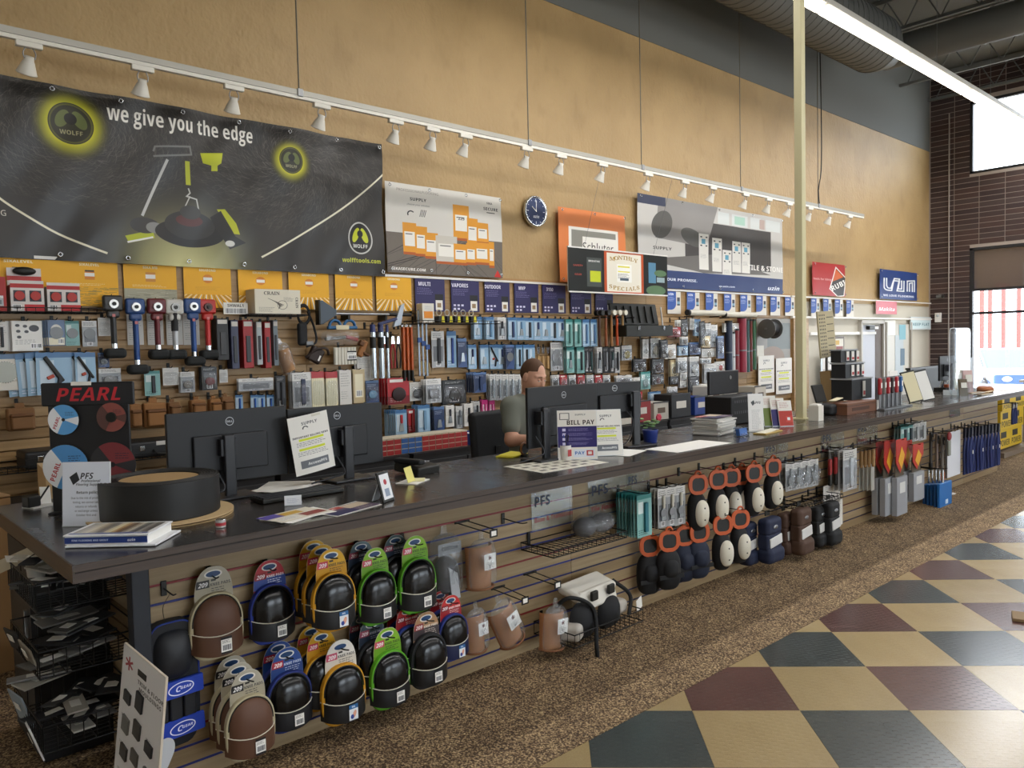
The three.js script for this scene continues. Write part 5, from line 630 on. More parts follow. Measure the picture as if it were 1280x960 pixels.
// code card and white carton on the ledge
{ const r = rectZ(279, 378, 310, 393, ZW + 0.12), o = thing('code_card', 'white code card with a bar code beside the white tool box', 'sign', [r.x, r.y, ZW + 0.12]); part(o, 'card', bx(r.w, r.h, 0.004, 0, r.h / 2, 0), M.paper); part(o, 'print', face(r.w, r.h, 0, r.h / 2, 0.0025), printed(192, 96, (g, w, h) => { g.fillStyle = '#e9e6dc'; g.fillRect(0, 0, w, h); words(g, 'SHWAL1', 96, 24, 34, '#2a2724'); bar(g, 14, 46, 164, 44); })); part(o, 'clip', bx(0.02, 0.03, 0.1, 0, r.h / 2, -0.055), M.black); }
{ const z = ZW + 0.2, r = rectZ(318, 361, 376, 393, z), o = thing('tool_box', 'white cardboard tool box with line drawings on the ledge', 'box', [r.x, r.y, z]); part(o, 'carton', bx(r.w, r.h, 0.17, 0, r.h / 2, -0.086), mat(0xd8d0bc, 0.7)); part(o, 'print', face(r.w, r.h, 0, r.h / 2, 0.001), printed(320, 192, (g, w, h) => { g.fillStyle = '#dfd8c4'; g.fillRect(0, 0, w, h); words(g, '★CRAIN', 110, 30, 34, '#2b2724', { face: 'serif' }); g.strokeStyle = '#4a443a'; g.lineWidth = 3; for (let i = 0; i < 9; i++) { g.beginPath(); g.moveTo(90 + i * 12, 70 + i * 5); g.lineTo(200 - i * 5, 120 + i * 4); g.stroke(); } g.beginPath(); g.arc(190, 120, 34, 0, 7); g.stroke(); lines(g, 26, 140, 110, 4, 10, '#5a544a'); lines(g, 200, 60, 70, 4, 9, '#5a544a'); words(g, 'CRAIN', 294, 100, 26, '#2b2724', { turn: Math.PI / 2, face: 'serif' }); })); part(o, 'tape', bx(r.w * 0.2, 0.002, 0.17, 0, r.h + 0.001, -0.086), mat(0xc0a878, 0.5)); wireBasket('short wire shelf under the white tool box', [r.x, r.y - 0.012, ZW + 0.01], 0, r.w + 0.1, 0.22, 0.01, 10, 4); }
// long boxed tools, straps and bags in the middle of the wall
[[270, 398, 287, 450, 0x1d1c1c, 'black bundle of bagged nozzles right of the red kicker'], [288, 400, 300, 461, 0x3b3f58, 'long clear pack with blue and yellow print'], [303, 400, 318, 460, 0x9d1f22, 'wider of the two long red boxes'], [320, 402, 329, 456, 0xa9b0b2, 'clear handled saw between the red boxes'], [330, 402, 340, 460, 0xa32024, 'narrower of the two long red boxes'], [341, 400, 349, 457, 0x6f7a80, 'clear handled saw right of the red boxes']].forEach(([a, b, c, d, col, l]) => { const z = ZW + 0.14, r = rectZ(a, b, c, d, z), o = thing('boxed_tool', l, 'packet', [r.x, r.y, z]); part(o, 'box', rb(r.w, r.h, 0.1, 0, r.h / 2, -0.05, 0.006), mat(col, 0.45)); part(o, 'window', rb(r.w * 0.45, r.h * 0.55, 0.01, 0, r.h * 0.4, 0.002, 0.004), mat(col === 0x1d1c1c ? 0x2c2b2b : 0x25282c, 0.4)); part(o, 'header', bx(r.w * 0.8, r.h * 0.1, 0.002, 0, r.h * 0.92, 0.002), mat(0xcfcac2, 0.6)); pegHook(r.x, r.y + r.h, ZW, 0.15, 'hook of the ' + l); });
leatherWall(362, 447, 0.14, 0.28);
function leatherWall(x, y, w, h) { const z = ZW + 0.1, p = atZ(x, y, z), o = thing('leather_pad', 'tan pad in a clear bag hung on the back wall', 'knee pad', [p.x, p.y - h / 2, z]); o.rotation.z = 0.3; part(o, 'leather_cup', new THREE.CylinderGeometry(w * 0.4, w * 0.4, h * 0.7, 18, 1, true, -1.6, 3.2).translate(0, h * 0.45, 0), mat(0xa87a4c, 0.7)); bag(o, w, h, 0.06); }
{ const z = ZW + 0.1, p = atZ(381, 432, z), o = thing('harness', 'black looped knee strap harness on the back wall', 'harness', [p.x, p.y, z]); part(o, 'loop', torus(0.055, 0.011, 0, 0.26, 0, 0, 0, 0, 7).scale(1, 1.5, 1).translate(0, -0.12, 0), M.blackMatte); part(o, 'pad', [rb(0.09, 0.2, 0.05, -0.02, 0.1, 0, 0.03)], M.blackMatte); part(o, 'strap', [tube([[0.04, 0.3, 0], [0.09, 0.16, 0.01], [0.1, 0.03, 0.02], [0.0, -0.01, 0.03]], 0.01, 24)], M.blackMatte); part(o, 'buckle', rb(0.07, 0.035, 0.02, 0.03, 0.02, 0.03, 0.006), M.tin); }
{ const z = ZW + 0.1, p = atZ(395, 455, z), o = thing('strap_pouch', 'dark brown leather holster with a white tag on the back wall', 'pouch', [p.x, p.y, z]); part(o, 'body', rb(0.13, 0.14, 0.05, 0, 0.08, 0, 0.02, 0, 0, -0.5), mat(0x2b1c14, 0.6)); part(o, 'strap', tube([[-0.1, 0.06, 0], [0, 0.13, 0.03], [0.1, 0.13, 0.02], [0.13, 0.08, 0]], 0.012, 20), mat(0x2b1c14, 0.6)); part(o, 'tag', bx(0.015, 0.05, 0.002, 0.02, 0.05, 0.03, 0, 0, -0.5), M.paper); }
{ const z = ZW + 0.14, a = atZ(402, 392, z), b = atZ(515, 393, z), L = b.x - a.x, o = thing('squeegee_pole', 'long pole tool with a wedge scraper head lying across pegs', 'pole', [a.x, a.y, z]); part(o, 'pole', cy(0.012, 0.012, L - 0.3, L / 2 - 0.1, 0, 0, 0, 0, Math.PI / 2), M.steel); part(o, 'grip', cy(0.017, 0.017, 0.25, L - 0.14, 0, 0, 0, 0, Math.PI / 2), M.black); part(o, 'head', ext([[-0.03, -0.09], [0.0, -0.09], [0.13, -0.01], [0.13, 0.03], [0.0, 0.11], [-0.03, 0.11]], 0.05, 0, 0, -0.025, 0.004), mat(0x4a5560, 0.5)); part(o, 'rubber_edge', rb(0.02, 0.22, 0.07, -0.035, 0.01, 0, 0.005), M.black); for (const x of [0.28, 0.68]) part(o, 'peg', bx(0.022, 0.05, 0.13, x, -0.03, -0.07), M.black); }
{ const z = ZW + 0.13, p = atZ(492, 406, z), o = thing('trowel', 'white and blue wide wedge trowel standing behind the silver cylinders', 'trowel', [p.x, p.y - 0.02, z]); part(o, 'plate', ext([[-0.02, 0], [0.06, 0.02], [0.11, 0.22], [0.07, 0.2]], 0.03, 0, 0, 0, 0.003), mat(0xaab2bc, 0.4, 0.4)); part(o, 'handle', rb(0.22, 0.03, 0.03, -0.08, 0.05, 0.02, 0.01, 0, 0, 0.25), mat(0x27305c, 0.5)); }
{ const z = ZW + 0.12, r = rectZ(407, 400, 448, 412, z), o = thing('suction_handle', 'blue twin looped carrying handle with a white label', 'handle', [r.x, r.y, z]); part(o, 'bar', [torus(0.055, 0.014, -0.075, 0.03, 0, 0, 0, 0, Math.PI), torus(0.055, 0.014, 0.075, 0.03, 0, 0, 0, 0, Math.PI), rb(0.3, 0.03, 0.04, 0, 0.018, 0, 0.01)], mat(0x28618f, 0.5)); part(o, 'label', bx(0.13, 0.04, 0.004, -0.01, 0.02, 0.023), mat(0xd9cfae, 0.6)); pegHook(r.x, r.y + 0.1, ZW, 0.12, 'hook of the blue twin looped handle'); }
{ const z = ZW + 0.1, r = rectZ(402, 413, 450, 432, z), o = thing('bagged_tool', 'clear bag of tools with red grips under the blue handle', 'packet', [r.x, r.y, z]); part(o, 'tool', [rb(r.w * 0.55, 0.03, 0.02, -r.w * 0.15, r.h * 0.5, 0, 0.008, 0, 0, 0.08)], mat(0x6c675e, 0.5)); part(o, 'grip', rb(r.w * 0.35, 0.035, 0.03, r.w * 0.28, r.h * 0.48, 0, 0.014, 0, 0, -0.25), mat(0xa3403c, 0.5)); part(o, 'bag', [dome(outline(r.w, r.h, 5, 5, 24), 0.04, 3, 4, 0, r.h / 2, -0.01, 0.3)], M.film); }
{ const z = ZW + 0.14, p = atZ(453, 440, z), o = thing('leather_sheath', 'slanted tan leather sheath beside the white ribbed pack', 'sheath', [p.x, p.y - 0.02, z]); part(o, 'sheath', rb(0.06, 0.16, 0.04, 0, 0.05, 0, 0.015, 0, 0, -0.5), mat(0x8c5a2a, 0.65)); part(o, 'strap', rb(0.05, 0.05, 0.05, -0.01, 0.1, 0, 0.01, 0, 0, -0.5), mat(0x5c3818, 0.65)); part(o, 'cuff', rb(0.07, 0.02, 0.05, 0.03, 0.0, 0, 0.006, 0, 0, -0.5), mat(0x5c3818, 0.65)); }
{ const z = ZW + 0.12, r = rectZ(416, 432, 446, 455, z), o = thing('ribbed_pack', 'white ribbed cylinder pack with a bar code', 'packet', [r.x, r.y, z]); for (let i = 0; i < 7; i++) part(o, 'roll', cy(r.w * 0.075, r.w * 0.075, r.h * 0.9, (i - 3) * r.w * 0.135, r.h * 0.45, 0, 0, 0, 0, 12), mat(0xd6d2c4, 0.5)); part(o, 'label', face(r.w * 0.4, r.h * 0.5, r.w * 0.25, r.h * 0.45, r.w * 0.08), tagMat); pegHook(r.x, r.y + r.h, ZW, 0.12, 'hook of the white ribbed pack'); }
for (const [x, l] of [[462, 'left silver cylinder with a black sleeve'], [472, 'middle silver cylinder with a black sleeve'], [480, 'slim right silver rod beside the cylinders']]) { const z = ZW + 0.14, r = rectZ(x, 405, x + 9, 473, z), o = thing('seam_roller', l + ' hanging on the wall', 'roller', [r.x, r.y, z]), k = x === 480 ? 0.25 : 0.45; part(o, 'barrel', cy(r.w * k, r.w * k, r.h * 0.85, 0, r.h * 0.43, 0), mat(0xb9c0c4, 0.25, 0.8)); part(o, 'sleeve', cy(r.w * k * 1.08, r.w * k * 1.08, r.h * 0.2, 0, r.h * 0.66, 0), M.black); part(o, 'cap', cy(r.w * k * 0.9, r.w * k * 1.05, r.h * 0.14, 0, r.h * 0.92, 0), mat(0x2b3566, 0.4)); pegHook(r.x, r.y + r.h * 0.98, ZW, 0.16, 'hook of the ' + l); }
for (const [i, x] of [502, 507, 512].entries()) { const z = ZW + 0.15, r = rectZ(x, 409, x + 4.6, 476, z), o = thing('pry_bar', 'orange square bar, ' + rowSay[i] + ' of three with black feet', 'bar', [r.x, r.y, z]); part(o, 'shaft', rb(r.w * 0.95, r.h * 0.8, 0.04, 0, r.h * 0.6, 0, 0.006), mat(0xb85418, 0.4)); part(o, 'foot', rb(r.w, r.h * 0.2, 0.044, 0, r.h * 0.1, 0, 0.008), M.black); part(o, 'claw', torus(r.w * 0.42, 0.007, 0, r.h * 1.02, 0, 0, 0, 0, 4.6), M.chrome); pegHook(r.x, r.y + r.h * 1.03, ZW, 0.16, 'hook of the ' + rowSay[i] + ' orange bar'); }
for (const [i, x] of [477, 487, 494].entries()) { const z = ZW + 0.12, r = rectZ(x, 418, x + 7, 460, z), o = thing('pliers', 'red and black handled pliers, ' + rowSay[i] + ' of three left of the orange bars', 'pliers', [r.x, r.y, z]); part(o, 'jaw', ext([[-0.02, 0], [0.02, 0], [0.012, 0.07], [-0.012, 0.07]], 0.014, 0, r.h - 0.09, 0, 0.002), M.chrome); for (const s of [-1, 1]) part(o, 'handle', tube([[s * 0.004, r.h - 0.09, 0.007], [s * 0.025, r.h * 0.45, 0.007], [s * 0.016, 0, 0.007]], 0.008, 16), i === 0 ? mat(0x9c3a1c, 0.5) : mat(i === 1 ? 0xa3242a : 0x1c1d20, 0.5)); pegHook(r.x, r.y + r.h, ZW, 0.14, 'hook of the ' + rowSay[i] + ' pliers'); }
for (const [i, x] of [521, 526, 531].entries()) { const z = ZW + 0.12, r = rectZ(x, 388 + i * 8, x + 5, 470, z), o = thing('bar_clamp', 'blue grey bar clamp, ' + rowSay[i] + ' of three right of the orange bars', 'clamp', [r.x, r.y, z]); part(o, 'bar', rb(0.018, r.h, 0.012, 0, r.h / 2, 0, 0.003), mat(0x9aa6b4, 0.35, 0.6)); part(o, 'jaw', rb(0.05, 0.05, 0.02, 0.01, r.h * 0.55, 0, 0.006), mat(0x284a86, 0.5)); part(o, 'screw_grip', cy(0.012, 0.012, 0.1, 0.02, r.h * 0.15, 0), mat(0xa08a5c, 0.5)); pegHook(r.x, r.y + r.h, ZW, 0.13, 'hook of the ' + rowSay[i] + ' bar clamp'); }
{ const z = ZW + 0.18, r = rectZ(528, 379, 543, 403, z), o = thing('label_box', 'white and orange boxed label standing on the wire shelf', 'box', [r.x, r.y, z]); part(o, 'carton', bx(r.w, r.h, 0.1, 0, r.h / 2, -0.052), mat(0xe0dccf, 0.6)); part(o, 'orange_panel', bx(r.w * 0.75, r.h * 0.36, 0.003, 0, r.h * 0.4, 0), mat(0xe08a1e, 0.5)); part(o, 'caption', face(r.w * 0.7, r.h * 0.2, 0, r.h * 0.78, 0.001), cardArt.plain); wireBasket('black wire shelf with hazard striped spools', [r.x + 0.35, r.y - 0.014, ZW + 0.01], 0, 1.05, 0.24, 0.03, 18, 5); }
for (let i = 0; i < 5; i++) { const z = ZW + 0.17, p = atZ(549 + i * 10, 403.5, z), o = thing('tape_spool', 'yellow and black striped block, ' + rowSay[i] + ' on the wire shelf', 'spool', [p.x, p.y, z]); part(o, 'body', rb(0.085, 0.065, 0.1, 0, 0.033, 0, 0.01), M.black); part(o, 'stripe', ext([[-0.02, 0], [0.02, 0], [0.012, 0.06], [-0.012, 0.06]], 0.003, 0.01, 0.003, 0.05), mat(0xd8cc1e, 0.5)); part(o, 'loop', torus(0.03, 0.005, 0, 0.1, 0, 0, 0, 0, 7), i % 4 ? mat(0xb9b4a8, 0.4) : mat(0xcfc2a4, 0.5)); }
// mallets
{ const hc = [0x4a2c1a, 0x8a4a24, 0x9a6a3a, 0xc24e1e, 0x9c7a4a]; [749, 757, 764, 771, 778].forEach((x, i) => { const z = ZW + 0.17, t = atZ(x, 391, z), b = atZ(x + 3, 433 - i * 0.5, z), h = t.y - b.y, o = thing('mallet', ['dark wood', 'reddish wood', 'light brown', 'orange', 'pale wood'][i] + ' handled mallet on the hammer rack', 'mallet', [t.x, b.y, z]); part(o, 'handle', cy(0.014, 0.019, h, 0, h / 2, 0), mat(hc[i], 0.5)); part(o, 'head', cy(0.032, 0.032, 0.12, 0, h, 0.0, Math.PI / 2), i < 2 ? M.black : mat(0xd8d4c2, 0.5)); part(o, 'band', cy(0.034, 0.034, 0.02, 0, h, 0, Math.PI / 2), M.tin); }); const a = atZ(746, 395, ZW + 0.1), b = atZ(784, 396, ZW + 0.1), r = thing('mallet_rack', 'black rail holding the mallets', 'rack', [(a.x + b.x) / 2, a.y - 0.02, ZW]); part(r, 'rail', bx(b.x - a.x, 0.012, 0.014, 0, 0, 0.1), M.black); for (const s of [-0.45, 0, 0.45]) part(r, 'arm', bx(0.016, 0.016, 0.24, s * (b.x - a.x), 0, 0.12), M.black); }
{ // open black case
  const z = ZW + 0.2, r = rectZ(774, 398, 832, 420, z), o = thing('tool_case', 'open black tool case shown on the wall with its lid up', 'case', [r.x, r.y, z]); const D = 0.22;
  part(o, 'tray', [bx(r.w, 0.02, D, 0, 0.01, 0), bx(r.w, 0.13, 0.012, 0, 0.07, D / 2), bx(r.w, 0.13, 0.012, 0, 0.07, -D / 2), bx(0.012, 0.13, D, r.w / 2, 0.07, 0), bx(0.012, 0.13, D, -r.w / 2, 0.07, 0)], mat(0x16170f, 0.5)); for (const x of [-0.3, -0.1, 0.12, 0.3]) part(o, 'divider', bx(0.008, 0.1, D * 0.9, x * r.w, 0.07, 0), M.black); part(o, 'lid', [rb(r.w, 0.28, 0.03, 0, 0.28, -D / 2 - 0.03, 0.012, -0.2)], mat(0x1a1b15, 0.5)); for (let i = 0; i < 6; i++) part(o, 'rib', rb(0.02, 0.22, 0.02, (i - 2.5) * r.w * 0.15, 0.28, -D / 2 - 0.005, 0.006, -0.2), M.black); for (const x of [-0.25, 0.3]) part(o, 'latch', rb(0.03, 0.05, 0.015, x * r.w, 0.1, D / 2 + 0.01, 0.004), M.chrome); part(o, 'white_edge', bx(0.012, 0.36, 0.016, r.w / 2 + 0.01, 0.2, -0.06, 0, 0, 0.18), M.white);
}
// tubes, cable reel and notices near the post
[[908, 914, 402, 466, 0x1f2a40, 'navy upright tube, first left of the red tube'], [914, 918, 416, 466, 0xc0c4c4, 'white tube with dark bands'], [919, 923, 412, 465, 0x7a2028, 'slim dark red tube'], [924, 931, 397, 465, 0x8c1f35, 'thick crimson upright tube'], [932, 936, 400, 465, 0x284a48, 'dark teal upright tube'], [937, 940, 400, 464, 0x6a2a22, 'rust coloured upright tube'], [940, 944, 400, 462, 0x2f5a3a, 'green upright tube beside the cable reel']].forEach(([a, c, b, d, col, l]) => { const z = ZW + 0.1, r = rectZ(a, b, c, d, z), o = thing('upright_tube', l, 'tube', [r.x, r.y, z]); part(o, 'tube', cy(r.w * 0.48, r.w * 0.48, r.h, 0, r.h / 2, 0), mat(col, 0.4)); part(o, 'cap', cy(r.w * 0.5, r.w * 0.5, 0.03, 0, r.h, 0), M.black); part(o, 'band', cy(r.w * 0.5, r.w * 0.5, 0.02, 0, r.h * 0.4, 0), M.tin); });
for (const [a, b, c, d, l] of [[860, 390, 905, 396, 'white long tube lying on pegs under the blue posters'], [905, 391, 944, 398, 'shorter cream tube lying on pegs under the blue posters']]) { const z = ZW + 0.15, r = rectZ(a, b, c, d, z), o = thing('rolled_tube', l, 'tube', [r.x, r.y, z]); part(o, 'roll', cy(0.04, 0.04, r.w, 0, 0.05, 0, 0, 0, Math.PI / 2), mat(0xd2ccbb, 0.5)); part(o, 'end_cap', cy(0.042, 0.042, 0.04, -r.w / 2, 0.05, 0, 0, 0, Math.PI / 2), M.black); for (const s of [-0.35, 0.35]) part(o, 'peg', bx(0.02, 0.012, 0.16, s * r.w, 0.004, -0.07), M.black); }
banner('wall_poster', 'tall photo poster of machinery behind the cable reel', 'poster', 946, 398, 988, 452, ZW + 0.03, (g, w, h) => { g.fillStyle = '#7c7466'; g.fillRect(0, 0, w, h); g.fillStyle = '#4a5048'; g.fillRect(w * 0.3, h * 0.1, w * 0.7, h * 0.6); g.fillStyle = '#7a5a3c'; g.beginPath(); g.arc(w * 0.45, h * 0.9, 70, 0, 7); g.fill(); g.fillStyle = '#cfc8b8'; g.fillRect(0, h * 0.6, w * 0.2, h * 0.4); }, 192, 256, { board: 1, n: 2 });
{ const z = ZW + 0.2, p = atZ(963, 425, z), o = thing('cable_reel', 'grey cable reel with black cable fixed on the poster', 'reel', [p.x, p.y + 0.02, z]); for (const s of [-1, 1]) part(o, 'flange', cy(0.15, 0.15, 0.012, s * 0.11, 0.15, 0, 0, 0, Math.PI / 2, 28), mat(0x6d6c68, 0.4, 0.5)); part(o, 'cable', [cy(0.11, 0.11, 0.2, 0, 0.15, 0, 0, 0, Math.PI / 2, 24)], mat(0x28282a, 0.6)); part(o, 'axle', cy(0.015, 0.015, 0.3, 0, 0.15, 0, 0, 0, Math.PI / 2), M.steel); part(o, 'bracket', bx(0.02, 0.02, 0.2, 0, 0.15, -0.1), M.black); }
const notice = printed(160, 256, (g, w, h) => { g.fillStyle = '#e9e6de'; g.fillRect(0, 0, w, h); words(g, 'SUPPLY', w / 2, 34, 18, '#555'); g.strokeStyle = '#333'; g.lineWidth = 4; g.beginPath(); g.arc(62, 58, 10, 3, 6); g.stroke(); words(g, 'IMPORTANT BILLING NEWS', w / 2, 92, 11, '#222'); g.fillStyle = '#d7e02e'; g.fillRect(30, 100, 100, 10); g.fillRect(26, 142, 104, 10); lines(g, 20, 116, 120, 3, 7, '#666'); lines(g, 20, 158, 120, 3, 7, '#666'); g.fillStyle = '#6d7176'; g.fillRect(24, 196, 112, 34); words(g, 'AccessPFS', 90, 213, 16, '#f0f0ee'); });
banner('notice_sheet', 'white notice on the wall, left of the pair beside the post', 'notice', 948, 445, 968, 490, ZW + 0.06, notice, 0, 0, { board: 1, n: 2 }); banner('notice_sheet', 'white notice on the wall, right of the pair beside the post', 'notice', 970, 448, 990, 491, ZW + 0.06, notice, 0, 0, { board: 1, n: 2 });
// ---------- lower shelf units along the back wall ----------
{
  [[0.2, 1.5], [1.55, 2.8], [2.85, 4.1], [4.15, 5.4], [5.45, 6.7], [6.75, 8.0], [8.05, 9.3], [9.35, 10.6]].forEach(([a, b], i) => { const o = thing('base_cabinet', rowSay[i] + ' black low cabinet from the left along the back wall', 'cabinet', [(a + b) / 2, 0, ZW + 0.28], 0); const w = b - a; part(o, 'carcass', bx(w, 0.77, 0.46, 0, 0.385, 0), mat(0x1b1b1d, 0.6)); part(o, 'top', bx(w, 0.025, 0.48, 0, 0.7825, 0), mat(0x17171a, 0.5)); for (const s of [-1, 1]) { const d = part(o, 'door', rb(w / 2 - 0.02, 0.68, 0.02, s * w / 4, 0.38, 0.24, 0.004), mat(0x27282b, 0.55)); part(d, 'handle', bx(0.012, 0.12, 0.015, s * 0.04, 0.6, 0.257), M.steel); } });
}
for (let i = 0; i < 13; i++) { const z = ZW + 0.36, a = { x: 3.86 + i * 0.078 }, blue = i > 2 && i < 6, o = thing('boxed_screws', (blue ? 'blue' : 'red and white') + ' small stacked carton, ' + (i < 12 ? rowSay[i] : 'last') + ' along the low shelf', 'box', [a.x, 0.797, z]); const w = 0.073; part(o, 'carton', bx(w, 0.15, 0.2, 0, 0.076, 0), mat(0xd2c6b0, 0.7)); for (let k = 0; k < 3; k++) part(o, 'label', bx(w * 0.96, 0.04, 0.004, 0, 0.025 + k * 0.048, 0.101), mat(blue ? 0x2c5a9a : 0x9c2426, 0.5)); part(o, 'lid', bx(w + 0.004, 0.006, 0.21, 0, 0.154, 0), mat(0xd8cdb4, 0.7)); }
{ const z = ZW + 0.36, p = atZ(602, 552, z), o = thing('parts_bin', 'blue plastic parts bin with orange items beside the chair', 'bin', [p.x, 0.797, z]); part(o, 'bin', [bx(0.4, 0.09, 0.012, 0, 0.045, 0.11), bx(0.4, 0.12, 0.012, 0, 0.06, -0.11), bx(0.012, 0.11, 0.22, 0.2, 0.055, 0), bx(0.012, 0.11, 0.22, -0.2, 0.055, 0), bx(0.4, 0.01, 0.22, 0, 0.005, 0)], mat(0x1f3f94, 0.45)); for (let i = 0; i < 7; i++) part(o, 'packet', rb(0.08, 0.03, 0.06, -0.15 + i * 0.05, 0.09 + 0.012 * (i % 3), rnd(-0.05, 0.05), 0.008, rnd(-0.4, 0.4), rnd(0, 2)), mat(pick([0xb8442a, 0x26262a, 0xd8d4cc, 0x2c4f9c]), 0.5)); part(o, 'label', bx(0.08, 0.04, 0.003, 0.12, 0.05, 0.118), M.paper); }
// wire shelf, cases and boxes at the left behind the counter
{ const p = atZ(120, 575, ZW + 0.25); wireBasket('long black wire shelf with black cases behind the black display', [1.9, 1.0, ZW + 0.01], 0, 2.4, 0.4, 0.04, 40, 6);
  [[1.35, 'left black tool case with chrome latches on the wire shelf'], [2.0, 'middle black tool case on the wire shelf'], [2.75, 'right black tool case on the wire shelf beside the monitor']].forEach(([x, l], i) => { const o = thing('tool_case', l, 'case', [x, 1.006, ZW + 0.22]); part(o, 'shell', [rb(0.48, 0.12, 0.3, 0, 0.06, 0, 0.02)], mat(0x1c1d1f, 0.45)); part(o, 'seam', bx(0.484, 0.006, 0.304, 0, 0.07, 0), M.black); for (const s of [-0.15, 0.15]) part(o, 'latch', rb(0.035, 0.04, 0.012, s, 0.07, 0.155, 0.004), M.chrome); part(o, 'handle', tube([[-0.07, 0.05, 0.15], [-0.06, 0.03, 0.19], [0.06, 0.03, 0.19], [0.07, 0.05, 0.15]], 0.009, 18), M.black); part(o, 'badge', bx(0.1, 0.03, 0.002, 0, 0.1, 0.151), mat(0xcfcdc6, 0.4)); });
  { const o = thing('cardboard_box', 'large brown cardboard box on the floor behind the left end of the counter', 'box', [0.1, 0, -5.35], 0.05); part(o, 'carton', bx(1.5, 0.98, 0.5, 0, 0.49, 0), mat(0xa5835a, 0.8)); part(o, 'flap', [bx(1.5, 0.006, 0.26, 0, 0.985, 0.13, -0.05), bx(1.5, 0.006, 0.26, 0, 0.985, -0.13, 0.05)], mat(0xb08f66, 0.8)); part(o, 'tape', bx(1.5, 0.002, 0.06, 0, 0.99, 0), mat(0xb99c6e, 0.4)); }
  { const o = thing('cardboard_box', 'smaller pale cardboard box behind the black display', 'box', [1.22, 0, -5.0], -0.1); part(o, 'carton', bx(0.45, 1.14, 0.4, 0, 0.57, 0), mat(0xc2a377, 0.8)); part(o, 'flap', bx(0.45, 0.006, 0.4, 0, 1.144, 0), mat(0xcbb088, 0.8)); part(o, 'tape', bx(0.05, 0.002, 0.4, 0, 1.148, 0), mat(0xb99c6e, 0.4)); }
  { const o = thing('paper_slip_pile', 'crumpled white slip pile on the wire shelf beside the monitor', 'paper', [2.38, 1.006, -6.12]); for (let i = 0; i < 4; i++) part(o, 'slip', bx(0.16, 0.003, 0.1, rnd(-0.03, 0.03), 0.01 + i * 0.012, rnd(-0.03, 0.03), rnd(-0.2, 0.2), rnd(0, 1), rnd(-0.1, 0.1)), M.paper); }
}
// ---------- on the counter ----------
function onTop(x, y, h = H) { const p = atY(x, y, h); return [p.x, h + 0.0005, p.z]; }
function sheetOn(label, x0, y0, x1, y1, m, turn, o = {}) { // a sheet lying flat between two picture points (its diagonal ends)
  const a = atY(x0, y0, H), b = atY(x1, y1, H), t = thing(o.name ?? 'paper_sheet', label, o.cat ?? 'paper', [(a.x + b.x) / 2, H + 0.0008 + (o.lift ?? 0), (a.z + b.z) / 2], turn), n = o.n ?? 1;
  for (let i = 0; i < n; i++) part(t, 'sheet', bx(o.w ?? 0.28, 0.0012, o.d ?? 0.216, rnd(-1, 1) * 0.006 * (n - 1), 0.001 + i * 0.0016, rnd(-1, 1) * 0.006 * (n - 1), 0, rnd(-0.1, 0.1) * (n - 1)), M.paper);
  if (m) part(t, 'print', face((o.w ?? 0.28) - 0.004, (o.d ?? 0.216) - 0.004, 0, 0.002 + (n - 1) * 0.0016, 0, -Math.PI / 2), m); return t;
}
{ // sample book
  const o = thing('sample_book', 'thick flooring sample book with striped colour swatches at the counter corner', 'book', [0.875, H + 0.001, -3.165], -0.74);
  part(o, 'lower_cover', rb(0.33, 0.008, 0.22, 0.02, 0.005, 0.004, 0.003), mat(0xdfe0e2, 0.5)); part(o, 'pages', bx(0.3, 0.03, 0.2, 0, 0.024, 0), mat(0xe8e6e0, 0.7)); part(o, 'upper_cover', rb(0.31, 0.006, 0.21, 0, 0.042, 0, 0.002), mat(0xe6e6e8, 0.4));
  part(o, 'cover_print', face(0.29, 0.19, 0, 0.0456, 0, -Math.PI / 2), printed(320, 208, (g, w, h) => { g.fillStyle = '#e6e6e4'; g.fillRect(0, 0, w, h); const c = ['#8d8579', '#a79f90', '#c5bba7', '#d8cdb4', '#b9a988', '#8a7a62', '#5f564c', '#7b746b', '#cfc0a0', '#e0d2a8', '#b8914f', '#7c552c', '#553a24', '#8f7f68', '#b6aa96', '#6b6660', '#3d3b3a', '#8d8780', '#5a5149', '#38332f']; for (let i = 0; i < 40; i++) { g.fillStyle = c[Math.floor(i / 2)]; g.fillRect(10 + i * 7.5, 8, 6.6, h - 34); } for (let r = 1; r < 7; r++) { g.fillStyle = 'rgba(240,238,230,0.6)'; g.fillRect(10, 8 + r * 24, w - 20, 2); } g.fillStyle = '#223a86'; g.fillRect(0, h - 22, w, 18); words(g, 'uzin', w * 0.87, h - 13, 16, '#fff', { italic: true }); }, 0.3));
  const sp2 = part(o, 'spine', bx(0.3, 0.022, 0.003, 0, 0.025, 0.1025), mat(0x223a7c, 0.4)); part(sp2, 'spine_title', face(0.26, 0.018, 0, 0.025, 0.1046), printed(320, 24, (g, w, h) => { g.fillStyle = '#223a7c'; g.fillRect(0, 0, w, h); words(g, 'FINE FLOORING AND GROUT', 90, 12, 12, '#dfe6f4'); words(g, 'uzin', w - 46, 12, 18, '#fff', { italic: true }); }));
}
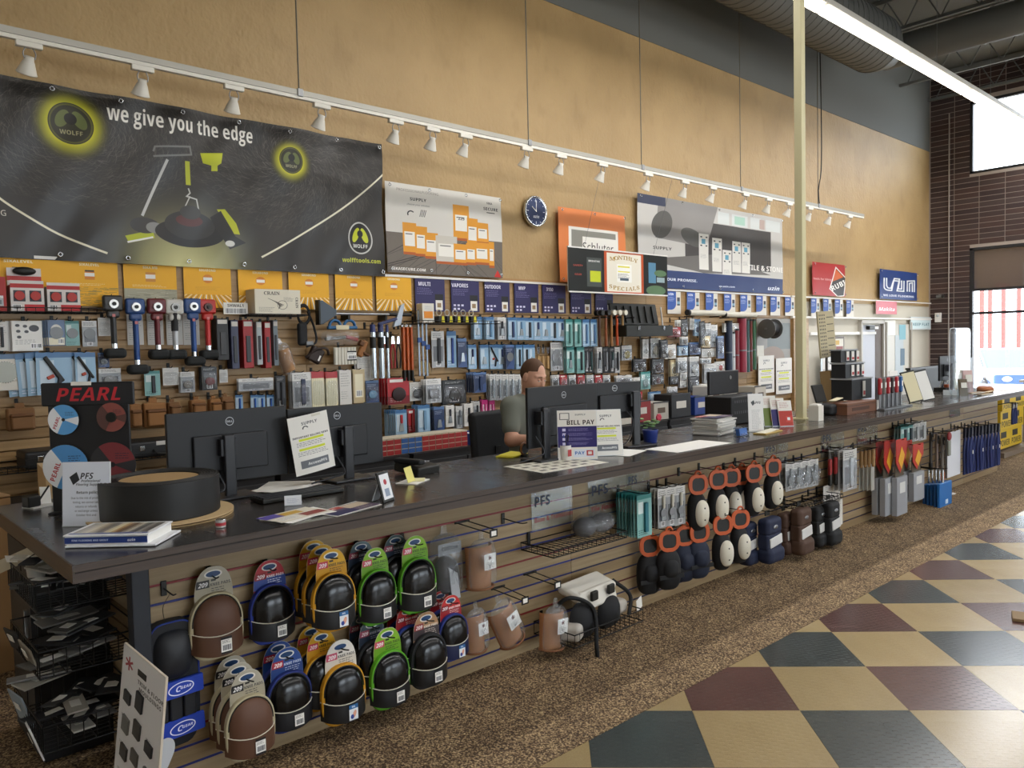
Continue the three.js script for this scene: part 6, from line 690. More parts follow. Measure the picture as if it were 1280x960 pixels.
{ // roll of black wall base on cardboard discs
  const c = atY(201, 640, H + 0.02), o = thing('wall_base_roll', 'large roll of black rubber wall base standing on cardboard discs', 'roll', [c.x, H + 0.019, c.z]);
  const R = 0.238, r = 0.16, h = 0.155; part(o, 'coil', lathe([[r, 0], [R, 0], [R + 0.002, 0.004], [R + 0.002, h - 0.004], [R, h], [r + 0.004, h], [r, h - 0.004], [r, 0]], 0, 0, 0, 64), mat(0x131312, 0.5)); for (let i = 0; i < 6; i++) part(o, 'wound_edge', torus(r + 0.008 + i * 0.012, 0.0022, 0, h, 0, Math.PI / 2, 0, 0, 7, 64), mat(0x2b2a28, 0.6)); part(o, 'inner_card', cy(r - 0.003, r - 0.003, 0.01, 0, h - 0.012, 0, 0, 0, 0, 48), mat(0xa98a5e, 0.8), 'tan cardboard core');
  const d = thing('cardboard_disc', 'pair of round cardboard discs under the black roll', 'disc', [c.x + 0.01, H + 0.001, c.z]); part(d, 'disc', cy(0.285, 0.285, 0.006, 0, 0.003, 0, 0, 0, 0, 56), mat(0xb3966a, 0.8)); part(d, 'disc', cy(0.29, 0.29, 0.006, -0.006, 0.0145, 0.004, 0, 0, 0, 56), mat(0xbfa377, 0.8)); part(d, 'spacer', cy(0.06, 0.06, 0.006, 0, 0.0088, 0), mat(0x8f7550, 0.8));
}
{ const o = thing('small_tin', 'small shiny red and white round tin in front of the cardboard discs', 'tin', onTop(276, 659)); part(o, 'can', cy(0.02, 0.02, 0.03, 0, 0.016, 0), mat(0xc8c4c0, 0.25, 0.3)); part(o, 'red_band', cy(0.0205, 0.0205, 0.012, 0, 0.014, 0), mat(0xb03038, 0.4)); part(o, 'lid', sp(0.019, 0, 0.03, 0, 1, 0.3, 1), M.chrome); }
const toCam = -0.72; // signs stand turned towards the customers' side
function signStand(label, x0, yTop, x1, yBase, tw, th, draw, o = {}) { // an upright sheet whose bottom edge runs between two picture points
  const a = atY(x0, yBase, H), b = atY(x1, o.yb2 ?? yBase, H), w = o.w ?? Math.hypot(b.x - a.x, b.z - a.z), turn = o.turn ?? Math.atan2(-(b.z - a.z), b.x - a.x), cx = (a.x + b.x) / 2, cz = (a.z + b.z) / 2, t = atZ((x0 + x1) / 2, yTop, cz), h = o.h ?? t.y - H;
  const s = thing(o.name ?? 'sign_holder', label, o.cat ?? 'sign', [cx, H + 0.001, cz], turn), lean = o.lean ?? -0.08;
  const p = new THREE.Group(); p.name = 'panel'; p.rotation.x = lean; s.add(p);
  part(p, o.board ? 'board' : 'holder', bx(w, h, 0.005, 0, h / 2, 0), o.board ? mat(o.board, 0.6) : mat(0xdfe3e6, 0.15)); part(p, 'print', face(w - 0.004, h - 0.004, 0, h / 2, 0.0035), draw.isMaterial ? draw : printed(tw, th, draw, 0.3)); part(s, 'foot', [bx(w, 0.004, 0.07, 0, 0.002, -0.03), bx(w * 0.5, h * 0.4, 0.003, 0, h * 0.2, -0.045, 0.2)], mat(0xcfd6da, 0.1)); return s;
}
signStand('white return policy sign in a clear holder beside the black roll', 74, 578, 142, 661, 320, 400, (g, w, h) => { g.fillStyle = '#dfe4ee'; g.fillRect(0, 0, w, h); g.fillStyle = '#23262c'; g.beginPath(); g.moveTo(46, 92); g.lineTo(96, 60); g.lineTo(116, 110); g.lineTo(72, 142); g.fill(); words(g, 'PFS', 160, 86, 54, '#23262c', { italic: true }); words(g, 'Professional', 190, 118, 22, '#3a3d44', { italic: true }); words(g, 'Flooring Supply', 170, 140, 22, '#3a3d44', { italic: true }); words(g, 'Return policy', 170, 190, 24, '#22252a'); ['Due to the risk of product', 'tinting, we cannot take', 'returns or refunds', 'or exchange unless', 'October first and'].forEach((t, i) => words(g, t, 160, 224 + i * 27, 18, '#3a3d44', { bold: false })); }, { h: 0.262, w: 0.2, yb2: 655, turn: -0.78 });
{ // black disc display
  const p = atY(106, 644, H), o = thing('disc_display', 'black upright display board with red lettering and grinding discs', 'display stand', [p.x + 0.05, H + 0.001, p.z - 0.05], -0.7); o.scale.setScalar(1.17);
  part(o, 'board', rb(0.3, 0.42, 0.012, 0, 0.21, 0, 0.004), mat(0x16171a, 0.45)); const hd = part(o, 'header', rb(0.345, 0.088, 0.014, 0, 0.45, 0.002, 0.02), mat(0x1d1e22, 0.45)); part(hd, 'lettering', face(0.33, 0.08, 0, 0.45, 0.0105), printed(384, 96, (g, w, h) => { g.fillStyle = '#1d1e22'; g.fillRect(0, 0, w, h); words(g, 'PEARL', w / 2, 50, 84, '#c22a34', { italic: true, sx: 1.15 }); })); part(o, 'foot', [bx(0.3, 0.006, 0.16, 0, 0.003, -0.04)], mat(0x16171a, 0.5));
  const dm = (c1, c2, t) => printed(160, 160, (g) => { g.fillStyle = c2; g.fillRect(0, 0, 160, 160); g.fillStyle = c1; g.beginPath(); g.moveTo(80, 80); g.arc(80, 80, 80, -2.2, -0.2); g.fill(); g.beginPath(); g.moveTo(80, 80); g.arc(80, 80, 80, 0.4, 2.0); g.fill(); words(g, t, 44, 96, 24, '#b3343a', { turn: -1.2 }); lines(g, 90, 40, 50, 3, 8, '#223'); g.fillStyle = '#15161a'; g.beginPath(); g.arc(80, 80, 9, 0, 7); g.fill(); });
  const b1 = dm('#5b9fd6', '#e6e8ea', 'PEARL'), b2 = dm('#8c4b42', '#5a3a34', ''), b3 = dm('#4d8cc4', '#e4e6e8', 'PEARL'), b4 = dm('#7a2f33', '#2d2c2e', '');
  for (const [x, y, r, m, l] of [[-0.09, 0.355, 0.057, b1, 'blue and white cutting disc'], [0.088, 0.36, 0.055, b2, 'red brown grinding disc'], [-0.09, 0.175, 0.085, b3, 'larger blue and white cutting disc'], [0.085, 0.18, 0.085, b4, 'dark and maroon grinding disc']]) { const d = part(o, 'disc', cy(r, r, 0.004, x, y, 0.012, Math.PI / 2, 0, 0, 36), M.blackMatte, l); part(d, 'disc_face', put(new THREE.CircleGeometry(r, 36), x, y, 0.0146), m); }
  part(o, 'hub', cy(0.018, 0.02, 0.01, 0.088, 0.36, 0.018, Math.PI / 2), M.black); part(o, 'price_strip', bx(0.075, 0.014, 0.002, -0.02, 0.49, 0.01), M.paper);
}
{ const o = thing('clip_box', 'small clear box of black parts and white receipt at the far left of the counter', 'box', onTop(45, 634), 0.4); part(o, 'tray', bx(0.12, 0.006, 0.08, 0.02, 0.003, 0), mat(0xd8d6d0, 0.5)); part(o, 'black_block', rb(0.06, 0.05, 0.05, -0.02, 0.031, 0, 0.006), M.black); part(o, 'receipt', bx(0.05, 0.08, 0.003, 0.055, 0.045, -0.01, -0.3, 0, -0.15), M.paper); part(o, 'pen', cy(0.004, 0.004, 0.08, 0.035, 0.06, 0.01, 0, 0, -0.7), M.black); }
// monitors
const badgeArt = printed(96, 96, (g) => { g.fillStyle = '#17181c'; g.fillRect(0, 0, 96, 96); g.strokeStyle = '#c9ccd0'; g.lineWidth = 6; g.beginPath(); g.arc(48, 48, 42, 0, 7); g.stroke(); words(g, 'DELL', 48, 49, 28, '#c9ccd0'); });
function monitor(label, x0, x1, yTop, z, turn = 0, o = {}) {
  const w = o.w ?? x1 - x0, cx = (x0 + x1) / 2, hh = w * 0.59, t = thing('computer_monitor', label, 'monitor', [cx, H + 0.001, z], turn), y = yTop - H - hh / 2;
  part(t, 'back_shell', [rb(w, hh, 0.022, 0, y, -0.011, 0.006)], mat(0x0e0f12, 0.5)); part(t, 'bulge', rb(w * 0.62, hh * 0.5, 0.022, 0, y - hh * 0.08, 0.008, 0.008), mat(0x101115, 0.5)); part(t, 'screen', bx(w - 0.015, hh - 0.015, 0.002, 0, y, -0.0235), mat(0x0a0b0d, 0.15));
  part(t, 'badge', put(new THREE.CircleGeometry(0.022, 28), 0, y + hh * 0.34, 0.0205 - 0.019), badgeArt, 'round silver badge');
  const px = o.pole ?? 0; part(t, 'stand_pole', [rb(0.055, y + 0.06, 0.03, px, (y + 0.06) / 2, 0.055, 0.008)], mat(0x1f2024, 0.4)); part(t, 'arm', bx(0.08, 0.08, 0.06, px, y, 0.03), mat(0x1a1b1f, 0.5)); part(t, 'stand_base', rb(0.24, 0.012, 0.18, px, 0.006, 0.04, 0.005), mat(0x1f2024, 0.35)); part(t, 'cable', tube([[px - 0.05, y - hh * 0.3, 0.02], [px - 0.04, y - hh * 0.55, 0.08], [px - 0.09, 0.03, 0.07], [px - 0.22, 0.008, 0.05]], 0.004, 24), mat(0x33363c, 0.6)); return t;
}
monitor('left computer monitor seen from behind beside the black roll', 1.25, 1.846, 1.485, -3.735, 0, { pole: -0.03 }); monitor('computer monitor seen from behind with a white notice taped on it', 1.85, 2.42, 1.465, -3.735, 0, { pole: 0.03 });
{ const z = -3.655, o = thing('notice_sheet', 'curled white billing notice taped to the back of the left desk monitors', 'notice', [atZ(396, 589, z).x, atZ(396, 589, z).y, z]); const g = new THREE.PlaneGeometry(0.225, 0.3, 12, 4), p = g.attributes.position; for (let i = 0; i < p.count; i++) p.setZ(i, 0.02 * Math.cos(p.getX(i) * 9) - 0.015); g.computeVertexNormals(); g.translate(0, 0.15, 0); g.rotateZ(0.14); part(o, 'sheet', g, notice); part(o, 'tape', bx(0.05, 0.012, 0.001, 0.0, 0.294, 0.008, 0, 0, 0.14), mat(0xd6d2c2, 0.3)); part(o, 'clip', bx(0.02, 0.02, 0.1, -0.02, 0.27, -0.05), M.black); }
sheetOn('loose white paper pile in front of the left monitors', 330, 612, 385, 606, null, 0.6, { n: 4, w: 0.3 });
{ const o = thing('keyboard', 'black keyboard tray half under the white paper pile', 'keyboard', [1.75, H + 0.001, -3.45]); part(o, 'body', rb(0.42, 0.02, 0.14, 0, 0.011, 0, 0.006), M.black); for (let r = 0; r < 4; r++) part(o, 'key_row', bx(0.4, 0.006, 0.022, 0, 0.023, -0.045 + r * 0.03), mat(0x26272b, 0.6)); }
signStand('small white folded card in front of the left desk', 355, 620, 378, 632, 96, 64, (g, w, h) => { g.fillStyle = '#e8eaee'; g.fillRect(0, 0, w, h); lines(g, 12, 20, 70, 4, 9, '#8894b0'); }, { name: 'name_card', cat: 'card', h: 0.045, w: 0.075, turn: -0.5 });
const flyer = printed(256, 192, (g, w, h) => { g.fillStyle = '#dcd5c4'; g.fillRect(0, 0, w, h); g.fillStyle = '#54489a'; g.fillRect(0, 0, 90, 80); g.fillStyle = '#c9a03a'; g.fillRect(90, 20, 100, 60); g.fillStyle = '#8d3a34'; g.fillRect(140, 100, 110, 70); g.fillStyle = '#e8e4da'; g.fillRect(20, 100, 100, 70); lines(g, 26, 110, 90, 6, 9, '#666'); });
const flyer2 = printed(256, 192, (g, w, h) => { g.fillStyle = '#5a4a60'; g.fillRect(0, 0, w, h); g.fillStyle = '#a83c34'; g.fillRect(0, 0, 130, 60); g.fillStyle = '#c8b8a0'; g.fillRect(130, 10, 120, 100); g.fillStyle = '#2c2a55'; g.fillRect(0, 100, 130, 90); words(g, 'SALE', 60, 32, 34, '#f0e8e0'); lines(g, 140, 130, 100, 5, 10, '#ded8d0'); });
sheetOn('colourful flyer on the counter edge in front of the keyboard', 340, 652, 395, 638, flyer, 0.25, { n: 3, name: 'flyer', cat: 'flyer', w: 0.27, d: 0.17 }); sheetOn('dark red and purple flyer beside the monitor stand', 400, 640, 470, 633, flyer2, 0.3, { n: 2, name: 'flyer', cat: 'flyer', w: 0.28, d: 0.14 });
{ const o = thing('photo_frame', 'small black framed card with an easel on the counter', 'frame', onTop(486, 627), 0.05); o.rotation.set(0, 0.45, 0); const f = new THREE.Group(); f.name = 'panel'; f.rotation.x = -0.25; o.add(f); part(f, 'frame', rb(0.1, 0.14, 0.01, 0, 0.07, 0, 0.004), M.black); part(f, 'picture', face(0.078, 0.115, 0, 0.07, 0.0056), printed(96, 144, (g, w, h) => { g.fillStyle = '#dfe0e2'; g.fillRect(0, 0, w, h); g.fillStyle = '#a83038'; g.beginPath(); g.arc(48, 46, 16, 0, 7); g.fill(); g.fillStyle = '#8c98ac'; g.fillRect(24, 84, 48, 44); })); part(o, 'easel', bx(0.06, 0.1, 0.004, 0, 0.05, -0.05, 0.4), mat(0xcfd4dc, 0.5)); }
{ const o = thing('telephone', 'black desk telephone beside the monitor stand', 'telephone', [2.55, H + 0.001, -3.6], 0.2); part(o, 'base', rb(0.18, 0.05, 0.19, 0, 0.027, 0, 0.012, 0.12), M.black); part(o, 'handset', [rb(0.05, 0.03, 0.2, -0.06, 0.07, 0, 0.012)], M.blackMatte); for (let i = 0; i < 12; i++) part(o, 'button', rb(0.018, 0.006, 0.014, 0.0 + (i % 3) * 0.026, 0.058, -0.03 + Math.floor(i / 3) * 0.022, 0.003), mat(0x8a8c90, 0.5)); }
{ const o = thing('sticky_note_pad', 'upright yellow sticky note on white papers near the easel frame', 'note', onTop(514, 603), 0.5); part(o, 'note', bx(0.08, 0.08, 0.002, -0.02, 0.045, 0, -0.3), mat(0xd8cf7a, 0.7)); part(o, 'paper', bx(0.16, 0.003, 0.12, 0.02, 0.002, 0), M.paper); part(o, 'scrap', bx(0.1, 0.002, 0.08, 0.05, 0.006, 0.01, 0, 0.4), mat(0xe2dcaa, 0.7)); }
{ const o = thing('sticky_note_pad', 'flat bright yellow note pad near the seated man', 'note', onTop(640, 570), 0.3); part(o, 'pad', rb(0.2, 0.008, 0.12, 0, 0.005, 0, 0.002), mat(0xd8cc30, 0.7)); part(o, 'top_note', bx(0.18, 0.002, 0.11, 0.01, 0.012, 0, 0.05, 0.1), mat(0xe2d640, 0.7)); }
const planSheet = printed(320, 224, (g, w, h) => { g.fillStyle = '#dfdbcc'; g.fillRect(0, 0, w, h); for (let r = 0; r < 4; r++) for (let c = 0; c < 6; c++) { g.fillStyle = pick(['#4a463e', '#6e675a', '#8d8676', '#bdb6a2']); g.fillRect(20 + c * 49, 24 + r * 50, 30, 20); lines(g, 16 + c * 49, 50 + r * 50, 36, 2, 6, '#8a8478'); } });
sheetOn('large white chart sheet taped flat on the counter', 636, 580, 757, 582, planSheet, -0.05, { w: 0.52, d: 0.34 }); sheetOn('plain cream sheet lying flat right of the flower pot', 812, 563, 908, 553, null, 0, { w: 0.62, d: 0.26, n: 1 }); sheetOn('white paper under the letter sign', 752, 570, 806, 562, null, 0.3, { w: 0.3, d: 0.2 });
monitor('wide computer monitor in front of the seated man', atZ(659, 485, -3.42).x, atZ(746, 482, -3.42).x, 1.508, -3.42, 0, { pole: -0.22 }); monitor('second monitor in front of the man, angled away', atZ(747, 482, -3.42).x, atZ(794, 478, -3.42).x, 1.502, -3.44, -0.3, { w: 0.42, pole: 0.13 });
{ const o = thing('mouse_pad_clock', 'small round black and orange gadget by the monitor foot', 'gadget', onTop(655, 570)); part(o, 'ring', torus(0.035, 0.008, 0, 0.045, 0, 0, 0.3, 0, 7), mat(0x8c5a2e, 0.5)); part(o, 'body', cy(0.032, 0.032, 0.02, 0, 0.045, 0, Math.PI / 2, 0.3), M.black); part(o, 'foot', rb(0.05, 0.01, 0.04, 0, 0.005, 0, 0.003), M.black); }
signStand('purple and white bill pay sign on the counter', 703, 514, 742, 575, 256, 400, (g, w, h) => { g.fillStyle = '#e6e2da'; g.fillRect(0, 0, w, h); g.strokeStyle = '#444'; g.lineWidth = 5; g.strokeRect(16, 22, 60, 50); words(g, 'SUPPLY', 150, 34, 20, '#777'); words(g, 'BILL PAY', 150, 98, 52, '#2a1d18', { sx: 0.85 }); g.fillStyle = '#322c68'; g.fillRect(0, 130, w, 170); for (let i = 0; i < 4; i++) { g.fillStyle = '#d8d4ee'; g.fillRect(30, 146 + i * 38, 22, 22); lines(g, 70, 148 + i * 38, 160, 3, 8, '#b8b2dc'); } g.fillStyle = '#d9dfe8'; g.fillRect(100, 316, 140, 66); words(g, 'PAY', 140, 348, 36, '#3a66b0'); g.fillStyle = '#b84444'; g.fillRect(186, 326, 44, 44); g.fillStyle = '#e6e2da'; g.fillRect(196, 336, 24, 24); }, { w: 0.24, h: 0.3, turn: -0.7 });
signStand('white billing letter in a clear stand beside the bill pay sign', 744, 511, 776, 570, 0, 0, notice, { w: 0.2, h: 0.29, turn: -0.6, lean: -0.2 });
{ const o = thing('pen_cup', 'white pen cup with coloured pens in front of the bill pay sign', 'cup', onTop(707, 575)); part(o, 'cup', lathe([[0, 0], [0.034, 0], [0.036, 0.09], [0.033, 0.09], [0.031, 0.006], [0, 0.006]]), mat(0xd8d4cc, 0.4)); for (let i = 0; i < 7; i++) part(o, 'pen', cy(0.004, 0.004, 0.13, rnd(-0.015, 0.015), 0.09, rnd(-0.015, 0.015), rnd(-0.25, 0.25), 0, rnd(-0.25, 0.25), 8), mat(pick([0xb02a30, 0x2b4a9a, 0x1c1c1e, 0xc03a3a]), 0.4)); part(o, 'label', bx(0.03, 0.04, 0.002, 0, 0.045, 0.0355), mat(0xb04040, 0.5)); }
{ const o = thing('stapler', 'dark stapler and tape behind the pen cup', 'stapler', onTop(690, 563), 0.4); part(o, 'base', rb(0.15, 0.012, 0.035, 0, 0.007, 0, 0.003), M.black); part(o, 'arm', rb(0.14, 0.025, 0.03, 0, 0.04, 0, 0.008, 0, 0, 0.12), M.blackMatte); part(o, 'red_cap', rb(0.04, 0.028, 0.031, 0.05, 0.05, 0, 0.008, 0, 0, 0.12), mat(0x8c2a2c, 0.5)); }
{ const p = onTop(813, 553), o = thing('flower_pot', 'small blue pot with a green plant and one red flower', 'plant', p); part(o, 'pot', lathe([[0, 0], [0.045, 0], [0.055, 0.085], [0.058, 0.09], [0.05, 0.092], [0.046, 0.075], [0, 0.075]]), mat(0x22357c, 0.35), 'blue glazed pot'); for (let i = 0; i < 16; i++) { const a = i * 2.4, r = 0.02 + 0.03 * rnd(); part(o, 'leaf', sp(0.025, Math.cos(a) * r * 1.4, 0.1 + rnd() * 0.07, Math.sin(a) * r * 1.4, 1, 0.3, 0.6, 8).rotateY(0), mat(i % 3 ? 0x4a6a3a : 0x6f8a52, 0.6)); } part(o, 'stem', tube([[0.02, 0.08, 0], [0.05, 0.14, 0.01], [0.07, 0.165, 0.02]], 0.003, 10), mat(0x3f5a30, 0.6)); for (let i = 0; i < 6; i++) part(o, 'petal', sp(0.016, 0.07 + 0.014 * Math.cos(i), 0.17 + 0.012 * Math.sin(i), 0.022, 1, 1, 0.6, 8), mat(0xa8263e, 0.6)); }
{ const o = thing('headset', 'black cable and headset left of the flower pot', 'headset', onTop(798, 552)); part(o, 'band', torus(0.06, 0.006, 0, 0.035, -0.03, 0.6, 0.3, 0, 3.6), M.black); part(o, 'ear_pad', sp(0.03, 0.03, 0.03, 0, 0.6, 1, 1), M.black); part(o, 'cord', tube([[-0.05, 0.01, 0], [-0.09, 0.004, 0.04], [-0.04, 0.004, 0.07], [0.05, 0.004, 0.05]], 0.003, 20), mat(0xc8c6c0, 0.5)); }
// magazine pile and its neighbours
{ const c = onTop(899, 543), o = thing('magazine_pile', 'tall pile of white magazines on the counter', 'magazines', [c[0], c[1], c[2] - 0.05], 0.15); for (let i = 0; i < 14; i++) part(o, 'magazine', bx(0.29, 0.0075, 0.21, rnd(-0.012, 0.012), 0.005 + i * 0.009, rnd(-0.012, 0.012), 0, rnd(-0.12, 0.12)), mat(pick([0xdcd9d2, 0xc4c2bc, 0xe6e3dc, 0x8c8a88, 0xb8b4ac]), 0.5)); part(o, 'cover_print', face(0.28, 0.2, 0, 0.134, 0, -Math.PI / 2, 0, 0), flyer2); }
{ const z = -3.62, a = atZ(896, 467, z), b = atZ(946, 467, z), w = (b.x - a.x) * 0.72, o = thing('desk_printer', 'black receipt printer with a raised lid behind the magazine pile', 'printer', [(a.x + b.x) / 2, H + 0.001, z - 0.05]); part(o, 'body', rb(w, 0.23, 0.26, 0, 0.116, 0, 0.01), mat(0x1a1a1c, 0.5)); part(o, 'lid', rb(w, 0.2, 0.03, 0, 0.34, -0.09, 0.008), mat(0x222225, 0.45)); for (let r = 0; r < 2; r++) for (let i = 0; i < 12; i++) part(o, 'vent_slot', bx(0.012, 0.022, 0.004, (i - 5.5) * w * 0.07, 0.1 + r * 0.09, 0.13), mat(0x55565a, 0.5)); part(o, 'badge', cy(0.016, 0.016, 0.004, w * 0.2, 0.38, -0.073, Math.PI / 2), M.steel); }
signStand('narrow white sign with a dark logo right of the magazine pile', 937, 491, 954, 540, 96, 256, (g, w, h) => { g.fillStyle = '#e2e0dc'; g.fillRect(0, 0, w, h); g.fillStyle = '#222'; g.beginPath(); g.moveTo(16, 56); g.lineTo(36, 42); g.lineTo(44, 64); g.lineTo(28, 80); g.fill(); words(g, 'PFS', 62, 60, 22, '#222', { italic: true }); lines(g, 20, 110, 60, 12, 11, '#666'); }, { w: 0.115, h: 0.29, turn: -0.7 });
{ const o = thing('business_card_rack', 'clear rack of blue business cards beside the narrow sign', 'card rack', onTop(927, 545)); part(o, 'rack', [bx(0.12, 0.004, 0.06, 0, 0.002, 0), bx(0.12, 0.07, 0.003, 0, 0.035, -0.03), bx(0.12, 0.025, 0.003, 0, 0.012, 0.03)], M.acrylic); part(o, 'card_block', bx(0.1, 0.05, 0.03, 0, 0.03, 0, -0.15), mat(0x3a66a8, 0.5)); }
[[958, 494, 'green and white brochure stack in the rack by the post', 0x6a7a3a], [968, 490, 'purple and red brochure stack in the rack by the post', 0x342e66], [977, 494, 'red and white brochure stack nearest the post', 0xb03a30]].forEach(([x, y, l, c], i) => signStand(l, x, y, x + 13, 533, 96, 192, (g, w, h) => { g.fillStyle = '#e0ddd4'; g.fillRect(0, 0, w, h * 0.4); g.fillStyle = '#' + c.toString(16).padStart(6, '0'); g.fillRect(0, h * 0.4, w, h * 0.6); lines(g, 12, 14, 70, 5, 9, '#a04040'); g.fillStyle = '#c4473c'; g.fillRect(w * 0.5, h * 0.6, w * 0.5, h * 0.25); g.fillStyle = '#eee'; g.fillRect(w * 0.6, h * 0.66, 20, 22); }, { name: 'brochure_stack', cat: 'brochures', w: 0.12, h: 0.25 - i * 0.02, turn: -0.6, board: 0xd8d4cc, lean: -0.25 }));
{ const o = thing('cash_tray', 'low open tray with yellow edged slips beside the brochures', 'tray', onTop(960, 541), 0.1); part(o, 'tray', bx(0.3, 0.008, 0.1, 0, 0.005, 0), mat(0xb89a52, 0.5)); for (let i = 0; i < 4; i++) part(o, 'slip', bx(0.12, 0.004, 0.07, -0.08 + 0.05 * i, 0.011 + i * 0.002, 0, 0, rnd(-0.2, 0.2)), mat(0xe0dccc, 0.6)); }
// right half of the counter
{ const o = thing('paper_cup', 'white square note cup beside the cream post', 'cup', onTop(1020, 526)); part(o, 'cup', [bx(0.09, 0.13, 0.09, 0, 0.066, 0)], mat(0xdcd6c8, 0.5)); part(o, 'note', bx(0.07, 0.012, 0.07, 0, 0.137, 0), M.paper); }
{ const o = thing('tool_bag', 'black open tool bag with a paper label beside the white cup', 'bag', onTop(1042, 518)); part(o, 'body', [rb(0.3, 0.1, 0.2, 0, 0.05, -0.05, 0.03)], M.blackMatte); part(o, 'flap', rb(0.2, 0.17, 0.02, -0.04, 0.19, -0.12, 0.008, -0.3), M.black); part(o, 'label', bx(0.2, 0.006, 0.06, 0.05, 0.135, 0, 0, 0.1, 0.08), mat(0xd8cfae, 0.6)); part(o, 'glove', sp(0.06, 0.12, 0.06, 0.05, 1.3, 0.8, 0.8), M.black); }
{ const o = thing('cardboard_display', 'brown cardboard display with an orange and white header', 'display stand', onTop(1051, 512), -0.2); part(o, 'column', bx(0.16, 0.36, 0.12, 0, 0.2, -0.1, -0.12), mat(0x9a8058, 0.8)); part(o, 'header', bx(0.15, 0.09, 0.01, 0.05, 0.4, -0.05, -0.1), mat(0xd8643a, 0.6)); part(o, 'price', bx(0.1, 0.06, 0.004, 0.05, 0.39, -0.042, -0.1), M.paper); }
{ const p = onTop(1079, 516), o = thing('brown_carton', 'long flat brown wooden box below the tool tower', 'box', [p[0], p[1], p[2]]); part(o, 'box', bx(0.66, 0.1, 0.2, 0, 0.051, -0.1), mat(0x6e4630, 0.6)); part(o, 'lid_line', bx(0.665, 0.006, 0.205, 0, 0.08, -0.1), mat(0x4a2e1e, 0.6)); part(o, 'tag', bx(0.07, 0.09, 0.004, 0.32, 0.055, 0.005), M.paper); part(o, 'print', bx(0.36, 0.03, 0.002, -0.05, 0.045, 0.001), mat(0x4a2c1c, 0.6)); }
{ const p = onTop(1080, 512), o = thing('tool_tower', 'stepped black display tower of small carded blades', 'display stand', [p[0], H + 0.103, p[2] - 0.12]); [[0.44, 0.2, 0, 0.2], [0.4, 0.14, 0.21, 0.14], [0.34, 0.12, 0.36, 0.1]].forEach(([w, h, y, d], k) => { part(o, 'tier', bx(w, h, d, -0.02 * k, y + h / 2, -0.03 * k), mat(0x1d1f22, 0.5)); part(o, 'tier_rim', bx(w + 0.02, 0.014, d + 0.02, -0.02 * k, y + h, -0.03 * k), mat(0x8f9294, 0.4)); for (let i = 0; i < 3; i++) if (k || i === 1) { const c = part(o, 'carded_blade', bx(0.055, h * 0.75, 0.004, (i - 1) * 0.11 + 0.04, y + h * 0.5, d / 2 - 0.03 * k + 0.004), mat(0xdedbd4, 0.5)); part(c, 'red_print', bx(0.04, h * 0.2, 0.002, (i - 1) * 0.11 + 0.04, y + h * 0.3, d / 2 - 0.03 * k + 0.007), mat(0xb02c30, 0.5)); } }); }
{ const p = onTop(1072, 512), o = thing('chart_board', 'tall cream size chart board with black marks above the tool tower', 'sign', [p[0] - 0.02, H + 0.12, p[2] - 0.3]); part(o, 'post', bx(0.02, 0.5, 0.02, 0, 0.25, 0), M.tin); part(o, 'board', bx(0.34, 0.46, 0.012, 0, 0.62, 0, -0.06, 0, 0.05), mat(0xb8ab88, 0.6)); part(o, 'print', face(0.33, 0.45, 0, 0.62, 0.0085, -0.06, 0, 0.05), printed(192, 256, (g, w, h) => { g.fillStyle = '#b8ab88'; g.fillRect(0, 0, w, h); g.fillStyle = '#222'; for (let r = 0; r < 12; r++) { for (let c = 0; c < 4; c++) g.fillRect(12 + c * 20, 14 + r * 20, 10, 9); if (r % 2) g.fillRect(100, 10 + r * 20, 80, 4); } })); }
['red', 'grey', 'red', 'dark', 'red', 'blue'].forEach((c, i) => { const z = -3.0, p = atZ(1104 + i * 5.2, 508, -3.12), o = thing('hanging_cutter', rowSay[i] + ' cutter on the small rack, with a ' + c + ' handle', 'cutter', [p.x, H + 0.02, -3.15]); part(o, 'handle', rb(0.045, 0.16, 0.03, 0, 0.21, 0, 0.014), mat({ red: 0xa8242c, grey: 0x6c645c, dark: 0x3a2c2a, blue: 0x2a5a92 }[c], 0.45)); part(o, 'blade', ext([[-0.015, 0], [0.015, 0], [0.02, 0.13], [-0.02, 0.13]], 0.008, 0, 0, -0.004), M.steel); part(o, 'tag', bx(0.025, 0.05, 0.002, 0, 0.22, 0.017), M.paper); });
{ const a = atZ(1102, 508, -3.15), b = atZ(1134, 508, -3.15), o = thing('cutter_rack', 'small rack behind the coloured cutters with a white header', 'rack', [(a.x + b.x) / 2, H + 0.001, -3.18]); part(o, 'base', bx(b.x - a.x + 0.06, 0.015, 0.1, 0, 0.008, 0.02), M.tin); part(o, 'back', bx(b.x - a.x, 0.3, 0.008, 0, 0.16, -0.025), mat(0x4a4a4c, 0.5)); part(o, 'header', bx(0.2, 0.05, 0.006, 0.1, 0.335, -0.024), M.paper); }
[[1132, 472, 1152, 503, 0xd2c8a4, 'slanted cream information leaflet, left of the two leaning leaflets'], [1148, 470, 1166, 501, 0xdcdad4, 'slanted white and red information leaflet, right of the two']].forEach(([x0, y0, x1, y1, c, l]) => { const p = onTop((x0 + x1) / 2 + 2, y1), o = thing('leaflet_stand', l, 'leaflet', p, -0.6); o.rotation.z = 0.18; part(o, 'stand', bx(0.16, 0.34, 0.012, 0, 0.17, -0.02, -0.25), M.black); part(o, 'leaflet', bx(0.145, 0.31, 0.003, 0.0, 0.17, -0.01, -0.25), mat(c, 0.6)); part(o, 'print', face(0.12, 0.26, 0, 0.16, -0.0075, -0.25), cardArt.plain); });
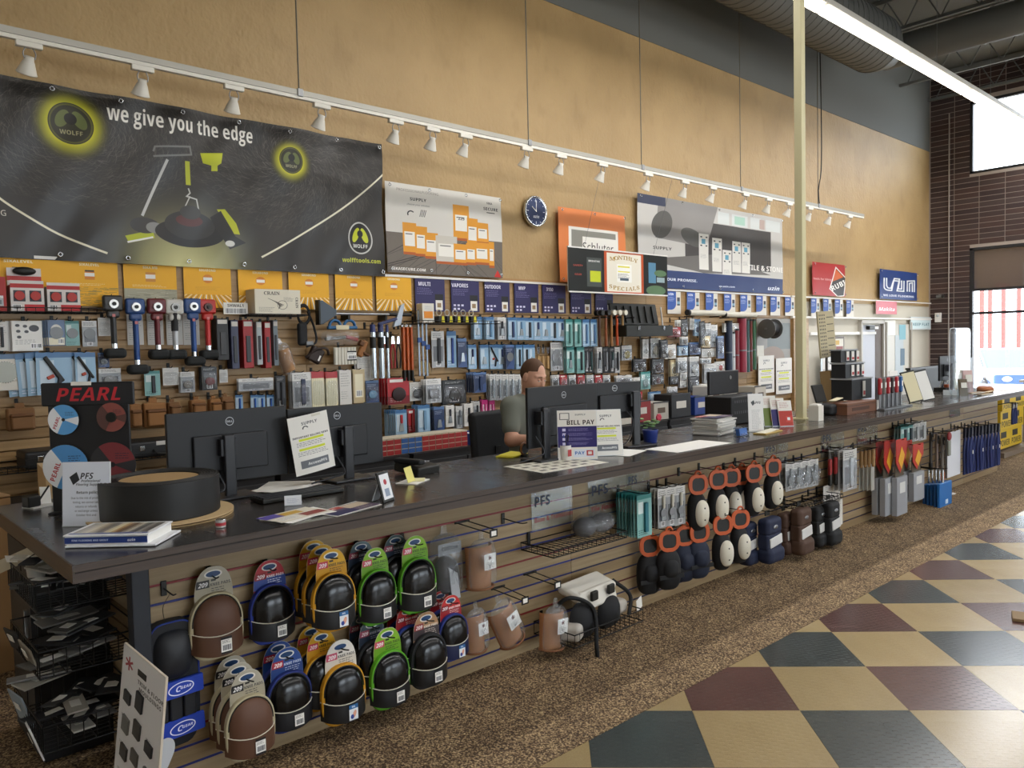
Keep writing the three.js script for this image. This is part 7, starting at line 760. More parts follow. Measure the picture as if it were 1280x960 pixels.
{ const p = onTop(1172, 488), o = thing('leaflet_pile', 'low pile of papers and rulers along the far counter edge', 'papers', [p[0] - 0.6, H + 0.001, -3.05]); for (let i = 0; i < 6; i++) part(o, 'strip', bx(0.35, 0.006, 0.05, rnd(-0.25, 0.25), 0.004 + i * 0.007, rnd(-0.03, 0.03), 0, rnd(-0.1, 0.1)), mat(pick([0xb89a6a, 0xd8d2c2, 0x8c7250]), 0.6)); }
monitor('far computer monitor at the window end of the counter', atZ(1168, 446, -3.6).x, atZ(1200, 446, -3.6).x, atZ(1168, 446, -3.6).y, -3.6, 0, { w: 0.52 });
{ const z = -3.3, a = atZ(1187, 411, z), b = atZ(1213, 411, z), o = thing('sneeze_guard', 'clear acrylic guard with rounded corners standing on the counter', 'screen', [(a.x + b.x) / 2, H + 0.001, z]); const w = b.x - a.x, h = a.y - H; part(o, 'panel', ext(shapeOf(outline(w, h, 14, 14, 64)), 0.006, 0, h / 2 + 0.006, -0.003), M.acrylic, 'clear acrylic sheet'); for (const s of [-0.35, 0.35]) part(o, 'foot', bx(0.02, 0.06, 0.2, s * w, 0.03, 0), mat(0xdfe6ea, 0.15)); part(o, 'edge', tube([...outline(w, h, 14, 14, 40).map((q) => [q[0], q[1] + h / 2 + 0.006, 0])], 0.004, 80, 5), mat(0xd5dde0, 0.2)); }
[[1197, 464, 0.14, 0.26, 0x8d8a6a, 'olive and grey catalogue in a clear stand near the far monitor'], [1210, 470, 0.12, 0.28, 0xc8a8a4, 'pinkish leaflet stack standing near the far monitor'], [1204, 474, 0.1, 0.2, 0x5a4a30, 'brown catalogue beside the pinkish leaflets']].forEach(([x, y, w, h, c, l]) => { const p = onTop(x, y + 22), o = thing('catalogue_stand', l, 'catalogue', p, -0.6); part(o, 'holder', bx(w + 0.02, h * 0.5, 0.05, 0, h * 0.25, 0), M.acrylic); part(o, 'catalogue', bx(w, h, 0.02, 0, h / 2, -0.005, -0.12), mat(c, 0.5)); part(o, 'cover_block', bx(w * 0.7, h * 0.3, 0.004, 0, h * 0.66, 0.012, -0.12), mat(0xd2cfc4, 0.5)); });
{ const o = thing('clutter_tray', 'dark tray of orange and black pens by the far monitor', 'tray', onTop(1180, 489)); part(o, 'tray', bx(0.3, 0.05, 0.14, 0, 0.026, 0), M.black); for (let i = 0; i < 6; i++) part(o, 'pen', cy(0.006, 0.006, 0.16, -0.12 + i * 0.045, 0.08, 0, rnd(-0.5, 0.5), 0, rnd(-0.5, 0.5), 8), mat(pick([0xc85a2a, 0x202022, 0xd0ccc4]), 0.4)); part(o, 'orange_block', rb(0.08, 0.04, 0.05, -0.02, 0.07, 0.04, 0.008), mat(0xb0552c, 0.5)); }
{ const o = thing('tip_jar', 'low glass jar with a copper base near the counter end', 'jar', onTop(1231, 490)); part(o, 'base', lathe([[0, 0], [0.09, 0], [0.1, 0.04], [0.07, 0.07], [0, 0.07]]), mat(0xa8643c, 0.35, 0.4)); part(o, 'dome', sp(0.07, 0, 0.1, 0, 1, 0.8, 1), M.film); part(o, 'knob', sp(0.018, 0, 0.165, 0), M.chrome); }
sheetOn('bright white sheet at the window end of the counter', 1238, 488, 1275, 486, null, 0, { w: 0.6, d: 0.22 });
// ---------- right half of the counter front ----------
function clearSign(x0, y0, x1, y1, label, big, small) {
  const z = ZB + 0.012, r = rectZ(x0, y0, x1, y1, z), o = thing('clear_sign', label, 'sign', [r.x, r.y, z]); part(o, 'panel', bx(r.w, r.h, 0.003, 0, r.h / 2, 0), M.acrylic, 'clear acrylic panel');
  part(o, 'lettering', face(r.w, r.h, 0, r.h / 2, 0.0022), printed(160, 112, (g, w, h) => { g.clearRect(0, 0, w, h); words(g, big, 8, 36, 38, '#2a3040', { align: 'left' }); words(g, small, 8, 84, 18, '#8c2a2c', { align: 'left' }); }, 0.5, { transparent: true, alphaTest: 0.4 })); part(o, 'clip', bx(r.w, 0.008, 0.012, 0, r.h, -0.004), mat(0xcfd6da, 0.15));
}
clearSign(664, 612, 716, 652, 'clear base and transitions sign on the slats', 'PFS', 'Base & Transitions'); clearSign(735, 598, 790, 638, 'clear tile finishing sign on the slats', 'PFS', 'Tile Finishing'); clearSign(783, 588, 812, 624, 'clear sign above the teal packs', 'PFS', 'Installation'); clearSign(955, 550, 985, 580, 'clear sign above the white capped pads', 'PFS', 'Tile Tools'); clearSign(1026, 538, 1055, 566, 'clear sign above the red handled tools', 'PFS', 'Knives'); clearSign(1071, 527, 1097, 553, 'clear sign above the trowel cartons', 'PFS', 'Trowels'); clearSign(1187, 509, 1200, 520, 'small clear sign near the counter end', 'PFS', 'Nippers');
const F = { base: ZB };
pack('teal', 796, 620, 815, 668, 8, 'teal cased blade pack in the long stack under the clear signs', { ...F, tool: 'bar', grip: 0x1d6a78, card: 0x1f6f80, step: 0.022, fan: -0.002 });
[822, 833, 844].forEach((x, i) => pack('grey', x, 612 - i * 2, x + 13, 658 - i * 2, 3, rowSay[i] + ' clear pack of white handled brushes beside the teal packs', { ...F, tool: 'knife', grip: 0xd2cdbd, step: 0.03, fill: 0x8a8c90 }));
function framePad(x, y, kind, label, deep = 0.14) { // y: top of the orange hanger
  const z = ZB + deep, t = atZ(x, y, z), o = thing('framed_knee_pad', label, 'knee pad', [t.x, t.y - 0.4, z], rnd(-0.5, -0.36)), om = mat(0xc65a2a, 0.45);
  const ring = shapeOf(outline(0.15, 0.14, 2.6, 2.2)); ring.holes.push(new THREE.Path(outline(0.1, 0.095, 3, 3).map((p) => new THREE.Vector2(...p)))); part(o, 'hanger_frame', [ext(ring, 0.008, 0, 0.325, 0, 0.002)], om, 'orange plastic hanger frame'); part(o, 'hanger_loop', torus(0.022, 0.007, 0, 0.395, 0.004, 0, 0, 0, 7, 14), om); part(o, 'insert_card', rb(0.1, 0.09, 0.004, 0, 0.325, 0.004, 0.003), M.black);
  const body = mat(kind === 'navy' ? 0x1a2236 : 0x121316, 0.75); part(o, 'pad', [dome(outline(kind === 'white' ? 0.14 : 0.17, 0.27, 2.6, 3), 0.05, 2.6, 6, 0, 0.135, -0.01), ext(shapeOf(outline(kind === 'white' ? 0.14 : 0.17, 0.27, 2.6, 3)), 0.02, 0, 0.135, -0.03)], body);
  if (kind === 'white') { part(o, 'cap', dome(outline(0.108, 0.185, 2.2, 2.2), 0.03, 2.4, 6, 0.012, 0.13, 0.034), mat(0xd8d2c0, 0.4), 'off-white oval cap'); for (const dy of [-0.04, 0, 0.04]) part(o, 'rivet', sp(0.006, 0.016, 0.13 + dy, 0.061, 1, 1, 0.5, 8), M.black); } else { part(o, 'strap', rb(0.175, 0.03, 0.01, 0, 0.1, 0.035, 0.004, 0, 0, 0.05), M.blackMatte); part(o, 'pocket', dome(outline(0.11, 0.12, 2.5, 3), 0.03, 2.5, 4, 0, 0.15, 0.03), body); }
  pegHook(t.x, t.y - 0.003, ZB, deep + 0.05, 'peg hook of the ' + label);
}
[[872, 592], [897, 586], [914, 584], [927, 582], [942, 579], [966, 572]].forEach(([x, y], i) => framePad(x, y, 'white', rowSay[i] + ' white capped pad from the left in the upper orange hanger row', i === 2 || i === 3 ? 0.07 : 0.16));
framePad(812, 668, 'black', 'black pouch pad behind the widest orange hanger of the lower row', 0.1); framePad(836, 662, 'black', 'black pouch pad with the widest orange hanger, lower row', 0.2); framePad(856, 656, 'navy', 'dark navy pad, left of two in the lower orange hanger row', 0.1); framePad(874, 652, 'navy', 'dark navy pad, right of two in the lower orange hanger row', 0.16); framePad(903, 643, 'white', 'white capped pad, left of two in the lower orange hanger row', 0.2); framePad(925, 636, 'white', 'white capped pad, right of two in the lower orange hanger row', 0.2);
function rollPad(x, y0, y1, w, c, label, deep) { w *= 1.22; const z = ZB + deep, a = atZ(x, y0, z), b = atZ(x, y1 + 4, z), h = a.y - b.y, o = thing('padded_knee_pad', label, 'knee pad', [a.x, b.y, z]), m = mat(c, 0.7); part(o, 'upper_pad', [rb(w, h * 0.36, 0.1, 0, h * 0.78, 0, 0.035, 0, 0, 0, 4)], m); part(o, 'lower_pad', [rb(w * 1.05, h * 0.34, 0.13, 0, h * 0.2, 0.01, 0.045, 0, 0, 0, 4)], m); part(o, 'mid_pad', rb(w * 0.98, h * 0.34, 0.09, 0, h * 0.48, 0, 0.02), m); part(o, 'label_band', rb(w * 0.8, h * 0.2, 0.02, 0.01, h * 0.48, 0.042, 0.006, 0, 0, 0.12), mat(0xd4d3d0, 0.5), 'white printed label'); part(o, 'badge', sp(0.025, 0, h * 0.78, 0.05, 1.3, 0.6, 0.25, 10), M.steel); part(o, 'hanger', rb(w * 0.3, 0.04, 0.01, 0, h + 0.015, -0.02, 0.004), M.black); pegHook(a.x, a.y + 0.03, ZB, deep + 0.03, 'peg hook of the ' + label); }
rollPad(934, 650, 703, 0.13, 0x16203c, 'narrow navy padded knee pad with white label', 0.09); rollPad(962, 644, 700, 0.18, 0x16203c, 'wide navy padded knee pad with white label', 0.2); rollPad(982, 638, 690, 0.13, 0x4a3428, 'narrow brown padded knee pad', 0.1); rollPad(1001, 632, 690, 0.17, 0x4d3629, 'wide brown padded knee pad with white label', 0.2); rollPad(1022, 630, 680, 0.14, 0x141517, 'black padded knee pad beside the brown one', 0.14); rollPad(1038, 624, 678, 0.15, 0x141517, 'black padded knee pad with striped label, last of the row', 0.2);
[982, 992, 1002, 1012].forEach((x, i) => pack('grey', x, 581 - i * 2, x + 11, 612 - i * 2, 2, rowSay[i] + ' clear pack of chrome clamps right of the white capped pads', { ...F, tool: 'knife', grip: 0x9fa4a6, bag: 0.04, fill: 0x8d9294, step: 0.04 }));
{ const p = atZ(1000, 640, ZB); wireBasket('black wire shelf above the brown padded knee pads', [p.x, p.y + 0.1, ZB + 0.01], 0, 0.7, 0.2, 0.03, 14, 4); }
[[1029, 608, 1050, 626, 'white price card on the wire shelf by the red handled tools'], [1044, 626, 1053, 655, 'tall white price card right of the last black pad']].forEach(([a, b, c, d, l]) => { const z = ZB + 0.06, r = rectZ(a, b, c, d, z), o = thing('price_card', l, 'sign', [r.x, r.y, z]); part(o, 'card', bx(r.w, r.h, 0.003, 0, r.h / 2, 0), mat(0xc9c8c4, 0.6)); part(o, 'print', face(r.w, r.h, 0, r.h / 2, 0.002), cardArt.plain); part(o, 'clip', bx(0.02, 0.02, 0.06, 0, r.h * 0.8, -0.03), M.black); });
[1034, 1041, 1047].forEach((x, i) => { const z = ZB + 0.12, r = rectZ(x, 566 - i * 3, x + 7, 606 - i, z), o = thing('utility_cutter', rowSay[i] + ' red and black handled cutter under the clear sign', 'cutter', [r.x, r.y, z]); part(o, 'handle', rb(0.04, r.h * 0.5, 0.03, 0, r.h * 0.55, 0, 0.012), mat(0xa82a2c, 0.45)); part(o, 'grip_end', rb(0.036, r.h * 0.42, 0.03, 0, r.h * 0.2, 0, 0.012), M.black); part(o, 'blade', bx(0.02, r.h * 0.2, 0.006, 0, r.h * 0.9, 0), M.steel); pegHook(r.x, r.y + r.h, ZB, 0.16, 'hook of the ' + rowSay[i] + ' red and black cutter'); });
pack('grey', 1054, 564, 1071, 610, 4, 'hanging clear pack with a white and red card beside the red cutters', { ...F, tool: 'bar', grip: 0xb8bec2, bag: 0.03, step: 0.03 });
[1074, 1079, 1084, 1089].forEach((x, i) => { const z = ZB + 0.1 + i * 0.03, r = rectZ(x, 563 - i, x + 5, 612, z), o = thing('wood_trowel', rowSay[i] + ' wooden handled notched trowel left of the trowel cartons', 'trowel', [r.x, r.y, z]); part(o, 'handle', rb(0.03, r.h * 0.42, 0.03, 0, r.h * 0.76, 0, 0.012), mat(0xa07c50, 0.5)); part(o, 'plate', bx(0.07, r.h * 0.62, 0.004, 0.01, r.h * 0.3, -0.01), mat(0xbfc0ba, 0.4, 0.5)); for (let k = 0; k < 8; k++) part(o, 'notch', bx(0.008, 0.012, 0.005, 0.045, r.h * (0.05 + k * 0.07), -0.01), M.steel); pegHook(r.x, r.y + r.h, ZB, z - ZB + 0.04, 'hook of the ' + rowSay[i] + ' wooden handled trowel'); });
[[1093, 553, 1108, 638, 0.1, 'deepest'], [1103, 552, 1117, 640, 0.17, 'second'], [1118, 550, 1131, 640, 0.23, 'third'], [1127, 552, 1138, 625, 0.14, 'fourth'], [1139, 556, 1152, 622, 0.22, 'nearest the blue floats,']].forEach(([a, b, c, d, dz, n]) => { const z = ZB + dz, r = rectZ(a, b, c, d, z), o = thing('trowel_carton', n + ' grey trowel carton with a red and yellow header', 'trowel', [r.x, r.y, z]); part(o, 'carton', bx(r.w, r.h * 0.5, 0.05, 0, r.h * 0.25, 0), mat(0x94969a, 0.5)); part(o, 'blade', bx(r.w * 0.8, r.h * 0.35, 0.006, 0, r.h * 0.6, -0.005), mat(0x5f5648, 0.4, 0.4)); part(o, 'header', ext([[-r.w / 2, r.h * 0.7], [-r.w * 0.1, r.h * 0.55], [r.w / 2, r.h * 0.8], [r.w / 2, r.h], [-r.w / 2, r.h]], 0.004, 0, 0, 0.012), mat(0xb02c22, 0.45)); part(o, 'flame_print', ext([[-r.w * 0.3, r.h * 0.72], [0, r.h * 0.6], [r.w * 0.3, r.h * 0.78], [0.0, r.h * 0.9]], 0.002, 0, 0, 0.017), mat(0xd8a02a, 0.45)); part(o, 'side_label', bx(r.w * 0.5, r.h * 0.14, 0.003, 0, r.h * 0.36, 0.0265), mat(0xd2d2ce, 0.5)); pegHook(r.x, r.y + r.h - 0.01, ZB, dz + 0.04, 'hook of the ' + n + ' grey trowel carton'); });
[1126, 1133, 1141, 1149].forEach((x, i) => pack(i < 2 ? 'teal' : 'grey', x, 534 - i * 2, x + 9, 552 - i, 3, rowSay[i] + ' small pack above the trowel cartons', { ...F, tool: 'bar', grip: i < 2 ? 0x2a3a44 : 0xb4b8ba, step: 0.03 }));
for (let i = 0; i < 5; i++) { const z = ZB + 0.1 + i * 0.045, r = rectZ(1155 + i * 4.5, 588, 1170 + i * 4.5, 637 - i * 0.5, z), o = thing('grout_float', ['deepest', 'second', 'third', 'fourth', 'front'][i] + ' blue float tray in the stack near the counter end', 'float', [r.x, r.y, z]); part(o, 'tray', rb(r.w, r.h * 0.68, 0.03, 0, r.h * 0.34, 0, 0.008), mat(i === 4 ? 0x1f6ab0 : 0x1a5490, 0.4)); part(o, 'handle', cy(0.012, 0.012, r.h * 0.36, -r.w * 0.15, r.h * 0.8, 0), M.chrome); part(o, 'logo', bx(r.w * 0.2, r.h * 0.1, 0.002, 0.02, r.h * 0.22, 0.016), mat(0xcfdcea, 0.5)); pegHook(r.x - 0.01, r.y + r.h, ZB, z - ZB + 0.03, 'hook of the ' + ['deepest', 'second', 'third', 'fourth', 'front'][i] + ' blue float tray'); }
[[1160, 540, 1167, 590, 0x2f2a28, 'dark long handled tool behind the blue floats'], [1168, 541, 1174, 600, 0x6a5a50, 'brown long handled tool behind the blue floats'], [1175, 542, 1181, 605, 0x77706a, 'grey long handled tool with an orange grip']].forEach(([a, b, c, d, col, l], i) => { const z = ZB + 0.1, r = rectZ(a, b, c, d, z), o = thing('long_tool', l, 'tool', [r.x, r.y, z]); part(o, 'shaft', rb(0.05, r.h * 0.75, 0.02, 0, r.h * 0.6, 0, 0.006), mat(col, 0.4, 0.3)); part(o, 'grip', rb(0.05, r.h * 0.25, 0.035, 0, r.h * 0.13, 0, 0.012), mat(i === 2 ? 0xb0462a : 0x1c1c1e, 0.5)); part(o, 'wrap', torus(0.04, 0.006, 0, r.h * 0.85, 0.015, 0, 0.2, 0, 5), M.blackMatte); pegHook(r.x, r.y + r.h, ZB, 0.14, 'hook of the ' + l); });
{ const z = ZB + 0.12, r = rectZ(1184, 541, 1200, 592, z), o = thing('white_panel', 'tall plain white panel left of the navy nippers', 'panel', [r.x, r.y, z]); part(o, 'panel', bx(r.w, r.h, 0.006, 0, r.h / 2, 0), mat(0xd9dbe0, 0.5)); part(o, 'edge', bx(0.006, r.h, 0.02, -r.w / 2, r.h / 2, -0.008), M.steel); pegHook(r.x, r.y + r.h, ZB, 0.14, 'hook of the tall plain white panel'); }
{ const z = ZB + 0.17, r = rectZ(1182, 540, 1191, 570, z), o = thing('tape_measure', 'round red topped scraper hanging before the white panel', 'scraper', [r.x, r.y, z]); part(o, 'head', sp(0.05, 0, r.h * 0.8, 0, 1, 1, 0.4), mat(0x8c2428, 0.4)); part(o, 'body', rb(0.07, r.h * 0.6, 0.02, 0, r.h * 0.35, 0, 0.01), mat(0x8a8c80, 0.5)); pegHook(r.x, r.y + r.h, ZB, 0.2, 'hook of the round red topped scraper'); }
for (let i = 0; i < 11; i++) { const z = ZB + 0.08 + (i % 3) * 0.07, r = rectZ(1203 + i * 4.2, 535 - i * 0.6, 1209 + i * 4.2, 592 - i * 1.2, z), o = thing('tile_nipper', 'navy handled nipper, ' + rowSay[i] + ' from the white panel', 'nippers', [r.x, r.y, z]); for (const s of [-1, 1]) part(o, 'handle', tube([[0, r.h * 0.8, 0], [s * 0.035, r.h * 0.5, 0], [s * 0.025, 0, 0]], 0.013, 14), mat(0x1c2c66, 0.5)); part(o, 'jaw', ext([[-0.03, 0], [0.03, 0], [0.018, r.h * 0.2], [-0.018, r.h * 0.2]], 0.02, 0, r.h * 0.78, -0.01, 0.002), mat(0x2a3040, 0.4, 0.5)); part(o, 'rivet', cy(0.008, 0.008, 0.03, 0, r.h * 0.82, 0, Math.PI / 2), M.chrome); part(o, 'tag', bx(0.02, 0.04, 0.002, 0, r.h * 0.45, 0.015), M.paper); pegHook(r.x, r.y + r.h * 0.98, ZB, z - ZB + 0.03, 'hook of the ' + rowSay[i] + ' navy handled nipper'); }
for (const [i, x] of [[0, 1247], [1, 1254]]) { const o = thing('tile_nipper', ['navy nipper hanging just past the counter end', 'navy nipper hung outermost past the counter end'][i], 'nippers', [11.62 + i * 0.12, 0.6, -3.12]); for (const s of [-1, 1]) part(o, 'handle', tube([[0, 0.22, 0], [s * 0.035, 0.13, 0], [s * 0.025, 0, 0]], 0.013, 14), mat(0x1c2c66, 0.5)); part(o, 'jaw', ext([[-0.03, 0], [0.03, 0], [0.018, 0.06], [-0.018, 0.06]], 0.02, 0, 0.21, -0.01, 0.002), M.steel); part(o, 'hook_bar', tube([[-0.25, 0.27, -0.1], [0, 0.275, 0], [0.02, 0.26, 0.02]], 0.005, 10), M.wire); }
// yellow cartons past the counter end
const powerArt = printed(192, 96, (g, w, h) => { g.fillStyle = '#d6b420'; g.fillRect(0, 0, w, h); words(g, 'POWER', w / 2, 70, 46, '#1a1812'); g.fillStyle = '#2a2820'; g.fillRect(30, 8, 90, 34); });
[[0, 0.28, 'yellow and black tool carton at the bottom of the far pile'], [0.28, 0.28, 'yellow and black tool carton in the middle of the far pile'], [0.56, 0.2, 'yellow carton with a black window on top of the far pile']].forEach(([y, h, l], i) => { const o = thing('tool_carton', l, 'box', [13.3, 0.1 + y, -3.9 + i * 0.02]); part(o, 'carton', bx(1.1, h - 0.006, 0.6, 0, h / 2, 0), mat(0xd0ae22, 0.5)); part(o, 'print', face(0.55, h * 0.9, -0.27, h / 2, 0.302), powerArt); part(o, 'print', face(0.55, h * 0.9, 0.27, h / 2, 0.302), powerArt); part(o, 'side_print', face(0.58, h * 0.9, -0.552, h / 2, 0, 0, -Math.PI / 2), powerArt); });
{ const o = thing('orange_bucket_box', 'orange carton lying across the yellow pile', 'box', [13.3, 0.87, -3.85]); part(o, 'carton', bx(1.0, 0.12, 0.45, 0, 0.06, 0), mat(0xd08a2a, 0.5)); part(o, 'letter_strip', bx(0.5, 0.05, 0.004, 0, 0.06, 0.227), M.black); const b = thing('low_plinth', 'low brown plinth under the yellow cartons', 'plinth', [13.3, 0.003, -3.9]); part(b, 'plinth', bx(1.3, 0.07, 0.8, 0, 0.035, 0), mat(0x7a6a58, 0.7)); part(b, 'skid', bx(1.3, 0.026, 0.1, 0, 0.084, 0.2), mat(0x6a5a48, 0.7)); part(b, 'skid', bx(1.3, 0.026, 0.1, 0, 0.084, -0.2), mat(0x6a5a48, 0.7)); }
{ const p = atY(1190, 618, 0.003), o = thing('paper_scrap', 'torn white paper scrap on the carpet', 'paper', [p.x, 0.003, p.z]); part(o, 'scrap', ext([[-0.08, 0], [-0.03, 0.02], [0.04, 0.015], [0.1, 0.03], [0.07, -0.02], [0, -0.03]], 0.002, 0, 0.003, 0, 0, -Math.PI / 2), M.paper); const q = atY(1275, 775, 0.002), w = thing('floor_wedge', 'brown corner piece on the floor tiles at the right edge', 'wedge', [q.x + 0.03, 0.002, q.z], 0.3); part(w, 'wedge', rb(0.16, 0.02, 0.1, 0, 0.011, 0, 0.004), mat(0x8a7250, 0.7)); }
// goods standing on the low cabinets right of the man
[[6.9, 0.3, 0.34, 0x1a1a1c, 'tall black'], [7.25, 0.28, 0.2, 0xcfcabd, 'white'], [7.6, 0.34, 0.26, 0x8c2a2c, 'red'], [7.98, 0.3, 0.22, 0xb8b4a8, 'pale grey'], [8.4, 0.42, 0.3, 0x202124, 'wide black'], [8.85, 0.3, 0.24, 0x223c86, 'blue'], [9.2, 0.3, 0.36, 0xd6d2c6, 'tall white'], [9.56, 0.32, 0.28, 0xa8a296, 'grey'], [9.95, 0.34, 0.22, 0x26282c, 'charcoal'], [10.35, 0.3, 0.3, 0xc4bcae, 'cream']].forEach(([x, w, h, c, l]) => { const o = thing('stock_bin', l + ' stock bin standing on the low cabinets', 'bin', [x, 0.797, ZW + 0.3]); part(o, 'bin', rb(w, h, 0.28, 0, h / 2, 0, 0.008), mat(c, 0.5)); part(o, 'front_label', bx(w * 0.5, h * 0.3, 0.003, 0, h * 0.55, 0.141), mat(c > 0x999999 ? 0x5a4a3c : 0xcfccc4, 0.5)); part(o, 'lip', bx(w, 0.014, 0.02, 0, h, 0.135), mat(0x3a3b3e, 0.5)); });
[['black', 826, 425, 835, 447, 0x3a3a3c], ['grey', 847, 447, 859, 465, 0x8a8c8e], ['tan', 878, 420, 888, 434, 0xb09a70], ['grey', 877, 448, 889, 454, 0x9a9a98], ['black', 862, 471, 874, 490, 0x2a2a2c], ['plain', 876, 480, 890, 494, 0xa8a49a], ['grey', 836, 484, 847, 498, 0x6a6c70], ['black', 895, 468, 906, 488, 0x222226], ['grey', 852, 421, 860, 431, 0x77706a], ['navy', 897, 420, 905, 448, 0x2a3a58], ['plain', 846, 400, 851, 408, 0xc0b8a4], ['black', 876, 402, 881, 432, 0x34322e]].forEach(([s, a, b, c, d, f], i) => pack(s, a, b, c, d, 2, 'short hooked ' + { grey: 'grey', plain: 'whitish', black: 'black', navy: 'navy', tan: 'tan' }[s] + ' pack ' + rowSay[i] + ' in the crowded corner beside the upright tubes', { fill: f, bag: 0.02, dz: 0.09 }));
// ---------- far right of the back wall ----------
{
  const pale = mat(0xc9c2b2, 0.7), X0 = 12.55;
  part(wallBack, 'office_wall', bx(XE - X0 + 0.1, 2.42, 0.2, (XE + X0) / 2, 1.21, ZW - 0.132), pale, 'pale painted lower wall');
  part(wallBack, 'end_board', metreBox(0.5, 2.1, 0.06, 12.3, 1.05, ZW + 0.03), M.slat[1]);
  const t3 = struct('trim_3'); part(t3, 'chair_rail', bx(2.6, 0.05, 0.04, 14.0, atZ(1035, 417, ZW).y, ZW + 0.0), M.white);
  const d = struct('door_1'), a = atZ(1075, 400, ZW).x, b = atZ(1103, 400, ZW).x; part(d, 'door_frame', [bx(0.06, 2.06, 0.08, a, 1.03, ZW), bx(0.06, 2.06, 0.08, b, 1.03, ZW), bx(b - a, 0.06, 0.08, (a + b) / 2, 2.06, ZW)], mat(0xb9b4aa, 0.5)); part(d, 'door_slab', bx((b - a) * 0.62, 2.0, 0.03, a + (b - a) * 0.36, 1.0, ZW - 0.015), mat(0xb8bac2, 0.5)); part(d, 'door_edge', bx((b - a) * 0.32, 2.0, 0.03, b - (b - a) * 0.18, 1.0, ZW - 0.01), mat(0x54453a, 0.6)); part(d, 'door_closer', [rb(0.3, 0.07, 0.07, a + (b - a) * 0.4, 1.95, ZW + 0.04, 0.01)], M.black); part(d, 'closer_label', bx(0.16, 0.05, 0.003, a + (b - a) * 0.55, 1.95, ZW + 0.078), M.paper);
  const d2 = struct('door_2'), e = atZ(1104, 400, ZW).x, f = atZ(1137, 400, ZW).x; part(d2, 'door_frame', [bx(0.05, 2.06, 0.07, e + 0.08, 1.03, ZW + 0.01), bx(0.05, 2.06, 0.07, f, 1.03, ZW + 0.01)], mat(0xa39c90, 0.5)); part(d2, 'door_slab', bx(f - e - 0.1, 2.02, 0.03, (e + f) / 2 + 0.04, 1.01, ZW - 0.01), mat(0xc2bdb0, 0.35)); part(d2, 'door_window', bx(0.4, 0.9, 0.01, (e + f) / 2 + 0.1, 1.35, ZW + 0.008), mat(0xcfd8dc, 0.08)); part(d2, 'sticker', bx(0.32, 0.3, 0.004, (e + f) / 2 + 0.25, 1.86, ZW + 0.012), mat(0x6fa8b4, 0.4)); part(d2, 'sticker', bx(0.2, 0.34, 0.004, (e + f) / 2 + 0.25, 1.36, ZW + 0.016), mat(0x3f5f74, 0.4)); part(d2, 'paper', bx(0.5, 0.3, 0.004, e + 0.3, 1.95, ZW + 0.012), M.paper);
}
{ const z = ZW + 0.03, r = rectZ(1031, 421, 1055, 444, z), o = thing('framed_picture', 'wide framed picture of pale shapes above the tool bag', 'picture', [r.x, r.y, z]); part(o, 'frame', bx(r.w, r.h, 0.03, 0, r.h / 2, -0.01), mat(0x5a4a3c, 0.5)); part(o, 'picture', face(r.w - 0.12, r.h - 0.08, 0.02, r.h / 2, 0.007), flyer); }
{ const z = ZW + 0.08, r = rectZ(1026, 444, 1044, 492, z), o = thing('poster_sheet', 'pale blue laminated chart leaning left of the cardboard display', 'chart', [r.x, r.y, z]); part(o, 'sheet', bx(r.w, r.h, 0.006, 0, r.h / 2, 0), mat(0xb4c2cc, 0.15)); part(o, 'print', face(r.w * 0.8, r.h * 0.85, 0, r.h / 2, 0.004), notice); part(o, 'stand', bx(r.w * 0.3, r.y, 0.02, 0, -r.y / 2, -0.02), M.tin); }
{ const z = ZW + 0.03, r = rectZ(1138, 396, 1163, 412, z), o = thing('wall_sign', 'white and blue sign strip in the corner beside the brick wall', 'sign', [r.x, r.y, z]); part(o, 'board', bx(r.w, r.h, 0.02, 0, r.h / 2, 0), mat(0xd2dada, 0.4)); part(o, 'print', face(r.w * 0.94, r.h * 0.6, 0, r.h * 0.42, 0.0115), printed(192, 64, (g, w, h) => { g.fillStyle = '#cfe0e2'; g.fillRect(0, 0, w, h); words(g, 'KEEP FLAT', w / 2, h / 2, 34, '#54818c'); })); }
{ const o = thing('security_camera', 'small security camera high in the corner by the bricks', 'camera', [17.98, 2.62, -6.2]); part(o, 'mount', bx(0.09, 0.04, 0.04, 0.05, 0, 0), M.white); part(o, 'body', cy(0.035, 0.035, 0.14, -0.03, -0.02, 0.02, Math.PI / 2, 0.4), M.tin); part(o, 'lens', sp(0.03, -0.06, -0.02, 0.08), M.black); const q = thing('alarm_box', 'small white alarm box on the bricks under the camera', 'alarm', [XE - 0.035, 2.16, -6.25]); part(q, 'box', rb(0.06, 0.2, 0.12, 0, 0, 0, 0.01), M.white); part(q, 'lens', sp(0.03, -0.03, 0.04, 0), mat(0xbfc4c6, 0.2)); }
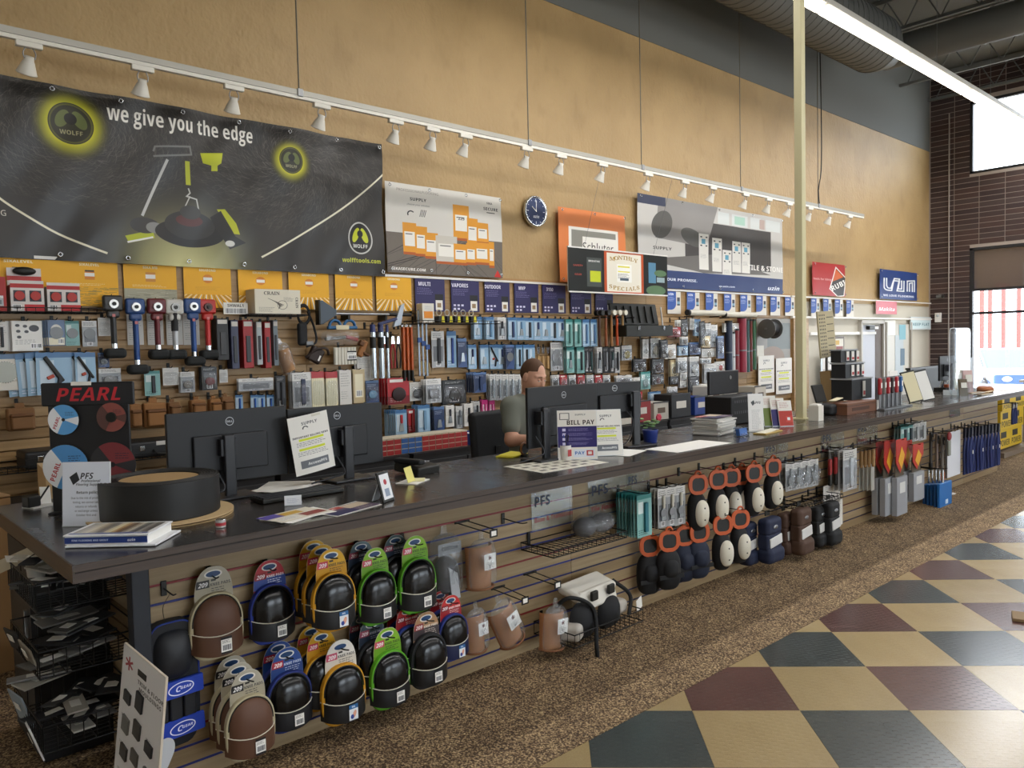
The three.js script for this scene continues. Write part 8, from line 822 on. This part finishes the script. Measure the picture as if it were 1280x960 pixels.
{ // partition and desk towards the window
  const o = thing('partition', 'low dark grey partition behind the leaflets', 'partition', [14.0, 0.003, -4.9]); part(o, 'panel', bx(2.2, 1.24, 0.06, 0, 0.62, 0), mat(0x3c3d3e, 0.6)); part(o, 'cap', bx(2.24, 0.03, 0.08, 0, 1.255, 0), mat(0x2c2d2e, 0.5)); part(o, 'box_file', bx(0.22, 0.34, 0.3, 1.22, 1.2, 0), mat(0x55606a, 0.5));
  const d = thing('far_desk', 'white topped desk standing in front of the window', 'desk', [15.6, 0.003, -3.4]); part(d, 'top', bx(1.9, 0.04, 0.9, 0, 1.0, 0), mat(0xd6d6d4, 0.4)); part(d, 'front_panel', bx(1.8, 0.96, 0.04, 0, 0.49, 0.3), mat(0x8a7f74, 0.6)); for (const s of [-1, 1]) part(d, 'side_panel', bx(0.04, 0.96, 0.8, s * 0.9, 0.49, 0), mat(0x6a625a, 0.6));
  const m = thing('computer_monitor', 'small dark monitor on the white topped desk by the window', 'monitor', [15.15, 1.024, -3.4], -0.6); part(m, 'back_shell', rb(0.5, 0.32, 0.03, 0, 0.28, 0, 0.01), M.black); part(m, 'stand_pole', bx(0.05, 0.2, 0.04, 0, 0.1, 0.03), M.black); part(m, 'stand_base', bx(0.2, 0.01, 0.16, 0, 0.005, 0.03), M.black);
  const c = thing('office_chair', 'dark office chair silhouetted before the window', 'chair', [16.9, 0.003, -2.5]); part(c, 'seat', rb(0.5, 0.08, 0.5, 0, 0.5, 0, 0.03), M.blackMatte); part(c, 'backrest', rb(0.46, 0.5, 0.06, 0, 0.9, -0.22, 0.03, -0.1), M.blackMatte); part(c, 'column', cy(0.03, 0.03, 0.4, 0, 0.28, 0), M.tin); for (let i = 0; i < 5; i++) part(c, 'leg', bx(0.3, 0.03, 0.04, Math.cos(i * 1.257) * 0.15, 0.07, Math.sin(i * 1.257) * 0.15, 0, -i * 1.257), M.black); for (const s of [-1, 1]) part(c, 'armrest', [bx(0.05, 0.03, 0.3, s * 0.27, 0.72, 0), bx(0.03, 0.22, 0.03, s * 0.27, 0.61, 0)], M.black);
}
// ---------- outside the end windows ----------
{
  const g = thing('car_park', 'bright paved car park outside the end window', 'ground', [40, -0.12, -6]); g.userData.kind = 'structure'; delete g.userData.category; delete g.userData.label; g.name = 'floor_outside'; part(g, 'paving', bx(43, 0.1, 60, 0, 0, 0), mat(0xb9b6ae, 0.8)); part(g, 'kerb', bx(0.3, 0.2, 50, -10, 0.08, 0), mat(0xc8c4bc, 0.8));
  const c = thing('parked_car', 'blue and silver car parked outside the window', 'car', [25.3, -0.07, -6.9], 0.5); const prof = [[-2.1, 0.3], [-2.1, 0.75], [-1.3, 0.9], [-0.6, 1.38], [0.7, 1.4], [1.4, 0.98], [2.1, 0.85], [2.15, 0.35]]; part(c, 'body', ext(prof, 1.6, 0, 0, -0.8, 0.05), mat(0x4f6fa8, 0.25, 0.2)); part(c, 'side_glass', ext([[-1.05, 0.95], [-0.5, 1.3], [0.6, 1.32], [1.15, 0.97]], 1.72, 0, 0, -0.86), mat(0x1c2630, 0.1)); for (const x of [-1.3, 1.35]) for (const z of [-0.8, 0.8]) { const w = part(c, 'wheel', cy(0.32, 0.32, 0.22, x, 0.32, z, Math.PI / 2, 0, 0, 24), M.black); part(w, 'hubcap', cy(0.19, 0.19, 0.24, x, 0.32, z, Math.PI / 2), M.steel); } for (const z of [-0.55, 0.55]) part(c, 'headlight', sp(0.14, -2.1, 0.68, z, 0.5, 0.7, 1.2), mat(0xe8eef2, 0.1)); part(c, 'bumper', rb(0.15, 0.2, 1.66, -2.14, 0.42, 0, 0.05), mat(0x3c5688, 0.4));
  [[30, -9.0], [30, -8.75], [30, -8.35], [30, -7.9]].forEach(([x, z], i) => { const o = thing('porch_post', 'maroon post across the car park, ' + rowSay[i] + ' from the left', 'post', [x, -0.07, z]); part(o, 'shaft', bx(0.12, 4, 0.12, 0, 2, 0), mat(0x8c4a44, 0.6)); part(o, 'base', bx(0.2, 0.3, 0.2, 0, 0.15, 0), mat(0xa8a29a, 0.7)); });
}
// ---------- the man at the desk ----------
function fieldMesh(f, c, half, res) {
  const mc = new MarchingCubes(res, M.paper, false, false, 160000); mc.isolation = 0; const n = res, hs = n / 2;
  for (let z = 0; z < n; z++) for (let y = 0; y < n; y++) for (let x = 0; x < n; x++) mc.field[z * n * n + y * n + x] = -f(c[0] + (x - hs) / hs * half, c[1] + (y - hs) / hs * half, c[2] + (z - hs) / hs * half) * 20;
  mc.update(); const k = mc.count, g = new THREE.BufferGeometry(); g.setAttribute('position', new THREE.Float32BufferAttribute(Array.from(mc.positionArray.slice(0, k * 3), (v, i) => v * half + c[i % 3]), 3)); g.setAttribute('normal', new THREE.Float32BufferAttribute(Array.from(mc.normalArray.slice(0, k * 3)), 3)); g.setAttribute('uv', new THREE.Float32BufferAttribute(new Float32Array(k * 2), 2)); return g;
}
const cap = (x, y, z, [a, b, ra, rb2]) => { const dx = b[0] - a[0], dy = b[1] - a[1], dz = b[2] - a[2], t = Math.max(0, Math.min(1, ((x - a[0]) * dx + (y - a[1]) * dy + (z - a[2]) * dz) / (dx * dx + dy * dy + dz * dz + 1e-9))); return Math.hypot(x - a[0] - dx * t, y - a[1] - dy * t, z - a[2] - dz * t) - (ra + (rb2 - ra) * t); };
const ell = (x, y, z, cx, cyy, cz, a, b, c) => { const k = Math.hypot((x - cx) / a, (y - cyy) / b, (z - cz) / c); return (k - 1) * Math.min(a, b, c); };
const smin = (a, b, k) => { const h = Math.max(k - Math.abs(a - b), 0) / k; return Math.min(a, b) - h * h * k / 4; };
{
  const skin = mat(0xcf9c82, 0.55), shirtM = mat(0x767a70, 0.85), jean = mat(0x22283a, 0.85);
  const o = thing('person', 'short haired person in a grey green T-shirt seated behind the counter looking down', 'person', [4.03, 0, -4.24], 0.12);
  const arms = [[[-0.2, 1.32, 0], [-0.27, 1.09, 0.06], 0.055, 0.045], [[-0.27, 1.09, 0.06], [-0.2, 1.1, 0.31], 0.044, 0.03], [[0.2, 1.32, 0], [0.27, 1.09, 0.06], 0.055, 0.045], [[0.27, 1.09, 0.06], [0.16, 1.1, 0.31], 0.044, 0.03]];
  const legs = [[[-0.09, 0.82, 0], [-0.12, 0.8, 0.3], 0.1, 0.075], [[-0.12, 0.8, 0.3], [-0.12, 0.42, 0.28], 0.07, 0.05], [[0.09, 0.82, 0], [0.12, 0.8, 0.3], 0.1, 0.075], [[0.12, 0.8, 0.3], [0.12, 0.42, 0.28], 0.07, 0.05]];
  const torso = (x, y, z) => { let d = ell(x, y, z, 0, 0.88, -0.01, 0.17, 0.13, 0.13); d = smin(d, ell(x, y, z, 0, 1.08, 0, 0.165, 0.24, 0.125), 0.08); d = smin(d, ell(x, y, z, 0, 1.25, -0.01, 0.19, 0.14, 0.115), 0.06); return smin(d, cap(x, y, z, [[-0.19, 1.325, -0.01], [0.19, 1.325, -0.01], 0.062, 0.062]), 0.07); };
  const hand = (s) => { const wx = s < 0 ? -0.2 : 0.16, b = []; b.push([[wx, 1.1, 0.31], [wx - s * 0.012, 1.098, 0.37], 0.03, 0.034]); [-0.028, -0.01, 0.009, 0.027].forEach((q, i) => { const l = [0.05, 0.062, 0.058, 0.045][i], x = wx - s * 0.012 + q; b.push([[x, 1.1, 0.385], [x - s * 0.004, 1.106, 0.385 + l * 0.6], 0.0095, 0.009], [[x - s * 0.004, 1.106, 0.385 + l * 0.6], [x - s * 0.006, 1.084, 0.385 + l], 0.009, 0.0075]); }); b.push([[wx - s * 0.03, 1.095, 0.34], [wx - s * 0.055, 1.088, 0.375], 0.012, 0.01], [[wx - s * 0.055, 1.088, 0.375], [wx - s * 0.058, 1.082, 0.4], 0.01, 0.008]); return b; };
  // head turned slightly and bowed
  const ca = Math.cos(0.42), sa = Math.sin(0.42), HC = [0, 1.535, 0.055];
  const local = (x, y, z) => { const Y = y - HC[1], Z = z - HC[2]; return [x, Y * ca + Z * sa, -Y * sa + Z * ca]; };
  const headF = (x, y, z) => { const [a, b, c] = local(x, y, z); let d = ell(a, b, c, 0, 0.02, -0.015, 0.077, 0.105, 0.098); d = smin(d, ell(a, b, c, 0, -0.045, 0.03, 0.058, 0.075, 0.06), 0.05); d = smin(d, ell(a, b, c, 0, -0.09, 0.058, 0.026, 0.024, 0.024), 0.03); d = smin(d, cap(a, b, c, [[0, 0.012, 0.086], [0, -0.03, 0.106], 0.009, 0.015]), 0.018); for (const s of [-1, 1]) { d = smin(d, cap(a, b, c, [[s * 0.012, 0.03, 0.082], [s * 0.05, 0.03, 0.062], 0.01, 0.008]), 0.016); d = smin(d, ell(a, b, c, s * 0.04, -0.03, 0.058, 0.024, 0.026, 0.022), 0.03); d = smin(d, ell(a, b, c, s * 0.081, -0.01, -0.01, 0.009, 0.034, 0.02), 0.008); d = Math.max(d, -ell(a, b, c, s * 0.031, 0.008, 0.092, 0.016, 0.01, 0.014)); } d = smin(d, cap(a, b, c, [[-0.022, -0.058, 0.079], [0.022, -0.058, 0.079], 0.006, 0.006]), 0.006); d = smin(d, cap(a, b, c, [[-0.018, -0.069, 0.079], [0.018, -0.069, 0.079], 0.0065, 0.0065]), 0.006); return smin(d, cap(x, y, z, [[0, 1.32, -0.01], [0, 1.46, 0.03], 0.06, 0.054]), 0.04); };
  const bare = (x, y, z) => { let d = torso(x, y, z) + 0.012; for (const a of arms) d = smin(d, cap(x, y, z, a), 0.03); return smin(d, cap(x, y, z, [[0, 1.32, -0.01], [0, 1.46, 0.03], 0.06, 0.054]), 0.04); };
  const handG = (s) => { const b = hand(s), wx = s < 0 ? -0.2 : 0.16; return fieldMesh((x, y, z) => { let d = 1; b.forEach((q, i) => { d = smin(d, cap(x, y, z, q), i ? 0.006 : 0.01); }); return d; }, [wx, 1.095, 0.37], 0.13, 84); };
  part(o, 'body', [fieldMesh(bare, [0, 1.15, 0.05], 0.46, 80), fieldMesh(headF, [0, 1.51, 0.05], 0.19, 110), handG(-1), handG(1)], skin);
  part(o, 'shirt', fieldMesh((x, y, z) => { let d = torso(x, y, z) - 0.004; for (const i of [0, 2]) { const a = arms[i], e = a[0].map((v, k) => v + (a[1][k] - v) * 0.62); d = smin(d, cap(x, y, z, [a[0], e, 0.068, 0.067]), 0.04); } return Math.max(d, Math.hypot(x, z - 0.01) < 0.075 ? y - 1.385 : -1); }, [0, 1.12, 0.0], 0.4, 84), shirtM, 'grey green short sleeved T-shirt');
  part(o, 'trousers', fieldMesh((x, y, z) => { let d = ell(x, y, z, 0, 0.84, -0.01, 0.178, 0.11, 0.14); for (const a of legs) d = smin(d, cap(x, y, z, a), 0.04); return d; }, [0, 0.68, 0.12], 0.4, 64), jean);
  for (const s of [-1, 1]) part(o, 'shoe', rb(0.1, 0.09, 0.26, s * 0.12, 0.36, 0.33, 0.035), M.black);
  part(o, 'hair', fieldMesh((x, y, z) => { const [a, b, c] = local(x, y, z); const d = ell(a, b, c, 0, 0.024, -0.017, 0.0795, 0.1065, 0.1005), front = c - (0.055 - Math.max(0, b - 0.07) * 0.4), low = -(b - (c > -0.0 ? 0.045 + c * 0.35 : -0.045 - c * 0.15)); return Math.max(d, front, low, -ell(a, b, c, 0, 0.02, -0.015, 0.068, 0.094, 0.088)); }, [0, 1.53, 0.04], 0.17, 100), mat(0x5a3f2c, 0.8), 'short cropped brown hair');
  for (const s of [-1, 1]) { const e = [s * 0.031, 0.006, 0.083], y = e[1] * ca - e[2] * sa, z = e[1] * sa + e[2] * ca; const q = part(o, 'eye', sp(0.0115, e[0], HC[1] + y, HC[2] + z, 1, 1, 1, 12), mat(0xd8d2c8, 0.3)); part(q, 'eyelid', sp(0.0124, e[0], HC[1] + y + 0.0015, HC[2] + z - 0.0006, 1, 0.8, 1, 12), skin); part(o, 'eyebrow', tube([[-1, 0.026, 0.0], [0, 0.03, 0.0], [1, 0.026, 0]].map(([k]) => { const ex = s * (0.032 + k * 0.015), by = 0.036 - Math.abs(k) * 0.003, bz = 0.088 - (k * 1) * 0.007; return [ex, HC[1] + by * ca - bz * sa, HC[2] + by * sa + bz * ca]; }), 0.003, 8, 5), mat(0x6a4a34, 0.8)); }
  const c = thing('drafting_chair', 'black high office chair under the seated person', 'chair', [3.98, 0.003, -4.32], 0.12); part(c, 'seat', rb(0.5, 0.08, 0.46, 0, 0.66, 0.06, 0.03), M.blackMatte); part(c, 'backrest', rb(0.5, 0.5, 0.07, 0, 1.02, -0.23, 0.035, -0.08), M.blackMatte); part(c, 'back_bar', bx(0.06, 0.4, 0.03, 0, 0.8, -0.2), M.black); part(c, 'column', cy(0.03, 0.035, 0.55, 0, 0.34, 0), M.tin); part(c, 'foot_ring', torus(0.2, 0.012, 0, 0.3, 0.05, Math.PI / 2, 0, 0, 7, 28), M.chrome); for (let i = 0; i < 5; i++) { part(c, 'leg', bx(0.3, 0.035, 0.05, Math.cos(i * 1.257) * 0.16, 0.07, Math.sin(i * 1.257) * 0.16, 0, -i * 1.257), M.black); part(c, 'caster', sp(0.027, Math.cos(i * 1.257) * 0.3, 0.027, Math.sin(i * 1.257) * 0.3, 1, 1, 1, 10), M.black); } for (const s of [-1, 1]) part(c, 'armrest', [rb(0.06, 0.03, 0.25, s * 0.29, 0.92, -0.02, 0.012), bx(0.03, 0.26, 0.04, s * 0.28, 0.79, -0.04)], M.black);
}
{ const o = thing('keyboard', 'black keyboard in front of the seated person', 'keyboard', [4.0, H + 0.001, -3.68]); part(o, 'body', rb(0.42, 0.018, 0.14, 0, 0.01, 0, 0.006), M.black); for (let r = 0; r < 4; r++) part(o, 'key_row', bx(0.4, 0.005, 0.022, 0, 0.0205, -0.045 + r * 0.03), mat(0x2a2b30, 0.6)); }
renderer.render(scene, camera);
